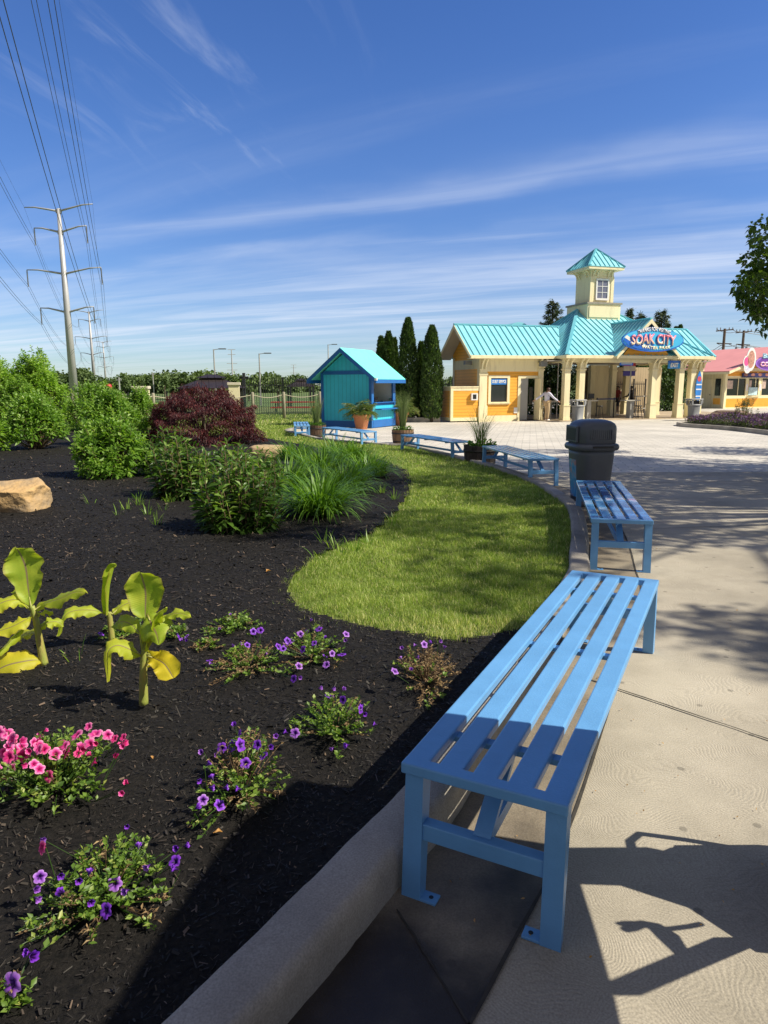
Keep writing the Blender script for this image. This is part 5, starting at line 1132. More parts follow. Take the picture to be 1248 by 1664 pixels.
# a second tree out of frame to the right whose dappled shade falls over the lawn and the bin
def side_tree(tx, ty, n, zr, rr, label):
    t = thing('shade_tree', label, 'tree', (0, 0, 0)); m = MB(); trunk_mb(m, (tx, ty, -.1), zr[0] + .6, .2, (.1, .1), 10); blobs = []
    for i in range(n):
        a = i * 2.4; R_ = rr * math.sqrt(random.random()); z = random.uniform(*zr); e = (tx + math.cos(a) * R_, ty + math.sin(a) * R_ * .95, z)
        if e[0] < .59 * (e[1] * .983 + (1.62 - z) * .18) + 1.0: continue
        blobs.append((*e, random.uniform(.45, .85))); m.tube([(tx, ty, zr[0] - .4), (tx * .5 + e[0] * .5, ty * .5 + e[1] * .5, z - .5), e], [.07, .04, .01], 5)
    m.build('trunk', M_bark, t); v, f, r = crown_cloud(blobs, 620, (.08, .16)); npmesh('crown', v, f, M_leafbig, t, rnd=r)
side_tree(12.5, 7.2, 120, (5.2, 9.2), 6.2, 'leafy tree beyond the right edge that shades the near paving and lawn')

# far wood along the horizon, individual trees in front of it
M_wood = leafmat('far_wood_leaf', (.05, .09, .03), (.12, .18, .06), (.21, .28, .09), .7, .2)
bl = []
for i in range(120):
    px = random.uniform(-150, 1300); Y = random.uniform(210, 330); b0 = A(px, 632, Y)
    hpx = 21 + 7 * math.sin(px * .021) + 5 * math.sin(px * .06) + random.uniform(-8, 8)
    if px > 300: hpx *= .72
    if px > 480: hpx *= .8
    top = 1.62 + (hpx - 5) / 1115 * Y; r = random.uniform(2.2, 6.5)
    bl += [(b0[0], Y, max(1.5, top - r * .8), r), (b0[0] + random.uniform(-6, 6), Y + 4, max(.5, top - r * 1.9), r * 1.1)]
v, f, r = crown_cloud(bl, 34, (.7, 1.6)); fw = npmesh('far_wood', v, f, M_wood, rnd=r); tag(fw, 'distant belt of mixed green trees along the horizon', 'wood', kind='stuff')
def round_tree(px, ybase, ytop, Y, hw, label, mat, nb=16, size=(.15, .3), grp=None, dens=420):
    b0 = A(px, ybase, Y); top = A(px, ytop, Y); g0 = -.6 if Y > 60 else gz(Y); h = top[2] - g0; W = hw * Y / 1115
    t = thing('broadleaf_tree', label, 'tree', (0, 0, 0), 0, grp); m = MB(); trunk_mb(m, (b0[0], Y, g0), h * .55, .03 * h)
    bs = []
    for i in range(nb):
        a = i * 2.4; R_ = W * .62 * math.sqrt((i + .5) / nb); z = g0 + h * random.uniform(.42, .86) * (1 - .12 * (R_ / W)); bs.append((b0[0] + math.cos(a) * R_, Y + math.sin(a) * R_, z, W * random.uniform(.28, .42))); m.tube([(b0[0], Y, g0 + h * .35), bs[-1][:3]], [.012 * h, .004 * h], 5)
    m.build('trunk', M_bark, t); k = (.28 / (size[1])) ** 2; v, f, r = crown_cloud(bs, dens * k / 1.0, size); npmesh('crown', v, f, mat, t, rnd=r)
G2 = 'single trees in front of the far wood'
round_tree(203, 636, 604, 170, 12, 'rounded tree right behind the smaller pylons', M_wood, 14, (.5, 1.0), G2)
round_tree(330, 636, 606, 160, 12, 'rounded tree behind the left end of the dark gazebo roof', M_wood, 14, (.5, 1.0), G2)
round_tree(452, 640, 602, 75, 15, 'airy pale tree left of the kiosk behind the black fence', leafmat('pale_tree_leaf', (.05, .08, .03), (.10, .15, .06), None, .6, .3), 14, (.18, .4), G2, 240)
round_tree(404, 640, 611, 100, 12, 'low rounded tree behind the lamp posts', M_wood, 12, (.3, .7), G2)
round_tree(268, 640, 604, 150, 10, 'dark tree behind the low cream pillar', M_wood, 12, (.5, 1.0), G2)
# greenery seen through the pavilion
hg = thing('hedge', 'dark dense greenery seen through the columns of the pavilion', 'hedge', (0, 0, 0)); bl = []
for s in np.arange(.6, 4.3, .5):
    for z in (.4, 1.2, 2.0, 2.7): p = bt(s, 6.4 + random.uniform(-.2, .3)); bl.append((p[0], p[1], z - .2, .62))
for s in np.arange(9.6, 12.6, .5):
    for z in (.4, 1.2, 2.0, 2.8): p = bt(s, 7.2 + random.uniform(-.2, .3)); bl.append((p[0], p[1], z - .2, .62))
v, f, r = crown_cloud(bl, 700, (.10, .2)); npmesh('foliage', v, f, M_arb, hg, rnd=r)
m = MB(); 
for s in (1.2, 3.5, 10.2, 11.8): p = bt(s, 6.6 if s < 5 else 7.4); m.tube([(p[0], p[1], -.25), (p[0], p[1], 2.2)], .05, 6)
m.build('trunk', M_bark, hg)

# ================================================================== FENCES, GAZEBOS, LAMPS
M_post = P('weathered_post', (.30, .28, .20), .85, .2, 4, .5, 30)
M_rope = P('rope', (.50, .45, .34), .9, .15, 20)
M_mesh = P('green_wire', (.03, .10, .06), .5, .2)
PO = [(x, A(x, 676, y)[0], y) for x, y in ((655 - 400, 34.0), (411, 36.5), (462, 37.2))]
pts = [(-24, 30.0), (A(120, 660, 31)[0], 31.0), (A(198, 660, 32.5)[0], 32.5), (A(250, 660, 34)[0], 34.0), (A(330, 660, 35.5)[0], 35.5), (A(411, 660, 36.6)[0], 36.6), (A(461.5, 660, 37.4)[0], 37.4), (A(520, 660, 38.2)[0], 38.2), (A(580, 660, 39)[0], 39.0)]
rf_ = thing('rope_fence', 'wooden post fence with a swagged rope and green chain-link mesh', 'fence', (0, 0, 0))
for i, (x, y) in enumerate(pts):
    z0 = gz(y) + .08; MB().tube([(x, y, z0 - .2), (x, y, z0 + 1.42), (x, y, z0 + 1.46)], [.085, .08, .05], 10).build('post', M_post, rf_, True)
    if i:
        xa, ya = pts[i - 1]; rp = MB(); rp.tube([(xa + (x - xa) * t, ya + (y - ya) * t, z0 + 1.32 - .16 * math.sin(math.pi * t)) for t in np.linspace(0, 1, 12)], .022, 6); rp.build('rope', M_rope, rf_)
        m = MB(); L = math.hypot(x - xa, y - ya); ux, uy = (x - xa) / L, (y - ya) / L; H_ = 1.12; st = .13; k = -H_
        while k < L:
            for sg_ in (1, -1):
                a0, a1 = max(k, 0), min(k + H_, L)
                if a1 - a0 > .02:
                    z_a = (a0 - k) if sg_ > 0 else H_ - (a0 - k); z_b = (a1 - k) if sg_ > 0 else H_ - (a1 - k)
                    m.bar((xa + ux * a0, ya + uy * a0, z0 + .02 + z_a), (xa + ux * a1, ya + uy * a1, z0 + .02 + z_b), .009, .009)
            k += st
        m.build('chain_link', M_mesh, rf_)
bf = thing('picket_fence', 'tall black steel picket fence with bent-over tips behind the rope fence', 'fence', (0, 0, 0))
bp_ = [(-34, 40), (-20, 41.0), (-13.0, 41.8), (A(395, 650, 42)[0], 42.0), (2.0, 43.6), (4.6, 44.0)]
for i in range(len(bp_) - 1):
    (xa, ya), (xb, yb) = bp_[i], bp_[i + 1]; L = math.hypot(xb - xa, yb - ya); n = int(L / .135); hh = 1.35 if i < 3 else 2.15
    m = MB()
    for k in range(n):
        t = k / n; x, y = xa + (xb - xa) * t, ya + (yb - ya) * t; z0 = -.2
        m.box(x - .014, x + .014, y - .014, y + .014, z0, z0 + hh); 
        if hh > 2: m.bar((x, y, z0 + hh), (x + .05, y - .14, z0 + hh + .14), .024, .024)
    for z in (.15, hh - .3): m.bar((xa, ya, z - .2), (xb, yb, z - .2), .04, .04)
    m.build('picket_panel', M_black, bf)
    for t in np.arange(0, 1, 2.4 / L): m = MB(); x, y = xa + (xb - xa) * t, ya + (yb - ya) * t; m.box(x - .035, x + .035, y - .035, y + .035, -.2, hh - .05); m.build('post', M_black, bf)
def pillar(px, ptop, Y, w, label):
    x = A(px, ptop, Y)[0]; z = A(px, ptop, Y)[2]; t = thing('gate_pillar', label, 'pillar', (x, Y, -.2), R(10), 'cream capped pillars along the fence')
    MB().box(-w / 2, w / 2, -w / 2, w / 2, 0, z + .2 - .16).build('shaft', M_cream, t); MB().bbox(-w / 2 - .07, w / 2 + .07, -w / 2 - .07, w / 2 + .07, z + .2 - .16, z + .2, .02).build('cap', P('pillar_cap', (.66, .60, .46), .7), t)
pillar(380, 621.5, 41.2, .62, 'cream pillar with a flat cap rising behind the dark red maple'); pillar(229, 627.5, 40, .8, 'low wide cream pillar above the green shrubs')
M_gz = P('gazebo_roof', (.030, .022, .022), .5, .2, 3, coat=.1)
def gazebo(px, Y, hw, ytop, yeave, label):
    x = A(px, 620, Y)[0]; zt, ze = A(px, ytop, Y)[2], A(px, yeave, Y)[2]; W = hw * Y / 1115; t = thing('gazebo', label, 'gazebo', (x, Y, -.4), R(14), 'dark roofed gazebos behind the fence'); zt += .4; ze += .4
    mf, mr = MB(), MB(); zm = ze + (zt - ze) * .66; cs = [(-W, -W, ze), (W, -W, ze), (W, W, ze), (-W, W, ze)]; c2 = [(-W * .32, -W * .32, zm), (W * .32, -W * .32, zm), (W * .32, W * .32, zm), (-W * .32, W * .32, zm)]
    for i in range(4): seam_face(mf, mr, [cs[i], cs[(i + 1) % 4], c2[(i + 1) % 4], c2[i]], .45, .03, .03)
    e = .42; z2 = zm + (zt - zm) * .25; c3 = [(-W * e, -W * e, z2), (W * e, -W * e, z2), (W * e, W * e, z2), (-W * e, W * e, z2)]; tp = (zt - z2)
    c4 = [(-W * .12, -W * .12, zt), (W * .12, -W * .12, zt), (W * .12, W * .12, zt), (-W * .12, W * .12, zt)]
    for i in range(4): seam_face(mf, mr, [c3[i], c3[(i + 1) % 4], c4[(i + 1) % 4], c4[i]], .45, .03, .03)
    mf.box(-W * .3, W * .3, -W * .3, W * .3, zm - .1, z2); mf.box(-W * .12, W * .12, -W * .12, W * .12, zt - .03, zt)
    r_ = mf.build('roof', M_gz, t); mr.build('roof_seams', M_gz, r_)
    for sx in (-1, 1):
        for sy in (-1, 1): MB().box(sx * W * .9 - .08, sx * W * .9 + .08, sy * W * .9 - .08, sy * W * .9 + .08, 0, ze).build('post', M_black, t)
gazebo(344, 47, 52, 608.5, 630.5, 'large gazebo with a two-tier dark metal roof behind the maple'); gazebo(488, 62, 20, 615, 628, 'small dark gazebo roof left of the kiosk')
M_redp = P('red_panel', (.45, .03, .03), .5, .2)
for i, (xa, xb, y) in enumerate(((-7.6, -4.6, 47), (-4.2, -1.0, 47.5))):
    t = thing('red_table', ['red picnic table behind the black fence, left one', 'red picnic table behind the black fence nearer the kiosk'][i], 'table', (xa, y, -.3), R(3), 'red tables behind the black fence')
    L = xb - xa; MB().box(0, L, -.4, .4, .78, .86).build('table_top', M_redp, t)
    for s in (-.75, .55): MB().box(0, L, s, s + .25, .44, .50).build('seat', M_redp, t)
    for x in (.3, L - .3): MB().bar((x, -.7, 0), (x, .2, .78), .06, .06).bar((x, .7, 0), (x, -.2, .78), .06, .06).build('leg', M_black, t)
def lamp(px, pbase, ptop, Y, label):
    b0 = A(px + 2, pbase, Y); x = A(px, ptop, Y); t = thing('street_lamp', label, 'street lamp', (x[0], Y, -.4), 0, 'tall lamp posts beyond the fence'); h = x[2] + .4
    MB().tube([(0, 0, 0), (0, 0, h)], [.10, .06], 8).build('pole', M_steel, t); MB().bar((0, 0, h - .06), (.75, 0, h + .06), .06, .06).build('arm', M_steel, t); MB().bbox(.5, 1.25, -.14, .14, h - .02, h + .08, .03).build('lamp_head', P('lamp_head', (.12, .12, .12), .5), t)
lamp(347, 640, 567.5, 70, 'tall lamp post above the gazebo roof'); lamp(421, 640, 574.5, 72, 'tall lamp post right of the gazebo, left of the kiosk')
lamp(533, 640, 560, 95, 'thin distant lamp post showing above the kiosk roof')
# red tank and small poles far left
tk = thing('water_tank', 'small red sphere-topped tank beyond the shrubs near the pylons', 'tank', (A(176, 625, 120)[0], 120, -.5)); MB().lathe([(.3, 0), (.3, 1.4), (.5, 1.7), (.6, 2.1), (.45, 2.5), (.001, 2.6)], 16, cap=False).build('tank', M_redp, tk, True)
for i, (px, yt, Y) in enumerate(((193, 613, 110), (248, 605, 150), (396, 606, 60))):
    x = A(px, yt, Y); t = thing('short_pole', ['short pale pole beyond the middle shrubs', 'thin pole with a crossbar in front of the far wood', 'dark short flue pole beside the gazebo'][i], 'pole', (x[0], Y, -.4)); MB().tube([(0, 0, 0), (0, 0, x[2] + .4)], .12 if i < 2 else .14, 6).build('pole', M_steel if i < 2 else M_black, t); MB().box(-.4, .4, -.05, .05, x[2] - .1, x[2] + .1).build('crossbar', M_steel if i < 2 else M_black, t)

# ================================================================== PYLONS AND WIRES
M_pyl = P('pylon_steel', (.46, .46, .47), .5, .08, .3, metal=.2)
M_wire = P('conductor', (.05, .05, .055), .5, .05)
PYL = [(-59.9, 135), (-129.0, 312), (-206.5, 520)]
ldir = Vector((-71, 177, 0)).normalized(); ang = math.atan2(ldir.x, ldir.y) * -1
LV = [(33.9, 6.9, 0), (30.2, 5.3, 3.0), (22.8, 7.6, 3.0), (15.8, 5.5, 3.0)]
def make_pylon():
    t = thing('power_pylon', '', 'pylon'); h = 35.0
    MB().tube([(0, 0, 0), (0, 0, h * .5), (0, 0, h)], [.80, .58, .33], 12).build('mast', M_pyl, t, True)
    for z, L, ins in LV:
        z += 1
        for s in (-1, 1):
            m = MB(); m.tube([(0, 0, z - .35), (s * L * .35, 0, z + .12), (s * L * .7, 0, z + .55), (s * L, 0, z + .62)], [.20, .17, .13, .09], 8); a = m.build('arm', M_pyl, t, True)
            MB().box(-.5 if s < 0 else .25, -.25 if s < 0 else .5, -.2, .2, z - .7, z).build('arm_bracket', M_pyl, a)
            if ins:
                m = MB(); zt = z + .55
                m.tube([(s * L, 0, zt), (s * L, 0, zt - ins)], .10, 8)
                for k in range(14): zz_ = zt - .25 - k * (ins - .5) / 14; m.lathe([(.06, zz_), (.17, zz_ - .03), (.06, zz_ - .08)], 10, (s * L, 0), cap=False)
                m.build('insulator', M_grey, a)
    return t
py0 = make_pylon(); GP = 'line of steel pylons on the left'
LAB = ['nearest tall steel pylon rising above the left shrubs', 'second steel pylon, half the apparent height of the nearest', 'third pylon, smallest of the row on the left']
tops = []
for i, (x, y) in enumerate(PYL):
    o = py0 if i == 0 else copy_tree(py0); o.location = (x, y, -1.0); o.rotation_euler.z = -.158; tag(o, LAB[i], 'pylon', GP)
P0 = (8.3, -50.1); o = copy_tree(py0); o.location = (*P0, -1.0); o.rotation_euler.z = -.158; o.scale.z = 1.75; tag(o, 'pylon standing behind the camera that carries the overhead lines', 'pylon', GP)
P4 = (-300, 752)
nodes_ = [P0] + PYL + [P4]; ca, sa = math.cos(-.158), math.sin(-.158)
for s in (-1, 1):
    for li, (z, L, ins) in enumerate(LV):
        m = MB()
        for off in ((0,) if not ins else (-.23, .23)):
            for a, b in zip(nodes_[:-1], nodes_[1:]):
                pts = []; zz0 = z + .6 - ins; first = b == PYL[0]; sagd = 5.72 if first else 5.0
                for t in np.linspace(0, 1, 40):
                    x = a[0] + (b[0] - a[0]) * t + ca * (s * L + off); y = a[1] + (b[1] - a[1]) * t + sa * (s * L + off)
                    pts.append((x, y, zz0 + (25.9 * (1 - t) if first else 0) - sagd * 4 * t * (1 - t)))
                m.tube(pts, .028 if ins else .016, 5)
        sd = 'left' if s < 0 else 'right'; nm = ['topmost thin ground wire', 'pair of conductors from the upper arm', 'pair of conductors from the widest arm', 'pair of conductors from the lowest arm'][li]
        o = m.build('power_line', M_wire); tag(o, f'{nm} on the {sd} side of the pylons', 'power line', 'overhead power lines')
# distant lattice pylons
for i, (px, yt, Y, hw) in enumerate(((376, 568, 420, 8), (477, 593, 640, 6), (510, 610, 700, 3))):
    x = A(px, yt, Y); t = thing('power_pylon', ['distant thin pylon between the two lamp posts', 'faint distant pylon left of the kiosk', 'faintest far pylon touching the kiosk eave'][i], 'pylon', (x[0], Y, -1), .2, 'faint pylons on the horizon'); h = x[2] + 1; w = hw * Y / 1115
    m = MB(); m.tube([(0, 0, 0), (0, 0, h)], [.6, .3], 6); m.build('mast', M_pyl, t)
    for k in (0, .12, .34, .5): MB().bar((-w * (1 if k > .2 else .75), 0, h * (1 - k)), (w * (1 if k > .2 else .75), 0, h * (1 - k)), .3, .3).build('arm', M_pyl, t)
# wooden utility poles on the right
M_wp = P('utility_pole_wood', (.10, .075, .055), .9, .3, 5)
UP = []
for i, (px, yb_, yt, Y, hw) in enumerate(((1178, 576, 534, 78, 13), (1209, 575, 537, 82, 12))):
    x = A(px, yt, Y); t = thing('utility_pole', ['wooden utility pole with two crossarms above the pink roof, left one', 'wooden utility pole carrying transformers, right one above the pink roof'][i], 'utility pole', (x[0], Y, -.5), R(-8), 'utility poles behind the snack stand'); h = x[2] + .5; w = hw * Y / 1115
    MB().tube([(0, 0, 0), (0, 0, h)], [.20, .14], 8).build('pole', M_wp, t); MB().bar((-w, 0, h - .25), (w, 0, h - .1), .11, .12).build('crossarm', M_wp, t); MB().bar((-w * .8, 0, h - 1.55), (w * .9, 0, h - 1.65), .1, .11).build('crossarm', M_wp, t)
    for q in (-.9, -.5, .5, .9): MB().tube([(w * q, 0, h - .15), (w * q, 0, h + .12)], .05, 6).build('insulator', M_grey, t)
    if i: 
        for q in (-.55, .42): MB().lathe([(.16, h - 2.6), (.18, h - 2.55), (.18, h - 1.9), (.001, h - 1.85)], 12, (q * w * 1.3, 0)).build('transformer', M_grey, t, True)
        MB().tube([(-w * .8, 0, h - 1.6), (-w * .85, 0, h - 2.8), (-w * .2, 0, h - 3.6)], .03, 5).tube([(w * .5, 0, h - 1.6), (w * .55, 0, h - 2.8), (.1, 0, h - 3.6)], .03, 5).build('cable', M_wire, t)
    UP.append((x[0], Y, h - .5, w))
m = MB()
for dz, q in ((-.1, -.9), (-.1, .9), (-1.6, -.8), (-1.7, .7)):
    a = (UP[0][0] + q * UP[0][3], UP[0][1], UP[0][2] + dz); b = (UP[1][0] + q * UP[1][3], UP[1][1], UP[1][2] + dz); c = (b[0] + 30, b[1] + 3, b[2] - .5)
    for p, q2, sg_ in ((a, b, .25), (b, c, 1.0)): m.tube([(p[0] + (q2[0] - p[0]) * t, p[1] + (q2[1] - p[1]) * t, p[2] + (q2[2] - p[2]) * t - sg_ * 4 * t * (1 - t)) for t in np.linspace(0, 1, 10)], .03, 5)
for dz in (-1.6, -1.9):
    a = (UP[0][0], UP[0][1], UP[0][2] + dz); c = (a[0] - 14, a[1] - 12, a[2] - 3.2); m.tube([(a[0] + (c[0] - a[0]) * t, a[1] + (c[1] - a[1]) * t, a[2] + (c[2] - a[2]) * t - .8 * 4 * t * (1 - t)) for t in np.linspace(0, 1, 10)], .03, 5)
o = m.build('utility_wires', M_wire); tag(o, 'thin wires strung between the two wooden utility poles', 'wires')

# ================================================================== BED PLANTS
M_hyd = leafmat('shrub_leaf', (.055, .13, .02), (.16, .30, .04), (.32, .46, .11), .42, .38)
M_hyd2 = leafmat('shrub_leaf_yellowish', (.09, .18, .02), (.22, .38, .045), (.38, .52, .12), .42, .42)
M_stem = P('shrub_stem', (.16, .11, .06), .8, .2, 8)
def shrub(loc, rx, rz, n, LL, mat, label, cat='shrub', grp='bright green shrubs in the mulch bed', zc=.5, bare=.12, jit=.25, wr=.46, name='leafy_shrub', up_=1.0, stalks=False):
    z0 = bed_z(np.array(loc[0]), np.array(loc[1])) - .01; t = thing(name, label, cat, (loc[0], loc[1], float(z0)), 0, grp)
    m = MB(); P_ = []; D = []; LLs = []; Rn = []
    for i in range(n):
        a = random.uniform(0, 6.283); cz = random.random() ** .8; el = cz * 1.45
        rr = random.uniform(.60, 1.0) ** .5 * (1 + jit * .5 * math.sin(a * 3 + el * 4) + random.uniform(-jit, jit) * .4)
        e = Vector((math.cos(a) * math.cos(el) * rx * rr, math.sin(a) * math.cos(el) * rx * rr, rz * bare + (math.sin(el) * rr) * rz * (1 - bare)))
        if stalks:                                   # upright stalks from a spreading crown, leaves all the way up
            q_ = math.sqrt(random.random()); hh_ = rz * (1.05 - .42 * q_ * q_) * random.uniform(.5, 1.12); b = Vector((math.cos(a) * q_ * rx * .75, math.sin(a) * q_ * rx * .75, 0)); e = Vector((b.x * 1.28 + random.gauss(0, .05), b.y * 1.28 + random.gauss(0, .05), hh_))
            m.tube([b, (b + e) / 2 + Vector((random.gauss(0, .015), random.gauss(0, .015), 0)), e], [.008, .006, .003], 5); lum = random.gauss(.38, .16); kk_ = int(8 + hh_ * 16)
            for j in range(kk_):
                q = .12 + .88 * j / kk_; aa = j * 2.4 + a; dz_ = .25 + 1.1 * (q - .5) if q < .93 else 1.6; P_.append(b.lerp(e, q)[:]); D.append((math.cos(aa), math.sin(aa), dz_)); LLs.append(LL * random.uniform(.7, 1.15) * (1.05 - .35 * q)); Rn.append(lum + .34 * (q - .5) + random.gauss(0, .12))
            continue
        b = Vector((e.x * .12, e.y * .12, 0)); mid = (b + e) / 2 + Vector((0, 0, -.08 * rz)); 
        if i % 3 == 0: m.tube([b, mid, e], [.010, .007, .004], 5)
        sd = (e - mid).normalized(); sd.z = abs(sd.z) * .6 + .55 * up_; sd.normalize(); o1 = sd.cross(Vector((0, 0, 1)) if abs(sd.z) < .95 else Vector((1, 0, 0))).normalized(); o2 = sd.cross(o1)
        lum = random.gauss(.45, .13); k = random.randint(7, 11); ph = random.uniform(0, 6)
        for j in range(k):
            q = j / k; aa = ph + j * 2.4; tilt = .25 + 1.2 * (1 - q); d = sd * math.cos(tilt) + (o1 * math.cos(aa) + o2 * math.sin(aa)) * math.sin(tilt)
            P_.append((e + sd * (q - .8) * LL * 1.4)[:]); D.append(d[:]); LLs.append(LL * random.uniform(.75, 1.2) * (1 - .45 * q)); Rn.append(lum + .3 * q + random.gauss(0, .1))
    m.build('stems', M_stem, t); P_ = np.array(P_); D = np.array(D); LLs = np.array(LLs)
    v, f = leaves(P_, D, LLs, LLs * wr, None, .22, .28); npmesh('foliage', v, f, mat, t, rnd=rep5(np.clip(Rn, 0, 1))); return t
def at(px, py): g = G(px, py, .12); return g
S = lambda px, py, *a, **k: shrub(at(px, py), *a, **k)
def sized(px, py, x0, x1, ytop, depth=.0):
    g = at(px, py); Y = g[1] + depth; rx = (x1 - x0) / 2 / 1115 * Y; x = ((x0 + x1) / 2 - 624) / 1115 * (Y * .983 + .28); z = A(px, ytop, Y)[2] - (gz(Y) + .12); return (x, Y), rx, z
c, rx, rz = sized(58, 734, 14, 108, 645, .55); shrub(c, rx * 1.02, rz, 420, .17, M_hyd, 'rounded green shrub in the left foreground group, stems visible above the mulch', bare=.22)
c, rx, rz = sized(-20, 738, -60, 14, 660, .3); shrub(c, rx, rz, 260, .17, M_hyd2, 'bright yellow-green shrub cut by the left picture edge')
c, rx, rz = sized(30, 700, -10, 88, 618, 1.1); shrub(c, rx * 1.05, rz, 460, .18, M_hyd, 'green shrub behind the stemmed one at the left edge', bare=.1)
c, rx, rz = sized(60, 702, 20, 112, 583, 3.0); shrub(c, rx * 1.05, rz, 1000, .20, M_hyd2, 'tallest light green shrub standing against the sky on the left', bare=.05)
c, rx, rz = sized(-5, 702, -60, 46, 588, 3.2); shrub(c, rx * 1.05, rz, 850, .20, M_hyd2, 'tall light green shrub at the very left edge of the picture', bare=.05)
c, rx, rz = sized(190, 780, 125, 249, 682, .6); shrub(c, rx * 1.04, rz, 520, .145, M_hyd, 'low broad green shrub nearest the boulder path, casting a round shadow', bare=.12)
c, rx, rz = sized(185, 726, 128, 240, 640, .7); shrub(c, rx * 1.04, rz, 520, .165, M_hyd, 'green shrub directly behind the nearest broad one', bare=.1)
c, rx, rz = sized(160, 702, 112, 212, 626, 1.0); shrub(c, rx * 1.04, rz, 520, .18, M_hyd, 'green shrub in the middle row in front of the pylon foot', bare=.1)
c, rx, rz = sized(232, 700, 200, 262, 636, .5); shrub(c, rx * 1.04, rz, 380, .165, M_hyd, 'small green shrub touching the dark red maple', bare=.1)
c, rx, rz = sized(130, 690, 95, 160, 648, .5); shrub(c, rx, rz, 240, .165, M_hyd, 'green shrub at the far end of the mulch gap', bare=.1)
# dark red weeping maple
M_map = leafmat('weeping_maple_leaf', (.018, .006, .008), (.085, .018, .022), (.24, .06, .05), .5, .3, (1.6, .6, .5))
c, rx, rz = sized(332, 726, 246, 416, 634, 1.15)
mz = float(bed_z(np.array(c[0]), np.array(c[1]))); mt = thing('weeping_maple', 'low dark red weeping maple forming a dense mound', 'tree', (c[0], c[1], mz), 0)
m = MB(); 
for i in range(16):
    a = i * .4 * 6.28; m.tube([(0, 0, 0), (math.cos(a) * rx * .25, math.sin(a) * rx * .25, rz * .55), (math.cos(a) * rx * .7, math.sin(a) * rx * .7, rz * .6), (math.cos(a) * rx * .92, math.sin(a) * rx * .92, rz * .3)], [.04, .025, .014, .006], 6)
m.build('trunk', M_bark, mt)
V = []; n = 46000; a = rng.uniform(0, 6.283, n); el = np.arccos(1 - rng.random(n) * 1.0) ; el = np.pi / 2 - el
lay = 1 + .10 * np.sin(a * 4 + 3 * np.sin(el * 5)) + .05 * np.sin(a * 9 + el * 11); sh = 1 - .16 * rng.beta(1, 1.8, n)
tier = .06 * np.sin(el * 22 + 3 * np.sin(a * 3)); rr = lay * sh * (1 + tier)
P_ = np.c_[np.cos(a) * np.cos(el) * rx * rr, np.sin(a) * np.cos(el) * rx * rr, np.clip(np.sin(el) ** .85 * rz * rr * .98, .02, None)]
D = np.c_[np.cos(a), np.sin(a), -rng.uniform(.1, 1.3, n)] + rng.normal(0, .55, (n, 3))
v, f = leaves(P_, D, rng.uniform(.04, .10, n), rng.uniform(.010, .022, n), None, .1, .3)
npmesh('crown', v, f, M_map, mt, rnd=rep5(np.clip(rng.normal(.42, .2, n) + 1.6 * tier + .7 * (sh - .93), 0, 1)))
# dark leafy perennials (serrated leaves, some bronze)
M_per = leafmat('perennial_leaf', (.025, .05, .014), (.09, .19, .025), (.30, .42, .10), .38, .32)
for px, py, x0, x1, yt, lab, nn in ((395, 866, 318, 462, 738, 'bushy perennial with drooping bronze-green leaves nearest the camera', 210), (300, 812, 246, 352, 712, 'upright dark perennial left of the bushy one', 150), (372, 800, 322, 430, 724, 'perennial with pale young shoots behind the bushy one', 170), (262, 775, 236, 300, 702, 'tall spiky perennial shoot beside the green shrub', 80), (430, 815, 400, 468, 735, 'perennial clump merging into the daylilies', 90)):
    c, rx, rz = sized(px, py, x0, x1, yt, .35); shrub(c, rx * 1.0, rz * 1.02, int(nn * .62), .20, M_per, lab, 'perennial', 'dark leafy perennials', wr=.26, name='leafy_perennial', stalks=True)
# daylilies
for i, (px, py, hw, L, n, lab) in enumerate(((520, 838, 56, .62, 330, 'nearest daylily clump with arching blades beside the perennials'), (470, 800, 50, .60, 260, 'daylily clump behind and left of the nearest one'), (560, 800, 44, .56, 230, 'daylily clump behind the nearest one on its right'), (600, 775, 42, .55, 230, 'rightmost daylily clump at the tip of the mulch bed'), (520, 772, 46, .6, 230, 'daylily clump in the middle of the group'), (572, 752, 40, .6, 220, 'farthest daylily clump against the lawn'), (480, 748, 36, .55, 200, 'daylily clump beside the low tan rock'), (548, 742, 34, .55, 160, 'small daylily clump at the back edge'))):
    c, rx, rz = sized(px, py, px - hw, px + hw, py - 80, .25)
    t = thing('daylily_clump', lab, 'plant', (c[0], c[1], float(bed_z(np.array(c[0]), np.array(c[1])))), 0, 'daylily clumps')
    v, f, r = arch(int(n * 1.7), 0, 0, 0, rx * .62, (L * .6, L * 1.25), (.014, .027), (.05, 1.0), (.9, 2.4), 7, .3, .01); npmesh('leaves', v, f, M_lily, t, rnd=r)
# grass weeds in the mulch
V = []; F = []; Rr = []; base = 0
for px, py, n in ((205, 830, 14), (225, 822, 20), (240, 835, 16), (255, 852, 12), (190, 838, 8), (275, 815, 18), (290, 806, 16), (148, 822, 7), (620, 800, 20), (640, 812, 16), (600, 880, 12), (545, 886, 14), (575, 893, 16), (520, 905, 8), (640, 850, 10), (125, 1068, 4), (225, 812, 12), (262, 828, 10), (530, 880, 9), (555, 900, 12), (425, 862, 8)):
    g = at(px, py); v, f, r = arch(n, g[0], g[1], float(bed_z(np.array(g[0]), np.array(g[1]))), .07, (.06, .19), (.005, .010), (.05, .7), (.2, 1.0), 4); V.append(v); F.append(f + base); base += len(v); Rr.append(np.clip(r + .3, 0, 1))
o = npmesh('grass_weeds', np.vstack(V), np.vstack(F), M_lily, rnd=np.concatenate(Rr)); tag(o, 'scattered tufts of weedy grass sprouting through the mulch', 'weeds', kind='stuff')
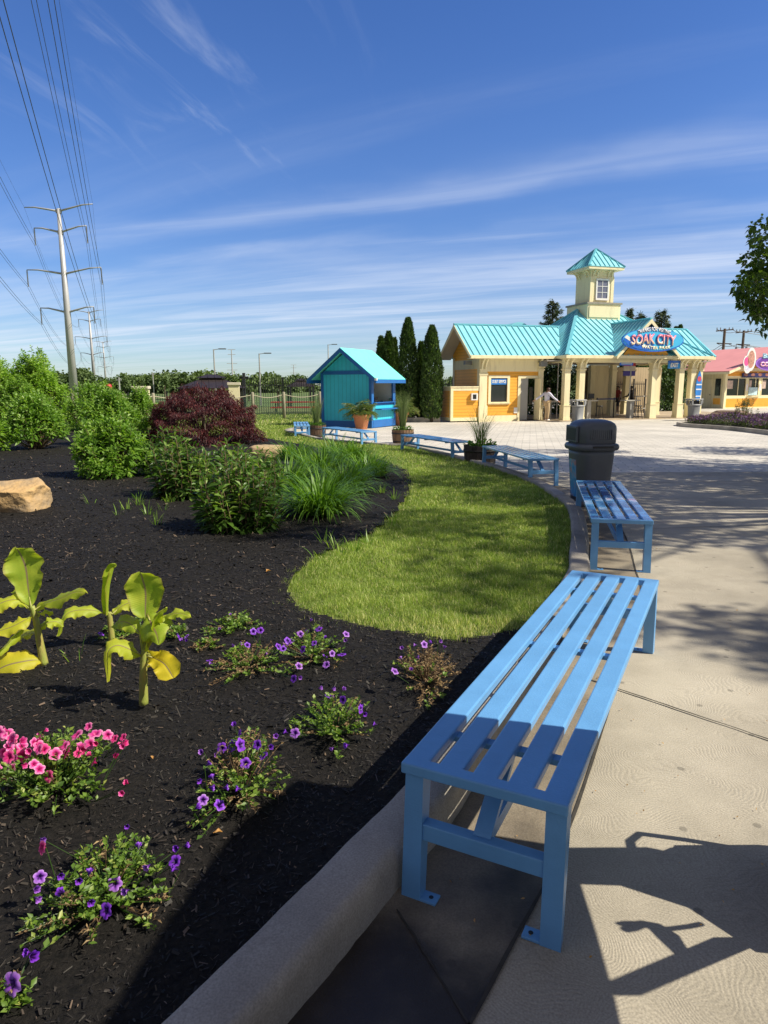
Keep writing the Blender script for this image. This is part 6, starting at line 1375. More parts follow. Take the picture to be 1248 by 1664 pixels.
# clippings, dead leaves and chips
# ---------------- rocks
def rock(name, loc, size, mat, label, seed, cuts=(), rzz=0):
    bm = bmesh.new(); bmesh.ops.create_icosphere(bm, subdivisions=5, radius=1)
    for v in bm.verts:
        p = v.co.copy(); 
        for (nx, ny, nz, d) in cuts:
            n = Vector((nx, ny, nz)).normalized(); k = p.dot(n)
            if k > d: p -= n * (k - d) * .92
        s = 1 + .16 * mnoise.noise(p * 1.3 + Vector((seed, 0, 0))) + .05 * mnoise.noise(p * 4 + Vector((0, seed, 0))) + .018 * mnoise.noise(p * 13)
        v.co = Vector((p.x * size[0], p.y * size[1], p.z * size[2])) * s
    me = bpy.data.meshes.new(name); bm.to_mesh(me); bm.free(); o = link(name, me, mat, None, True); o.location = loc; o.rotation_euler.z = rzz; tag(o, label, 'rock'); return o
M_rock = P('sandstone', (.52, .34, .15), .85, .3, 2.2, .9, 14, dist=.03, col2=(.26, .21, .15), thr=(.36, .6))
M_rock2 = P('sandstone_pale', (.44, .32, .18), .9, .2, 3, .8, 12, dist=.03)
g = at(20, 842); rock('boulder', (g[0] - .30, g[1] + .42, float(bed_z(np.array(g[0]), np.array(g[1]))) + .13), (.56, .42, .32), M_rock, 'large tan sandstone boulder lying on the mulch at the left edge', 3.3, ((.0, -.9, -.25, .62), (.1, -.4, 1, .66), (1, -.3, -.1, .80), (-.2, .2, 1, .62)), .1)
g = at(432, 742); rock('boulder', (g[0] - .02, g[1] + .4, float(bed_z(np.array(g[0]), np.array(g[1]))) + .07), (.5, .4, .22), M_rock2, 'low tan rock between the maple and the daylilies', 7.1, ((0, 0, 1, .7),))

# ---------------- banana plants
def ban_mat():
    m, nt, b = base_mat('banana_leaf'); L = nt.links.new
    uvn = node(nt, 'ShaderNodeAttribute', attribute_name='uvl'); s = node(nt, 'ShaderNodeSeparateXYZ'); L(uvn.outputs['Vector'], s.inputs[0])
    sc = node(nt, 'ShaderNodeMath', operation='MULTIPLY'); L(s.outputs[1], sc.inputs[0]); sc.inputs[1].default_value = 420
    ab = node(nt, 'ShaderNodeMath', operation='ABSOLUTE'); L(s.outputs[0], ab.inputs[0])
    ma = node(nt, 'ShaderNodeMath', operation='MULTIPLY_ADD'); L(ab.outputs[0], ma.inputs[0]); ma.inputs[1].default_value = -18; L(sc.outputs[0], ma.inputs[2])
    si = node(nt, 'ShaderNodeMath', operation='SINE'); L(ma.outputs[0], si.inputs[0])
    tcn = node(nt, 'ShaderNodeTexCoord'); n = node(nt, 'ShaderNodeTexNoise'); n.inputs['Scale'].default_value = 11; n.inputs['Detail'].default_value = 6; L(tcn.outputs['Object'], n.inputs[0])
    cr = node(nt, 'ShaderNodeValToRGB'); L(n.outputs[0], cr.inputs[0]); e = cr.color_ramp.elements; e[0].position = .3; e[0].color = (.26, .42, .03, 1); e[1].position = .72; e[1].color = (.50, .58, .06, 1)
    yl = node(nt, 'ShaderNodeMath', operation='MULTIPLY_ADD'); L(s.outputs[2], yl.inputs[0]); yl.inputs[1].default_value = 1.0; yl.inputs[2].default_value = 0.0
    e2 = node(nt, 'ShaderNodeMix', data_type='RGBA'); L(yl.outputs[0], e2.inputs[0]); L(cr.outputs[0], e2.inputs[6]); e2.inputs[7].default_value = (.72, .60, .03, 1)
    rb = node(nt, 'ShaderNodeMapRange'); L(ab.outputs[0], rb.inputs[0]); rb.inputs[1].default_value = .03; rb.inputs[2].default_value = .06; rb.inputs[3].default_value = 1; rb.inputs[4].default_value = 0
    e3 = node(nt, 'ShaderNodeMix', data_type='RGBA'); L(rb.outputs[0], e3.inputs[0]); L(e2.outputs[2], e3.inputs[6]); e3.inputs[7].default_value = (.33, .24, .14, 1)
    # brown dry margin in spots
    mg = node(nt, 'ShaderNodeMapRange'); L(ab.outputs[0], mg.inputs[0]); mg.inputs[1].default_value = .86; mg.inputs[2].default_value = 1.0
    mm = node(nt, 'ShaderNodeMath', operation='MULTIPLY'); L(mg.outputs[0], mm.inputs[0]); L(n.outputs[0], mm.inputs[1])
    e4 = node(nt, 'ShaderNodeMix', data_type='RGBA'); L(mm.outputs[0], e4.inputs[0]); L(e3.outputs[2], e4.inputs[6]); e4.inputs[7].default_value = (.28, .14, .05, 1)
    L(e4.outputs[2], b.inputs['Base Color']); b.inputs['Roughness'].default_value = .5
    bp = node(nt, 'ShaderNodeBump'); bp.inputs['Strength'].default_value = .16; bp.inputs['Distance'].default_value = .0015; L(si.outputs[0], bp.inputs['Height']); L(bp.outputs[0], b.inputs['Normal'])
    tr = node(nt, 'ShaderNodeBsdfTranslucent'); g_ = node(nt, 'ShaderNodeMix', data_type='RGBA', blend_type='MULTIPLY'); g_.inputs[0].default_value = 1; L(e4.outputs[2], g_.inputs[6]); g_.inputs[7].default_value = (1.5, 1.5, .5, 1); L(g_.outputs[2], tr.inputs[0])
    ms = node(nt, 'ShaderNodeMixShader'); ms.inputs[0].default_value = .46; L(b.outputs[0], ms.inputs[1]); L(tr.outputs[0], ms.inputs[2]); L(ms.outputs[0], nt.nodes['Material Output'].inputs[0]); return m
M_ban = ban_mat(); M_banst = P('banana_stem', (.26, .34, .06), .45, .2, 6, .2, 30, col2=(.36, .28, .09), stretch=(6, 6, 1.5))
def banana_leaf(parent, mid, w, facing, cup=.25, wave=.02, yellow=0.0, prof=None, org=(0, 0, 0), edge=.0):
    """mid: midrib points; w: half width; facing: vector the blade faces; cup: how the halves fold up"""
    pts = interp_path(np.array(mid, float) - np.array(org), 26); n = len(pts); fc = np.array(facing, float); nx = 15; V = []; U = []
    tgt = np.gradient(pts, axis=0); tgt /= np.linalg.norm(tgt, axis=1)[:, None]
    for i in range(n):
        t = i / (n - 1); ww = w * (np.interp(t, [0, .08, .25, .5, .75, .92, 1], [.05, .30, .80, 1, .80, .34, .02]) if prof is None else np.interp(t, *prof))
        sd = np.cross(tgt[i], fc); sd /= np.linalg.norm(sd) + 1e-9; nr = np.cross(sd, tgt[i])
        for j in range(nx):
            u = -1 + 2 * j / (nx - 1); au = abs(u); wv = wave * math.sin(t * 17 + (3 if u > 0 else 0)) * au ** 2 + wave * .5 * math.sin(t * 41 + u * 3) * au ** 3; notch = 1 - edge * max(0, math.sin(t * 14 + (2 if u > 0 else 4.4))) ** 6 * au ** 3
            p = pts[i] + sd * ww * u * notch * math.cos(cup * au) + nr * (ww * au * math.sin(cup) * au + wv - (.004 if j == nx // 2 else 0)); V.append(p); U.append((u, t, np.clip(yellow + .5 * yellow * au + (.25 if t > .85 else 0) * yellow * 2, 0, 1)))
    F = [(i * nx + j, i * nx + j + 1, (i + 1) * nx + j + 1, (i + 1) * nx + j) for i in range(n - 1) for j in range(nx - 1)]
    o = npmesh('leaf', V, F, M_ban, parent, smooth=True); at_ = o.data.attributes.new('uvl', 'FLOAT_VECTOR', 'POINT'); at_.data.foreach_set('vector', np.array(U, np.float32).ravel())
    return o
def banana(name_label, basepx, topz_pts, leaves_, r0=.022):
    g = at(*basepx); z0 = float(bed_z(np.array(g[0]), np.array(g[1]))); org = (g[0], g[1], z0 - .01); Y0 = g[1]
    t = thing('banana_plant', name_label, 'plant', org, 0, 'young banana plants')
    def W(p): return A(p[0], p[1], Y0 + (p[2] if len(p) > 2 else 0))
    sp_ = [np.array(W(p)) - org for p in topz_pts]; sp_[0] = np.array((0, 0, 0.0)); m = MB(); pp = interp_path(np.array(sp_), 12)
    m.tube([tuple(p) for p in pp], [r0 * (1.15 - .5 * i / 11) for i in range(12)], 12); m.build('stem', M_banst, t, True)
    for L in leaves_:
        mid = [W(p) for p in L['mid']]; banana_leaf(t, mid, L['w'], L.get('face', (.25, -1, .25)), L.get('cup', .3), L.get('wave', .012), L.get('y', .1), L.get('prof'), org, L.get('edge', 0))
        pet = MB(); a = np.array(mid[0]) - org; b = np.array(mid[1]) - org; c0 = pp[min(len(pp) - 1, L.get('j', 9))]
        pet.tube([tuple(c0), tuple((c0 + a) / 2 + [0, 0, .004]), tuple(a), tuple(a + (b - a) * .6)], [.009, .008, .006, .003], 7); pet.build('petiole', M_banst, t, True)
    return t
roll = ([0, .2, .6, .9, 1], [.5, .8, .9, .5, .05])
banana('left banana plant with a broad upright leaf and a yellow leaf at its foot', (72, 1077), [(72, 1077), (64, 1040), (58, 1005), (52, 985)], [
    dict(mid=[(50, 985, 0), (46, 960, .01), (42, 925, .03), (35, 905, .03), (26, 890, .0)], w=.108, face=(.2, -1, .2), cup=.25, wave=.016, y=.05, edge=.25),
    dict(mid=[(56, 992, 0), (72, 980, -.02), (98, 972, -.06), (120, 962, -.08), (141, 963, -.12)], w=.052, face=(-.1, -.6, 1), cup=-.35, y=.15),
    dict(mid=[(48, 990, 0), (34, 975, -.02), (14, 975, -.05), (-8, 984, -.08), (-30, 1000, -.1)], w=.055, face=(.1, -.6, 1), cup=-.35, y=.25),
    dict(mid=[(50, 1002, 0), (40, 1007, -.04), (18, 1018, -.08), (-12, 1028, -.1)], w=.055, face=(.1, -.5, 1), cup=-.3, y=.35),
    dict(mid=[(44, 1008, 0), (30, 1028, -.05), (12, 1048, -.1), (-8, 1068, -.14)], w=.030, face=(1, -.4, .3), cup=.9, y=.1, j=8),
    dict(mid=[(70, 1074, 0), (58, 1072, -.03), (35, 1075, -.07), (8, 1082, -.10), (-25, 1100, -.12)], w=.088, face=(.1, -.8, .8), cup=-.25, y=.6, j=1),
    dict(mid=[(48, 985, .01), (42, 970, .02), (36, 955, .03), (32, 944, .03)], w=.010, face=(.3, -1, .1), cup=.8, y=.1),
    dict(mid=[(60, 1000, 0), (66, 996, -.01), (76, 994, -.02), (87, 998, -.03)], w=.02, face=(0, -.5, 1), cup=-.5, y=.2),
    dict(mid=[(62, 1022, 0), (76, 1012, .02), (92, 1010, .05), (104, 1018, .07)], w=.040, face=(.1, -.7, 1), cup=-.3, y=.15, j=5),
    dict(mid=[(60, 1030, 0), (46, 1028, .05), (30, 1034, .09), (18, 1048, .12)], w=.042, face=(.1, -.7, 1), cup=-.3, y=.3, j=5),
    dict(mid=[(50, 984, .04), (38, 974, .07), (28, 966, .09), (20, 964, .11)], w=.05, face=(.1, -1, .4), cup=.2, y=.05)], .020)
banana('rear banana plant with one tightly rolled upright leaf', (183, 1048), [(183, 1048), (180, 1020), (178, 1000), (177, 995)], [
    dict(mid=[(175, 998, 0), (175, 975, .0), (178, 945, .0), (184, 922, .0), (190, 918, .0)], w=.050, face=(-.5, -1, .1), cup=1.15, wave=.004, y=.05, prof=roll),
    dict(mid=[(170, 996, 0), (150, 991, -.04), (120, 992, -.08), (103, 1003, -.12), (94, 1034, -.15)], w=.050, face=(-.1, -.7, 1), cup=-.35, y=.12),
    dict(mid=[(183, 998, 0), (195, 986, .02), (212, 978, .05), (228, 974, .07)], w=.045, face=(.1, -.6, 1), cup=-.3, y=.2)], .018)
banana('front banana plant with a broad pale leaf and a torn yellow leaf', (233, 1139), [(233, 1139), (233, 1100), (234, 1065), (235, 1055)], [
    dict(mid=[(233, 1052, .0), (235, 1020, .02), (236, 990, .04), (236, 960, .05), (228, 930, .02)], w=.098, face=(.15, -1, .25), cup=.22, wave=.014, y=.08, prof=([0, .35, .45, .65, .85, .96, 1], [.04, .06, .55, 1, .85, .45, .05]), edge=.15),
    dict(mid=[(236, 1055, 0), (244, 1030, -.03), (255, 1000, -.05), (272, 988, -.05)], w=.035, face=(1, -.6, .3), cup=.9, y=.12, prof=roll),
    dict(mid=[(240, 998, .02), (246, 1015, -.04), (254, 1030, -.08), (258, 1048, -.1)], w=.098, face=(.0, -1, .55), cup=-.5, y=.05, wave=.014),
    dict(mid=[(262, 1012, 0), (270, 1002, -.01), (285, 996, -.02), (300, 998, -.04), (311, 1003, -.05)], w=.032, face=(0, -.6, 1), cup=-.3, y=.12),
    dict(mid=[(231, 1066, 0), (214, 1056, -.04), (190, 1048, -.08), (174, 1062, -.12), (176, 1108, -.14)], w=.058, face=(-.1, -.7, 1), cup=-.3, y=.22),
    dict(mid=[(240, 1066, 0), (252, 1070, -.03), (268, 1080, -.07), (282, 1102, -.10)], w=.062, face=(.2, -1, .5), cup=.15, y=.95, prof=([0, .1, .5, .85, .97, 1], [.1, .4, .8, 1, .5, .1])),
    dict(mid=[(228, 1030, 0), (212, 1014, .03), (196, 1010, .06), (182, 1020, .09)], w=.046, face=(.1, -.8, .8), cup=-.25, y=.1, j=8),
    dict(mid=[(238, 1082, 0), (250, 1074, .03), (264, 1078, .05), (270, 1092, .06)], w=.030, face=(.1, -.8, .8), cup=-.25, y=.5, j=6),
    dict(mid=[(252, 1066, .0), (262, 1066, -.01), (272, 1068, -.03), (279, 1076, -.04)], w=.028, face=(.1, -1, .5), cup=.1, y=1.0)], .020)

# ---------------- petunias
M_pet = leafmat('petunia_leaf', (.05, .11, .018), (.16, .27, .035), (.38, .42, .10), .45, .35)
M_dry = leafmat('dry_stem', (.10, .06, .03), (.26, .17, .08), (.42, .31, .16), .8, .15)
def flower_mats(name, c, star, rim):
    m, nt, b = base_mat(name); L = nt.links.new; at_ = node(nt, 'ShaderNodeAttribute', attribute_name='rnd'); cr = node(nt, 'ShaderNodeValToRGB'); L(at_.outputs['Fac'], cr.inputs[0]); e = cr.color_ramp.elements
    e[0].position = .1; e[0].color = (*star, 1); e[1].position = 1; e[1].color = (*rim, 1); k = e.new(.5); k.color = (*c, 1)
    L(cr.outputs[0], b.inputs['Base Color']); b.inputs['Roughness'].default_value = .5; tr = node(nt, 'ShaderNodeBsdfTranslucent'); L(cr.outputs[0], tr.inputs[0]); ms = node(nt, 'ShaderNodeMixShader'); ms.inputs[0].default_value = .35; L(b.outputs[0], ms.inputs[1]); L(tr.outputs[0], ms.inputs[2]); L(ms.outputs[0], nt.nodes['Material Output'].inputs[0]); return m
M_fp = flower_mats('petunia_purple', (.22, .035, .62), (.02, .0, .06), (.34, .08, .78)); M_fk = flower_mats('petunia_pink', (.86, .08, .40), (.55, .02, .18), (.95, .36, .60)); M_fv = flower_mats('petunia_violet', (.36, .10, .66), (.06, .01, .16), (.55, .28, .80)); M_fd = flower_mats('petunia_deep_pink', (.88, .03, .28), (.4, .01, .1), (.95, .20, .42))
def flower_mesh(nm, mat, r, wilt=0.0):
    n = 30; rad = [.04, .12, .35, .65, .88, 1.0]; V = []; Rn = []; F = []
    for ri, q in enumerate(rad):
        for k in range(n):
            a = 2 * math.pi * k / n; lob = 1 - .24 * max(0, q - .45) / .55 * (1 - abs(math.cos(2.5 * a))) ** 1.3 + .03 * math.sin(7 * a + 2) ; rr = r * q * lob * (1 - .55 * wilt * q); z = r * (-.75 * (1 - min(q * 2.4, 1)) ** 1.2 + .06 * math.sin(a * 5) * q + .05 * math.sin(a * 11 + 1) * q ** 3 - .12 * q * q + wilt * .9 * q)
            V.append((math.cos(a) * rr, math.sin(a) * rr, z)); star = .18 * abs(math.cos(2.5 * a)) ** 3; Rn.append(max(0, min(1, q - star * (1 - q) * 3)))
    for ri in range(len(rad) - 1):
        for k in range(n): F.append((ri * n + k, ri * n + (k + 1) % n, (ri + 1) * n + (k + 1) % n, (ri + 1) * n + k))
    o = npmesh(nm, V, F, mat, None, rnd=Rn, smooth=True); me = o.data; COL.objects.unlink(o); bpy.data.objects.remove(o); return me
FM = {}
for key, mat in (('p', M_fp), ('k', M_fk), ('v', M_fv), ('d', M_fd)): FM[key] = [flower_mesh('flower', mat, .027, 0), flower_mesh('flower', mat, .025, .12), flower_mesh('flower', mat, .022, .7)]
def petunia(cpx, rxpx, rypx, label, fl, nsh, dry=0.0, hgt=.09, col='p', scatter_=None, fs_=.84, leafs=1.0):
    g = at(*cpx); z0 = float(bed_z(np.array(g[0]), np.array(g[1]))); Y = g[1]; t = thing('petunia', label, 'flower', (g[0], g[1], z0), 0, 'petunias in the mulch bed')
    e1 = at(cpx[0] + rxpx, cpx[1]); e2 = at(cpx[0], cpx[1] - rypx); rx = abs(e1[0] - g[0]); ry = abs(e2[1] - g[1]) * .8
    P_, D, L_, W_, Rn, st, dr = [], [], [], [], [], MB(), MB(); DP, DD, DL = [], [], []
    tips = []
    for i in range(nsh):
        a = random.uniform(0, 6.283); q = math.sqrt(random.random()) * random.uniform(.75, 1.12) * (1 + .22 * math.sin(a * 3 + cpx[0]) + .12 * math.sin(a * 7 + cpx[1])); q = min(q, 1.08); x, y = math.cos(a) * q * rx, math.sin(a) * q * ry; z = hgt * (1 - .55 * q * q) * random.uniform(.45, 1.2)
        isdry = random.random() < dry; pts = [(x * .25, y * .25, .0), (x * .7, y * .7, z * .6), (x, y, z)]
        (dr if isdry else st).tube(pts, [.0022, .0018, .001], 4, False)
        tips.append((x, y, z, isdry))
        k = random.randint(8, 13)
        for j in range(k):
            tt = .35 + .65 * j / k; q0 = Vector(pts[1]).lerp(Vector(pts[2]), max(0, tt * 1.6 - .6)) if tt > .4 else Vector(pts[0]).lerp(Vector(pts[1]), tt * 2); aa = random.uniform(0, 6.28); d = (math.cos(aa), math.sin(aa), random.uniform(.1, 1.3))
            if isdry:
                DP.append(q0[:]); DD.append(d); DL.append(random.uniform(.012, .03))
            else: P_.append(q0[:]); D.append(d); L_.append(random.uniform(.011, .031) * leafs); Rn.append(random.gauss(.5, .2))
    st.build('stems', M_pet, t) if st.v else None
    if dr.v: dr.build('dry_stems', M_dry, t)
    if P_:
        L_ = np.array(L_); v, f = leaves(np.array(P_), np.array(D), L_, L_ * rng.uniform(.4, .62, len(L_)), None, .15, .15); npmesh('leaves', v, f, M_pet, t, rnd=rep5(np.clip(Rn, 0, 1)))
    if DP: DL = np.array(DL); v, f = leaves(np.array(DP), np.array(DD), DL, DL * .25, None, .3, .4); npmesh('dry_leaves', v, f, M_dry, t, rnd=rep5(rng.random(len(DL))))
    for fi in fl:
        if isinstance(fi, tuple): px, py, kind, s = fi; 
        w = A(px, py, Y + random.uniform(-.3, .6) * 0)                       # on the plant's own depth, shifted along the bed by its height
        zt = z0 + hgt * random.uniform(.5, 1.15); gg_ = _ray(px, py); kk = (zt - HC) / gg_[2]; p = (gg_[0] * kk, gg_[1] * kk, zt)
        me = random.choice(FM[kind][:2]) if s > 0 else FM[kind][2]; o = bpy.data.objects.new('flower', me); COL.objects.link(o); o.parent = t; o.location = (p[0] - g[0], p[1] - g[1], p[2] - z0)
        d = Vector((random.gauss(.05, .5), random.gauss(-.55, .4), random.uniform(.2, .9))) if s > 0 else Vector((random.gauss(.2, .6), random.gauss(-.3, .5), random.uniform(-.1, .6)))
        o.rotation_euler = d.to_track_quat('Z', 'Y').to_euler(); o.scale = (abs(s) * fs_,) * 3
        mst = MB(); e_ = Vector(o.location) - d.normalized() * .015; tp_ = min(tips, key=lambda q_: (q_[0] - e_.x) ** 2 + (q_[1] - e_.y) ** 2); mst.tube([(tp_[0] * .9, tp_[1] * .9, tp_[2] * .5), tuple(e_)], .0013, 4, False); mst.build('flower_stalk', M_pet, t)
    return t
rf = random.uniform
def many(x0, x1, y0, y1, kinds, n, s=(.85, 1.2), wilt=.25):
    return [(rf(x0, x1), rf(y0, y1), random.choice(kinds), (-1 if random.random() < wilt else 1) * rf(*s)) for _ in range(n)]
petunia((92, 1268), 104, 72, 'pink petunia clump with pale and hot pink flowers at the left edge', many(-5, 80, 1186, 1250, 'kkd', 30, (.85, 1.5), .25) + many(60, 205, 1180, 1228, 'kkd', 24, (.8, 1.4), .4) + [(108, 1222, 'd', 1.25), (152, 1238, 'd', 1.0), (78, 1262, 'd', 1.1), (188, 1230, 'd', -1.1), (206, 1272, 'd', -.9), (198, 1288, 'k', -1.0), (200, 1212, 'k', -1)], 135, .02, .17, leafs=1.15)
petunia((172, 1450), 118, 105, 'sprawling petunia with dry patches and a few purple flowers, nearest full clump', [(67, 1378, 'd', 1.0), (172, 1480, 'p', 1.15), (284, 1400, 'p', 1.1), (288, 1378, 'p', -1), (302, 1374, 'p', -.9), (225, 1376, 'p', -1), (65, 1425, 'v', 1), (58, 1445, 'v', -1), (100, 1450, 'p', -1.2), (60, 1460, 'v', -1), (147, 1465, 'p', -1), (186, 1436, 'v', 1), (240, 1408, 'v', -1), (205, 1448, 'v', -1), (128, 1430, 'p', -1), (145, 1418, 'p', -1), (68, 1364, 'v', -1), (98, 1422, 'p', -1), (285, 1412, 'p', -1), (206, 1342, 'p', -.8)], 150, .22, .10)
petunia((14, 1612), 42, 40, 'petunia cut by the lower left corner with one large lilac flower', [(18, 1600, 'v', 1.35), (52, 1554, 'p', -1.3), (46, 1548, 'p', -1)], 26, .3, .06)
petunia((392, 1272), 78, 90, 'petunia with deep purple flowers on its left and dry stems on its right', [(381, 1178, 'p', -1), (389, 1192, 'p', 1), (376, 1212, 'p', 1.25), (392, 1210, 'p', 1.25), (399, 1240, 'p', 1.1), (427, 1228, 'p', 1.0), (439, 1214, 'p', -1), (357, 1308, 'p', 1.15), (328, 1222, 'v', -1), (338, 1242, 'p', -1), (322, 1268, 'p', -1), (345, 1264, 'p', -1), (330, 1300, 'v', 1), (320, 1312, 'p', -1), (366, 1280, 'p', -1), (388, 1282, 'p', -1), (418, 1210, 'p', 1), (448, 1196, 'v', -1), (343, 1280, 'p', -1.1), (360, 1215, 'p', 1), (352, 1226, 'v', -1)], 120, .42, .14)
petunia((545, 1185), 72, 60, 'small petunia with pale green leaves and one dark violet flower on top', [(535, 1131, 'p', 1.15), (557, 1137, 'p', 1.0), (558, 1120, 'v', -1), (541, 1119, 'v', -1), (587, 1152, 'p', 1), (592, 1160, 'p', -1), (586, 1147, 'p', -1), (610, 1177, 'p', -.9), (479, 1191, 'v', 1.0), (465, 1190, 'p', -1), (564, 1211, 'p', -1.1), (540, 1216, 'v', -.8), (520, 1118, 'v', -1)], 85, .12, .11)
petunia((405, 1078), 68, 42, 'low sprawling petunia mat with yellowing foliage', [(340, 1073, 'p', 1), (343, 1078, 'v', -1), (402, 1048, 'p', 1), (378, 1050, 'v', -1), (390, 1046, 'v', -1), (434, 1062, 'v', -1), (412, 1026, 'p', 1), (423, 1024, 'p', 1), (477, 1103, 'p', 1.1), (487, 1101, 'v', -1), (453, 1050, 'p', 1), (460, 1054, 'p', 1), (468, 1041, 'p', 1.1)], 110, .45, .07)
petunia((505, 1060), 60, 48, 'petunia clump with the most open violet flowers below the lawn edge', [(492, 1055, 'p', 1.2), (486, 1082, 'v', 1.15), (530, 1080, 'v', 1.1), (555, 1063, 'p', 1.1), (540, 1062, 'v', 1), (563, 1030, 'v', 1), (562, 1040, 'v', -1), (515, 1020, 'v', 1.1), (518, 1022, 'p', 1), (505, 1008, 'v', -1), (500, 1025, 'v', -1), (530, 1036, 'p', -1), (528, 1066, 'p', 1), (488, 1030, 'v', 1), (465, 1046, 'p', 1), (475, 1040, 'v', 1), (510, 1045, 'p', 1)], 90, .2, .09)
petunia((380, 1018), 48, 24, 'pale green petunia mat behind the others with hardly any flowers', [(375, 999, 'v', -.9), (358, 1022, 'v', -.8)], 80, .1, .06)
petunia((692, 1100), 55, 58, 'mostly dried brown petunia near the bench with faded violet blooms', [(698, 1044, 'p', -1), (715, 1042, 'v', -1), (653, 1053, 'v', -1), (652, 1070, 'v', -.9), (678, 1068, 'v', -1), (642, 1090, 'v', 1), (675, 1048, 'v', -1), (690, 1047, 'v', 1), (722, 1052, 'v', -1), (668, 1088, 'v', -.9)], 130, .86, .11)
petunia((335, 1050), 30, 14, 'tiny yellow-brown petunia remnant beside the pale green mat', [(304, 1040, 'p', -.8)], 40, .6, .04)
petunia((285, 1032), 24, 18, 'small petunia tuft with violet blooms right of the front banana plant', [(272, 1018, 'v', 1), (292, 1036, 'p', 1), (303, 1034, 'v', 1), (296, 1040, 'v', -1), (286, 1030, 'p', -1)], 36, .05, .07)
petunia((200, 1032), 34, 26, 'green petunia tuft growing between the banana plants', [(164, 1030, 'p', 1)], 60, .08, .08)
# fallen leaves and bits
M_dead = leafmat('dead_leaf', (.28, .12, .04), (.55, .30, .08), (.62, .40, .22), .7, .3)
DLv = [(362, 1351, .035, 'yellow-brown fallen leaf beside the purple petunia', M_dead), (248, 1228, .022, 'pinkish withered petal lying on the dark mulch', M_dead), (432, 932, .05, 'curled brown leaf on the mulch left of the lawn corner', M_dead)]
for px, py, s, lab, mt_ in DLv:
    g = at(px, py); v, f = leaves(np.array([[0, 0, .012], [.004, .002, .014]]), np.array([[1, .2, .3], [.9, .5, .5]]), np.array([s, s * .8]), np.array([s * .6, s * .5]), np.array([[0, 0, 1.0], [0.2, 0, 1]]), .4, .2)
    o = npmesh('fallen_leaf', v, f, mt_, rnd=rep5(np.array([.4, .7]))); o.location = (g[0], g[1], float(bed_z(np.array(g[0]), np.array(g[1])))); o.rotation_euler.z = random.uniform(0, 6); tag(o, lab, 'leaf')
n = 130; lx_ = np.r_[rng.normal(.9, .5, 70), rng.uniform(.5, 2.8, 60)]; lyy = np.r_[rng.uniform(1.6, 4.6, 70), rng.uniform(2.0, 9, 60)]; k = lx_ > curb_x(lyy, OUT) + .01; lx_, lyy = lx_[k], lyy[k]; n = len(lx_)
v, f = leaves(np.c_[lx_, lyy, gzv(lyy) + .009], np.c_[rng.normal(0, 1, n), rng.normal(0, 1, n), rng.uniform(0, .3, n)], rng.uniform(.006, .020, n), rng.uniform(.004, .011, n), None, .35, .05)
o = npmesh('leaf_litter', v, f, M_dead, rnd=rep5(rng.random(n))); tag(o, 'small dry leaf bits scattered along the gutter and paving', 'leaf litter', kind='stuff')

# ================================================================== FLOWER BED (right)
bp2 = [G(1300, 714)[:2], G(1248, 707)[:2], G(1190, 700)[:2], G(1140, 696)[:2], G(1108, 693.5)[:2]]
RB = interp_path([bp2[0], bp2[1], bp2[2], bp2[3], bp2[4], (bp2[4][0] + .5, bp2[4][1] + 1.6), (bp2[4][0] + 2.4, bp2[4][1] + 3.2), (bp2[4][0] + 6, bp2[4][1] + 4.2), (bp2[4][0] + 10, bp2[4][1] + 3)], 120)
tg2 = np.gradient(RB, axis=0); tg2 /= np.linalg.norm(tg2, axis=1)[:, None]; nr2 = np.c_[tg2[:, 1], -tg2[:, 0]]
V = []; F = []
for i, (p, n_) in enumerate(zip(RB, nr2)):
    for o_, z in ((0, -.05), (0, .12), (.02, .15), (.17, .15), (.18, .10)): q = p + n_ * o_; V.append((q[0], q[1], gz(q[1]) + z))
    if i:
        for j in range(4): a = (i - 1) * 5 + j; F.append((a, a + 1, a + 6, a + 5))
cc = npmesh('flower_bed_curb', V, F, M_curb); tag(cc, kind='structure')
inner = RB + nr2 * .15; 
me = bpy.data.meshes.new('flower_bed_soil'); me.from_pydata([(p[0], p[1], gz(p[1]) + .11) for p in inner], [], [tuple(range(len(inner)))]); fb = link('flower_bed_soil', me, M_mulch); tag(fb, kind='structure')
x = rng.uniform(RB[:, 0].min(), RB[:, 0].max(), 5200); y = rng.uniform(RB[:, 1].min(), RB[:, 1].max(), 5200); k = inside(x, y, RB + nr2 * .45); x, y = x[k], y[k]; n = len(x)
M_gc = leafmat('groundcover_leaf', (.03, .04, .02), (.07, .10, .035), (.14, .17, .07), .6, .25); M_gp = leafmat('groundcover_bloom', (.06, .03, .10), (.14, .06, .24), (.27, .14, .38), .6, .3)
V, F, Rr, base = [], [], [], 0; V2, F2, R2, base2 = [], [], [], 0
for i in range(n):
    c = np.array([x[i], y[i], gz(y[i]) + .12]); hh = .26 + .12 * math.sin(x[i] * 3) * math.sin(y[i] * 2.5); kk = 16; p = c + rng.normal(0, .10, (kk, 3)) * [1, 1, 0]; p[:, 2] += rng.uniform(.02, hh, kk)
    v, f = leaves(p, rng.normal(0, .6, (kk, 3)) + [0, 0, .8], rng.uniform(.05, .11, kk), rng.uniform(.02, .045, kk)); V.append(v); F.append(f + base); base += len(v); Rr.append(rep5(rng.random(kk)))
    if math.sin(x[i] * 1.7 + 2 * math.sin(y[i])) + random.random() * 1.6 > .35:
        kk = 9; p = c + rng.normal(0, .10, (kk, 3)) * [1, 1, 0]; p[:, 2] += rng.uniform(hh * .7, hh * 1.15, kk); v, f = leaves(p, rng.normal(0, .7, (kk, 3)) + [0, 0, .5], rng.uniform(.05, .08, kk), rng.uniform(.04, .06, kk)); V2.append(v); F2.append(f + base2); base2 += len(v); R2.append(rep5(rng.random(kk)))
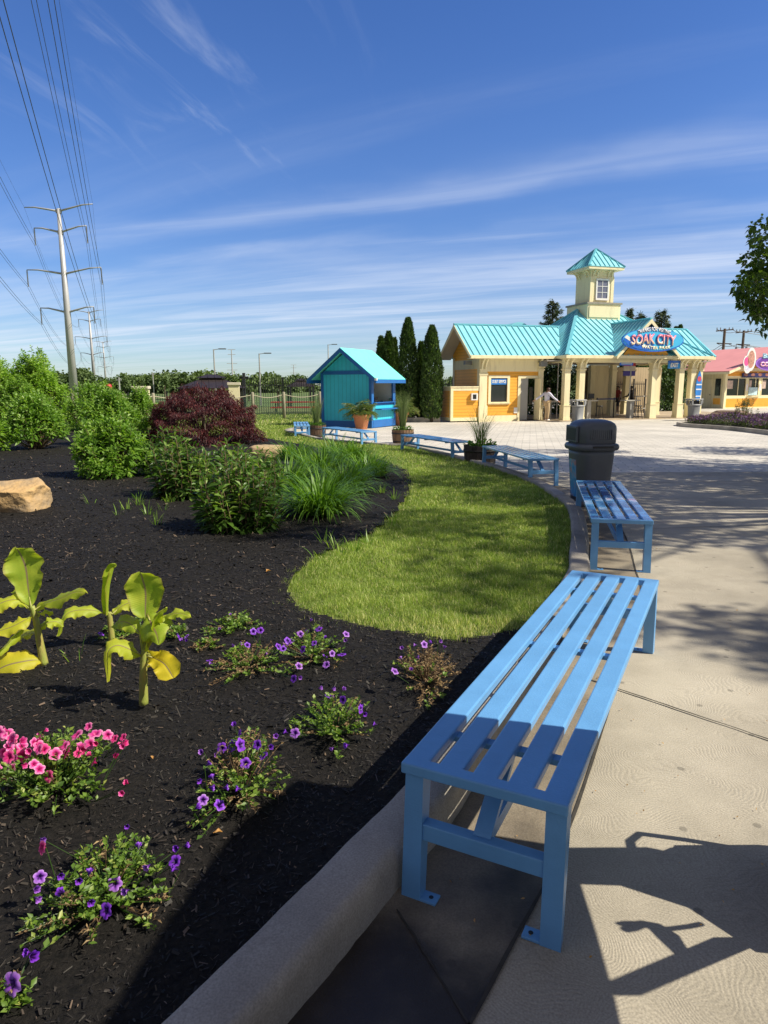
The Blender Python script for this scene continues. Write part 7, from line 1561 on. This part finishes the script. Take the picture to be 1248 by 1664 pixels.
o = npmesh('flower_groundcover', np.vstack(V), np.vstack(F), M_gc, rnd=np.concatenate(Rr)); tag(o, 'low grey-green ground cover filling the curbed bed on the right', 'ground cover', kind='stuff')
o = npmesh('purple_blooms', np.vstack(V2), np.vstack(F2), M_gp, rnd=np.concatenate(R2)); tag(o, 'small purple blooms over the ground cover of the right bed', 'flowers', kind='stuff')
g = G(1228, 690, .1); sh = shrub((g[0], g[1] + 1.0), .62, 1.05, 70, .11, leafmat('olive_shrub_leaf', (.03, .045, .015), (.08, .10, .03), (.16, .17, .06), .6, .3), 'loose olive-green shrub in the purple flower bed on the right', 'shrub', None, bare=.1, wr=.4, name='leafy_shrub'); sh.location.z = gz(g[1]) + .1
g = G(1205, 684, .1); rock('boulder', (g[0], g[1] + 1.2, gz(g[1]) + .35), (.95, .5, .28), P('brown_rock', (.20, .14, .10), .9, .3, 3, .8, 12), 'flat brown rock behind the purple flowers on the right', 2.2, ((0, 0, 1, .7),))

# ================================================================== PEOPLE
M_skin = P('skin', (.42, .24, .16), .55, .06, 6)
M_skin2 = P('skin_brown', (.20, .11, .07), .55, .06, 6)
def skinned(name, J, edges, mat, parent, root=0, sub=2, smooth=True):
    names = list(J); me = bpy.data.meshes.new(name); me.from_pydata([J[n][:3] for n in names], [(names.index(a), names.index(b)) for a, b in edges], [])
    o = bpy.data.objects.new(name, me); COL.objects.link(o)
    o.modifiers.new('skin', 'SKIN').use_smooth_shade = True
    for i, n in enumerate(names):
        s = me.skin_vertices[0].data[i]; r = J[n][3]; s.radius = r if isinstance(r, tuple) else (r, r); s.use_root = (i == root)
    sb = o.modifiers.new('sub', 'SUBSURF'); sb.levels = sub; sb.render_levels = sub
    dg = bpy.context.evaluated_depsgraph_get(); m2 = bpy.data.meshes.new_from_object(o.evaluated_get(dg)); m2.name = name
    COL.objects.unlink(o); bpy.data.objects.remove(o); m2.materials.clear(); return link(name, m2, mat, parent, True)
def person(label, loc, rz, pose, shirt, trousers, hair, skin=M_skin, scale=1.0, shoes=None, longsleeve=True, fingers=True, shorts=False, hat=None, group=None):
    """pose: dict of joint positions; the figure faces +x in its own frame, y to its left"""
    t = thing('person', label, 'person', loc, rz, group, scale)
    p = dict(pelvis=(0, 0, .95), belly=(0, 0, 1.08), chest=(0, 0, 1.28), neckb=(0, 0, 1.43), neck=(.01, 0, 1.49), head=(.03, 0, 1.58), crown=(.02, 0, 1.68),
             ls=(0, .18, 1.40), le=(0, .22, 1.12), lw=(.04, .24, .88), rs=(0, -.18, 1.40), re=(0, -.22, 1.12), rw=(.04, -.24, .88),
             lh=(0, .09, .92), lk=(.02, .10, .50), la=(-.02, .10, .09), rh=(0, -.09, .92), rk=(.02, -.10, .50), ra=(-.02, -.10, .09)); p.update(pose)
    r = dict(pelvis=(.115, .15), belly=(.095, .135), chest=(.11, .155), neckb=(.075, .085), neck=.05, head=(.088, .075), crown=(.065, .055), ls=.062, le=.042, lw=.028, rs=.062, re=.042, rw=.028, lh=.088, lk=.058, la=.038, rh=.088, rk=.058, ra=.038)
    J = {k: (*p[k], r[k]) for k in p}
    E_ = [('pelvis', 'belly'), ('belly', 'chest'), ('chest', 'neckb'), ('neckb', 'neck'), ('neck', 'head'), ('head', 'crown'), ('neckb', 'ls'), ('ls', 'le'), ('le', 'lw'), ('neckb', 'rs'), ('rs', 're'), ('re', 'rw'), ('pelvis', 'lh'), ('lh', 'lk'), ('lk', 'la'), ('pelvis', 'rh'), ('rh', 'rk'), ('rk', 'ra')]
    for s in 'lr':
        w, e = Vector(p[s + 'w']), Vector(p[s + 'e']); d = (w - e).normalized(); sd = Vector((1, 0, 0)) - d * d.x; sd = sd.normalized() if sd.length > .2 else Vector((0, 0, 1)); nn = d.cross(sd) * (1 if s == 'l' else -1)
        pm = w + d * .06; J[s + 'palm'] = (*pm, (.028, .018)); E_.append((s + 'w', s + 'palm'))
        if fingers:
            for i, (off, L) in enumerate(((-.026, .055), (-.009, .07), (.009, .066), (.026, .05))):
                a = pm + d * .035 + sd * off; b = a + d * L * .5 - nn * .008; c = a + d * L * .9 - nn * .028
                J[f'{s}f{i}a'] = (*a, .0095); J[f'{s}f{i}b'] = (*b, .0085); J[f'{s}f{i}c'] = (*c, .0075); E_ += [(s + 'palm', f'{s}f{i}a'), (f'{s}f{i}a', f'{s}f{i}b'), (f'{s}f{i}b', f'{s}f{i}c')]
            a = pm + sd * .032 - d * .02; b = a + sd * .022 + d * .03 - nn * .012; J[s + 'ta'] = (*a, .011); J[s + 'tb'] = (*b, .009); E_ += [(s + 'palm', s + 'ta'), (s + 'ta', s + 'tb')]
        a = Vector(p[s + 'a']); J[s + 'heel'] = (a.x - .03, a.y, .045, .036); J[s + 'toe'] = (a.x + .15, a.y + (.02 if s == 'l' else -.02), .035, (.032, .03)); E_ += [(s + 'a', s + 'heel'), (s + 'heel', s + 'toe')]
    body = skinned('body', J, E_, skin, t, list(J).index('pelvis'))
    h = Vector(p['head'])
    m = MB().tube([(h.x + .075, h.y, h.z + .01), (h.x + .105, h.y, h.z - .022), (h.x + .085, h.y, h.z - .03)], [.008, .014, .008], 8); m.build('nose', skin, body, True)
    for s in (-1, 1): MB().lathe([(.001, -.01), (.010, 0), (.001, .01)], 10, (h.x + .083, h.y + s * .030)).build('eye', M_black, body).location.z = h.z + .015; MB().tube([(h.x, h.y + s * .082, h.z - .03), (h.x - .01, h.y + s * .09, h.z + .0), (h.x, h.y + s * .083, h.z + .025)], [.008, .012, .007], 6).build('ear', skin, body, True)
    MB().tube([(h.x + .084, h.y - .022, h.z - .055), (h.x + .090, h.y, h.z - .052), (h.x + .084, h.y + .022, h.z - .055)], [.003, .006, .003], 6).build('mouth', P('lips', (.35, .12, .10), .5), body, True)
    bm = bmesh.new(); bmesh.ops.create_uvsphere(bm, u_segments=20, v_segments=14, radius=1); dl = [v for v in bm.verts if (v.co.x > .25 and v.co.z < .35) or v.co.z < -.55]; bmesh.ops.delete(bm, geom=dl, context='VERTS')
    for v in bm.verts: q = 1 + .05 * mnoise.noise(v.co * 5); v.co = Vector((h.x - .012 + v.co.x * .108 * q, h.y + v.co.y * .095 * q, h.z + .035 + v.co.z * .112 * q))
    me = bpy.data.meshes.new('hair'); bm.to_mesh(me); bm.free(); link('hair', me, hair, t, True)
    g_ = lambda k, a=.014: (*p[k], tuple(x + a for x in (r[k] if isinstance(r[k], tuple) else (r[k], r[k]))))
    TJ = {k: g_(k, .016) for k in ('belly', 'chest', 'ls', 'le', 'rs', 're')}; TJ['hem'] = (p['pelvis'][0], p['pelvis'][1], p['pelvis'][2] + .0, (.135, .17)); TJ['neckb'] = (*p['neckb'], (.08, .09)); TE = [('hem', 'belly'), ('belly', 'chest'), ('chest', 'neckb'), ('neckb', 'ls'), ('ls', 'le'), ('neckb', 'rs'), ('rs', 're')]
    if longsleeve: TJ['lw'] = g_('lw', .016); TJ['rw'] = g_('rw', .016); TE += [('le', 'lw'), ('re', 'rw')]
    else:
        for s in 'lr': q = Vector(p[s + 's']).lerp(Vector(p[s + 'e']), .6); TJ[s + 'e'] = (*q, (.062, .062))
    skinned('shirt', TJ, TE, shirt, t, list(TJ).index('hem'))
    BJ = {k: g_(k, .014) for k in ('pelvis', 'lh', 'lk', 'rh', 'rk')}; BE = [('pelvis', 'lh'), ('lh', 'lk'), ('pelvis', 'rh'), ('rh', 'rk')]
    if not shorts:
        for s in 'lr': q = Vector(p[s + 'a']); BJ[s + 'a'] = (q.x, q.y, q.z + .02, (.055, .055)); BE.append((s + 'k', s + 'a'))
    skinned('shorts' if shorts else 'trousers', BJ, BE, trousers, t, 0)
    for s in 'lr':
        a = Vector(p[s + 'a']); SJ = dict(a=(a.x - .045, a.y, .05, (.045, .045)), b=(a.x + .05, a.y, .045, (.045, .04)), c=(a.x + .155, a.y + (.02 if s == 'l' else -.02), .04, (.042, .035))); skinned('shoe', SJ, [('a', 'b'), ('b', 'c')], shoes or M_white, t, 0)
    if hat: m = MB(); m.lathe([(.20, h.z + .06), (.19, h.z + .07), (.115, h.z + .075), (.108, h.z + .14), (.07, h.z + .17), (.001, h.z + .175)], 24, (h.x, h.y), cap=False); m.build('sun_hat', hat, t, True)
    return t
g = G(887.5, 684.5); pz = gz(g[1])
person('person in a pale lavender jacket and khaki trousers reaching out to the steel counter', (g[0] - .02, g[1] - .1, pz + .03), R(32), dict(le=(-.22, .30, 1.24), lw=(-.42, .42, 1.08), re=(.16, -.28, 1.20), rw=(.44, -.34, 1.02), head=(.08, -.02, 1.56), crown=(.08, -.02, 1.66), neck=(.03, 0, 1.48), lk=(.04, .05, .5), la=(-.04, .03, .09), rk=(.06, -.06, .5), ra=(.04, -.05, .09)),
       P('jacket_lavender', (.62, .62, .74), .8, .08, 8), P('khaki', (.52, .38, .22), .8, .08, 8), P('hair_auburn', (.05, .018, .012), .6, .2, 20), scale=.98)
p_ = bt(5.0, 3.2); person('person in a dark red shirt standing in the shade behind the belt barrier', (*p_, -.21), R(200), dict(lw=(.1, .3, .95)), P('shirt_dark_red', (.22, .02, .02), .8, .1, 8), P('shorts_dark', (.03, .03, .04), .8), P('hair_black', (.01, .008, .006), .6), M_skin2, longsleeve=False, shorts=True)
p_ = bt(5.15, 2.3); person('person in black with a white bag standing behind the steel post in the shade', (*p_, -.21), R(150), dict(le=(.12, .24, 1.16), lw=(.3, .2, 1.1)), P('shirt_black', (.01, .01, .012), .8), P('trousers_black', (.012, .012, .014), .8), P('hair_dark', (.012, .01, .008), .6), M_skin2)
# unseen canopied scooter past the right edge, shaped to shadow bench, curb and paving
sc_ = thing('scooter_shadow_caster', 'dark mobility scooter with a side-curtained sun canopy just outside the right edge', 'scooter', (1.36, 0, 0), 0)
M_fab = P('scooter_canvas', (.03, .04, .07), .85, .1, 8); M_bodyp = P('scooter_body', (.10, .012, .02), .35, .06, 3, coat=.4)
def yz(pts, x=0.0): return [(x, y, z) for y, z in pts]
MB().prism(yz([(1.983, .72), (1.983, 1.81), (1.67, 1.98), (1.17, 2.10), (.83, 2.16), (.30, 2.16), (.30, .80), (1.20, .78), (1.36, .76), (1.60, .74)]), (.012, 0, 0)).build('shadow_curtain', M_fab, sc_)  # outline drawn to cast the shade edge on bench and mulch
MB().prism([(0.014, 1.99, 1.80), (0.014, 1.67, 1.97), (0.014, 1.17, 2.09), (0.014, .83, 2.15), (0.014, .30, 2.15), (0.014, .30, 2.17), (0.014, .83, 2.17), (0.014, 1.17, 2.115), (0.014, 1.67, 1.995), (0.014, 1.99, 1.825)], (.60, -.20, 0)).build('canopy', M_fab, sc_)
m = MB(); m.tube([(.58, 1.74, .2), (.58, 1.74, 1.8)], .014, 8).tube([(.58, .35, .5), (.58, .32, 2.14)], .014, 8).tube([(.006, .34, .3), (.006, .31, .9)], .014, 8); m.build('canopy_pole', M_steel, sc_)
MB().prism(yz([(1.80, .74), (1.983, .74), (1.97, .60), (2.02, .40), (2.10, .34), (2.12, .16), (1.66, .14), (1.64, .30), (1.78, .42), (1.83, .60)], .01), (.30, 0, 0)).build('front_shroud', M_bodyp, sc_)
MB().prism(yz([(1.66, .14), (1.66, .20), (.55, .24), (.5, .14)], .02), (.5, 0, 0)).build('footboard', M_bodyp, sc_)
MB().bar((.02, 1.40, .74), (.02, 1.66, .36), .04, .07, (1, 0, 0)).build('seat_strut', M_black, sc_)
m = MB(); lp = [(1.98, .52), (2.08, .50), (2.135, .45), (2.14, .30), (2.135, .12), (2.10, .02)]; m.tube(yz(lp, .02), .013, 8).tube(yz([(2.00, .50), (2.04, .40), (2.07, .36)], .02), .013, 8).tube(yz([(2.07, .36), (2.085, .2), (2.10, .02)], .02), .012, 8); m.build('bumper_hoop', M_black, sc_)
m = MB(); m.tube(yz([(1.635, .640), (1.655, .61), (1.675, .575), (1.672, .545), (1.64, .52), (1.60, .51), (1.56, .50)], .0), [.012, .018, .014, .02, .026, .02, .014], 8).tube(yz([(1.655, .655), (1.66, .63), (1.668, .60)], 0), [.006, .012, .012], 8).tube(yz([(1.66, .55), (1.675, .50), (1.70, .44), (1.72, .40)], .0), .009, 8); m.build('drive_lever', M_black, sc_)
MB().bbox(.08, .50, .45, .85, .50, .62, .03).build('seat', M_black, sc_); MB().bbox(.08, .50, .36, .46, .62, 1.15, .03).build('backrest', M_black, sc_); MB().tube([(.29, .65, .22), (.29, .65, .52)], .04, 8).build('seat_post', M_steel, sc_)
for x, y in ((.06, 1.88), (.06, .55), (.52, .55)):
    m = MB(); m.tube([(x + (.0 if x < .3 else .03), y, .13), (x + (.07 if x < .3 else .10), y, .13)], .13, 20); m.build('wheel', M_black, sc_, True)
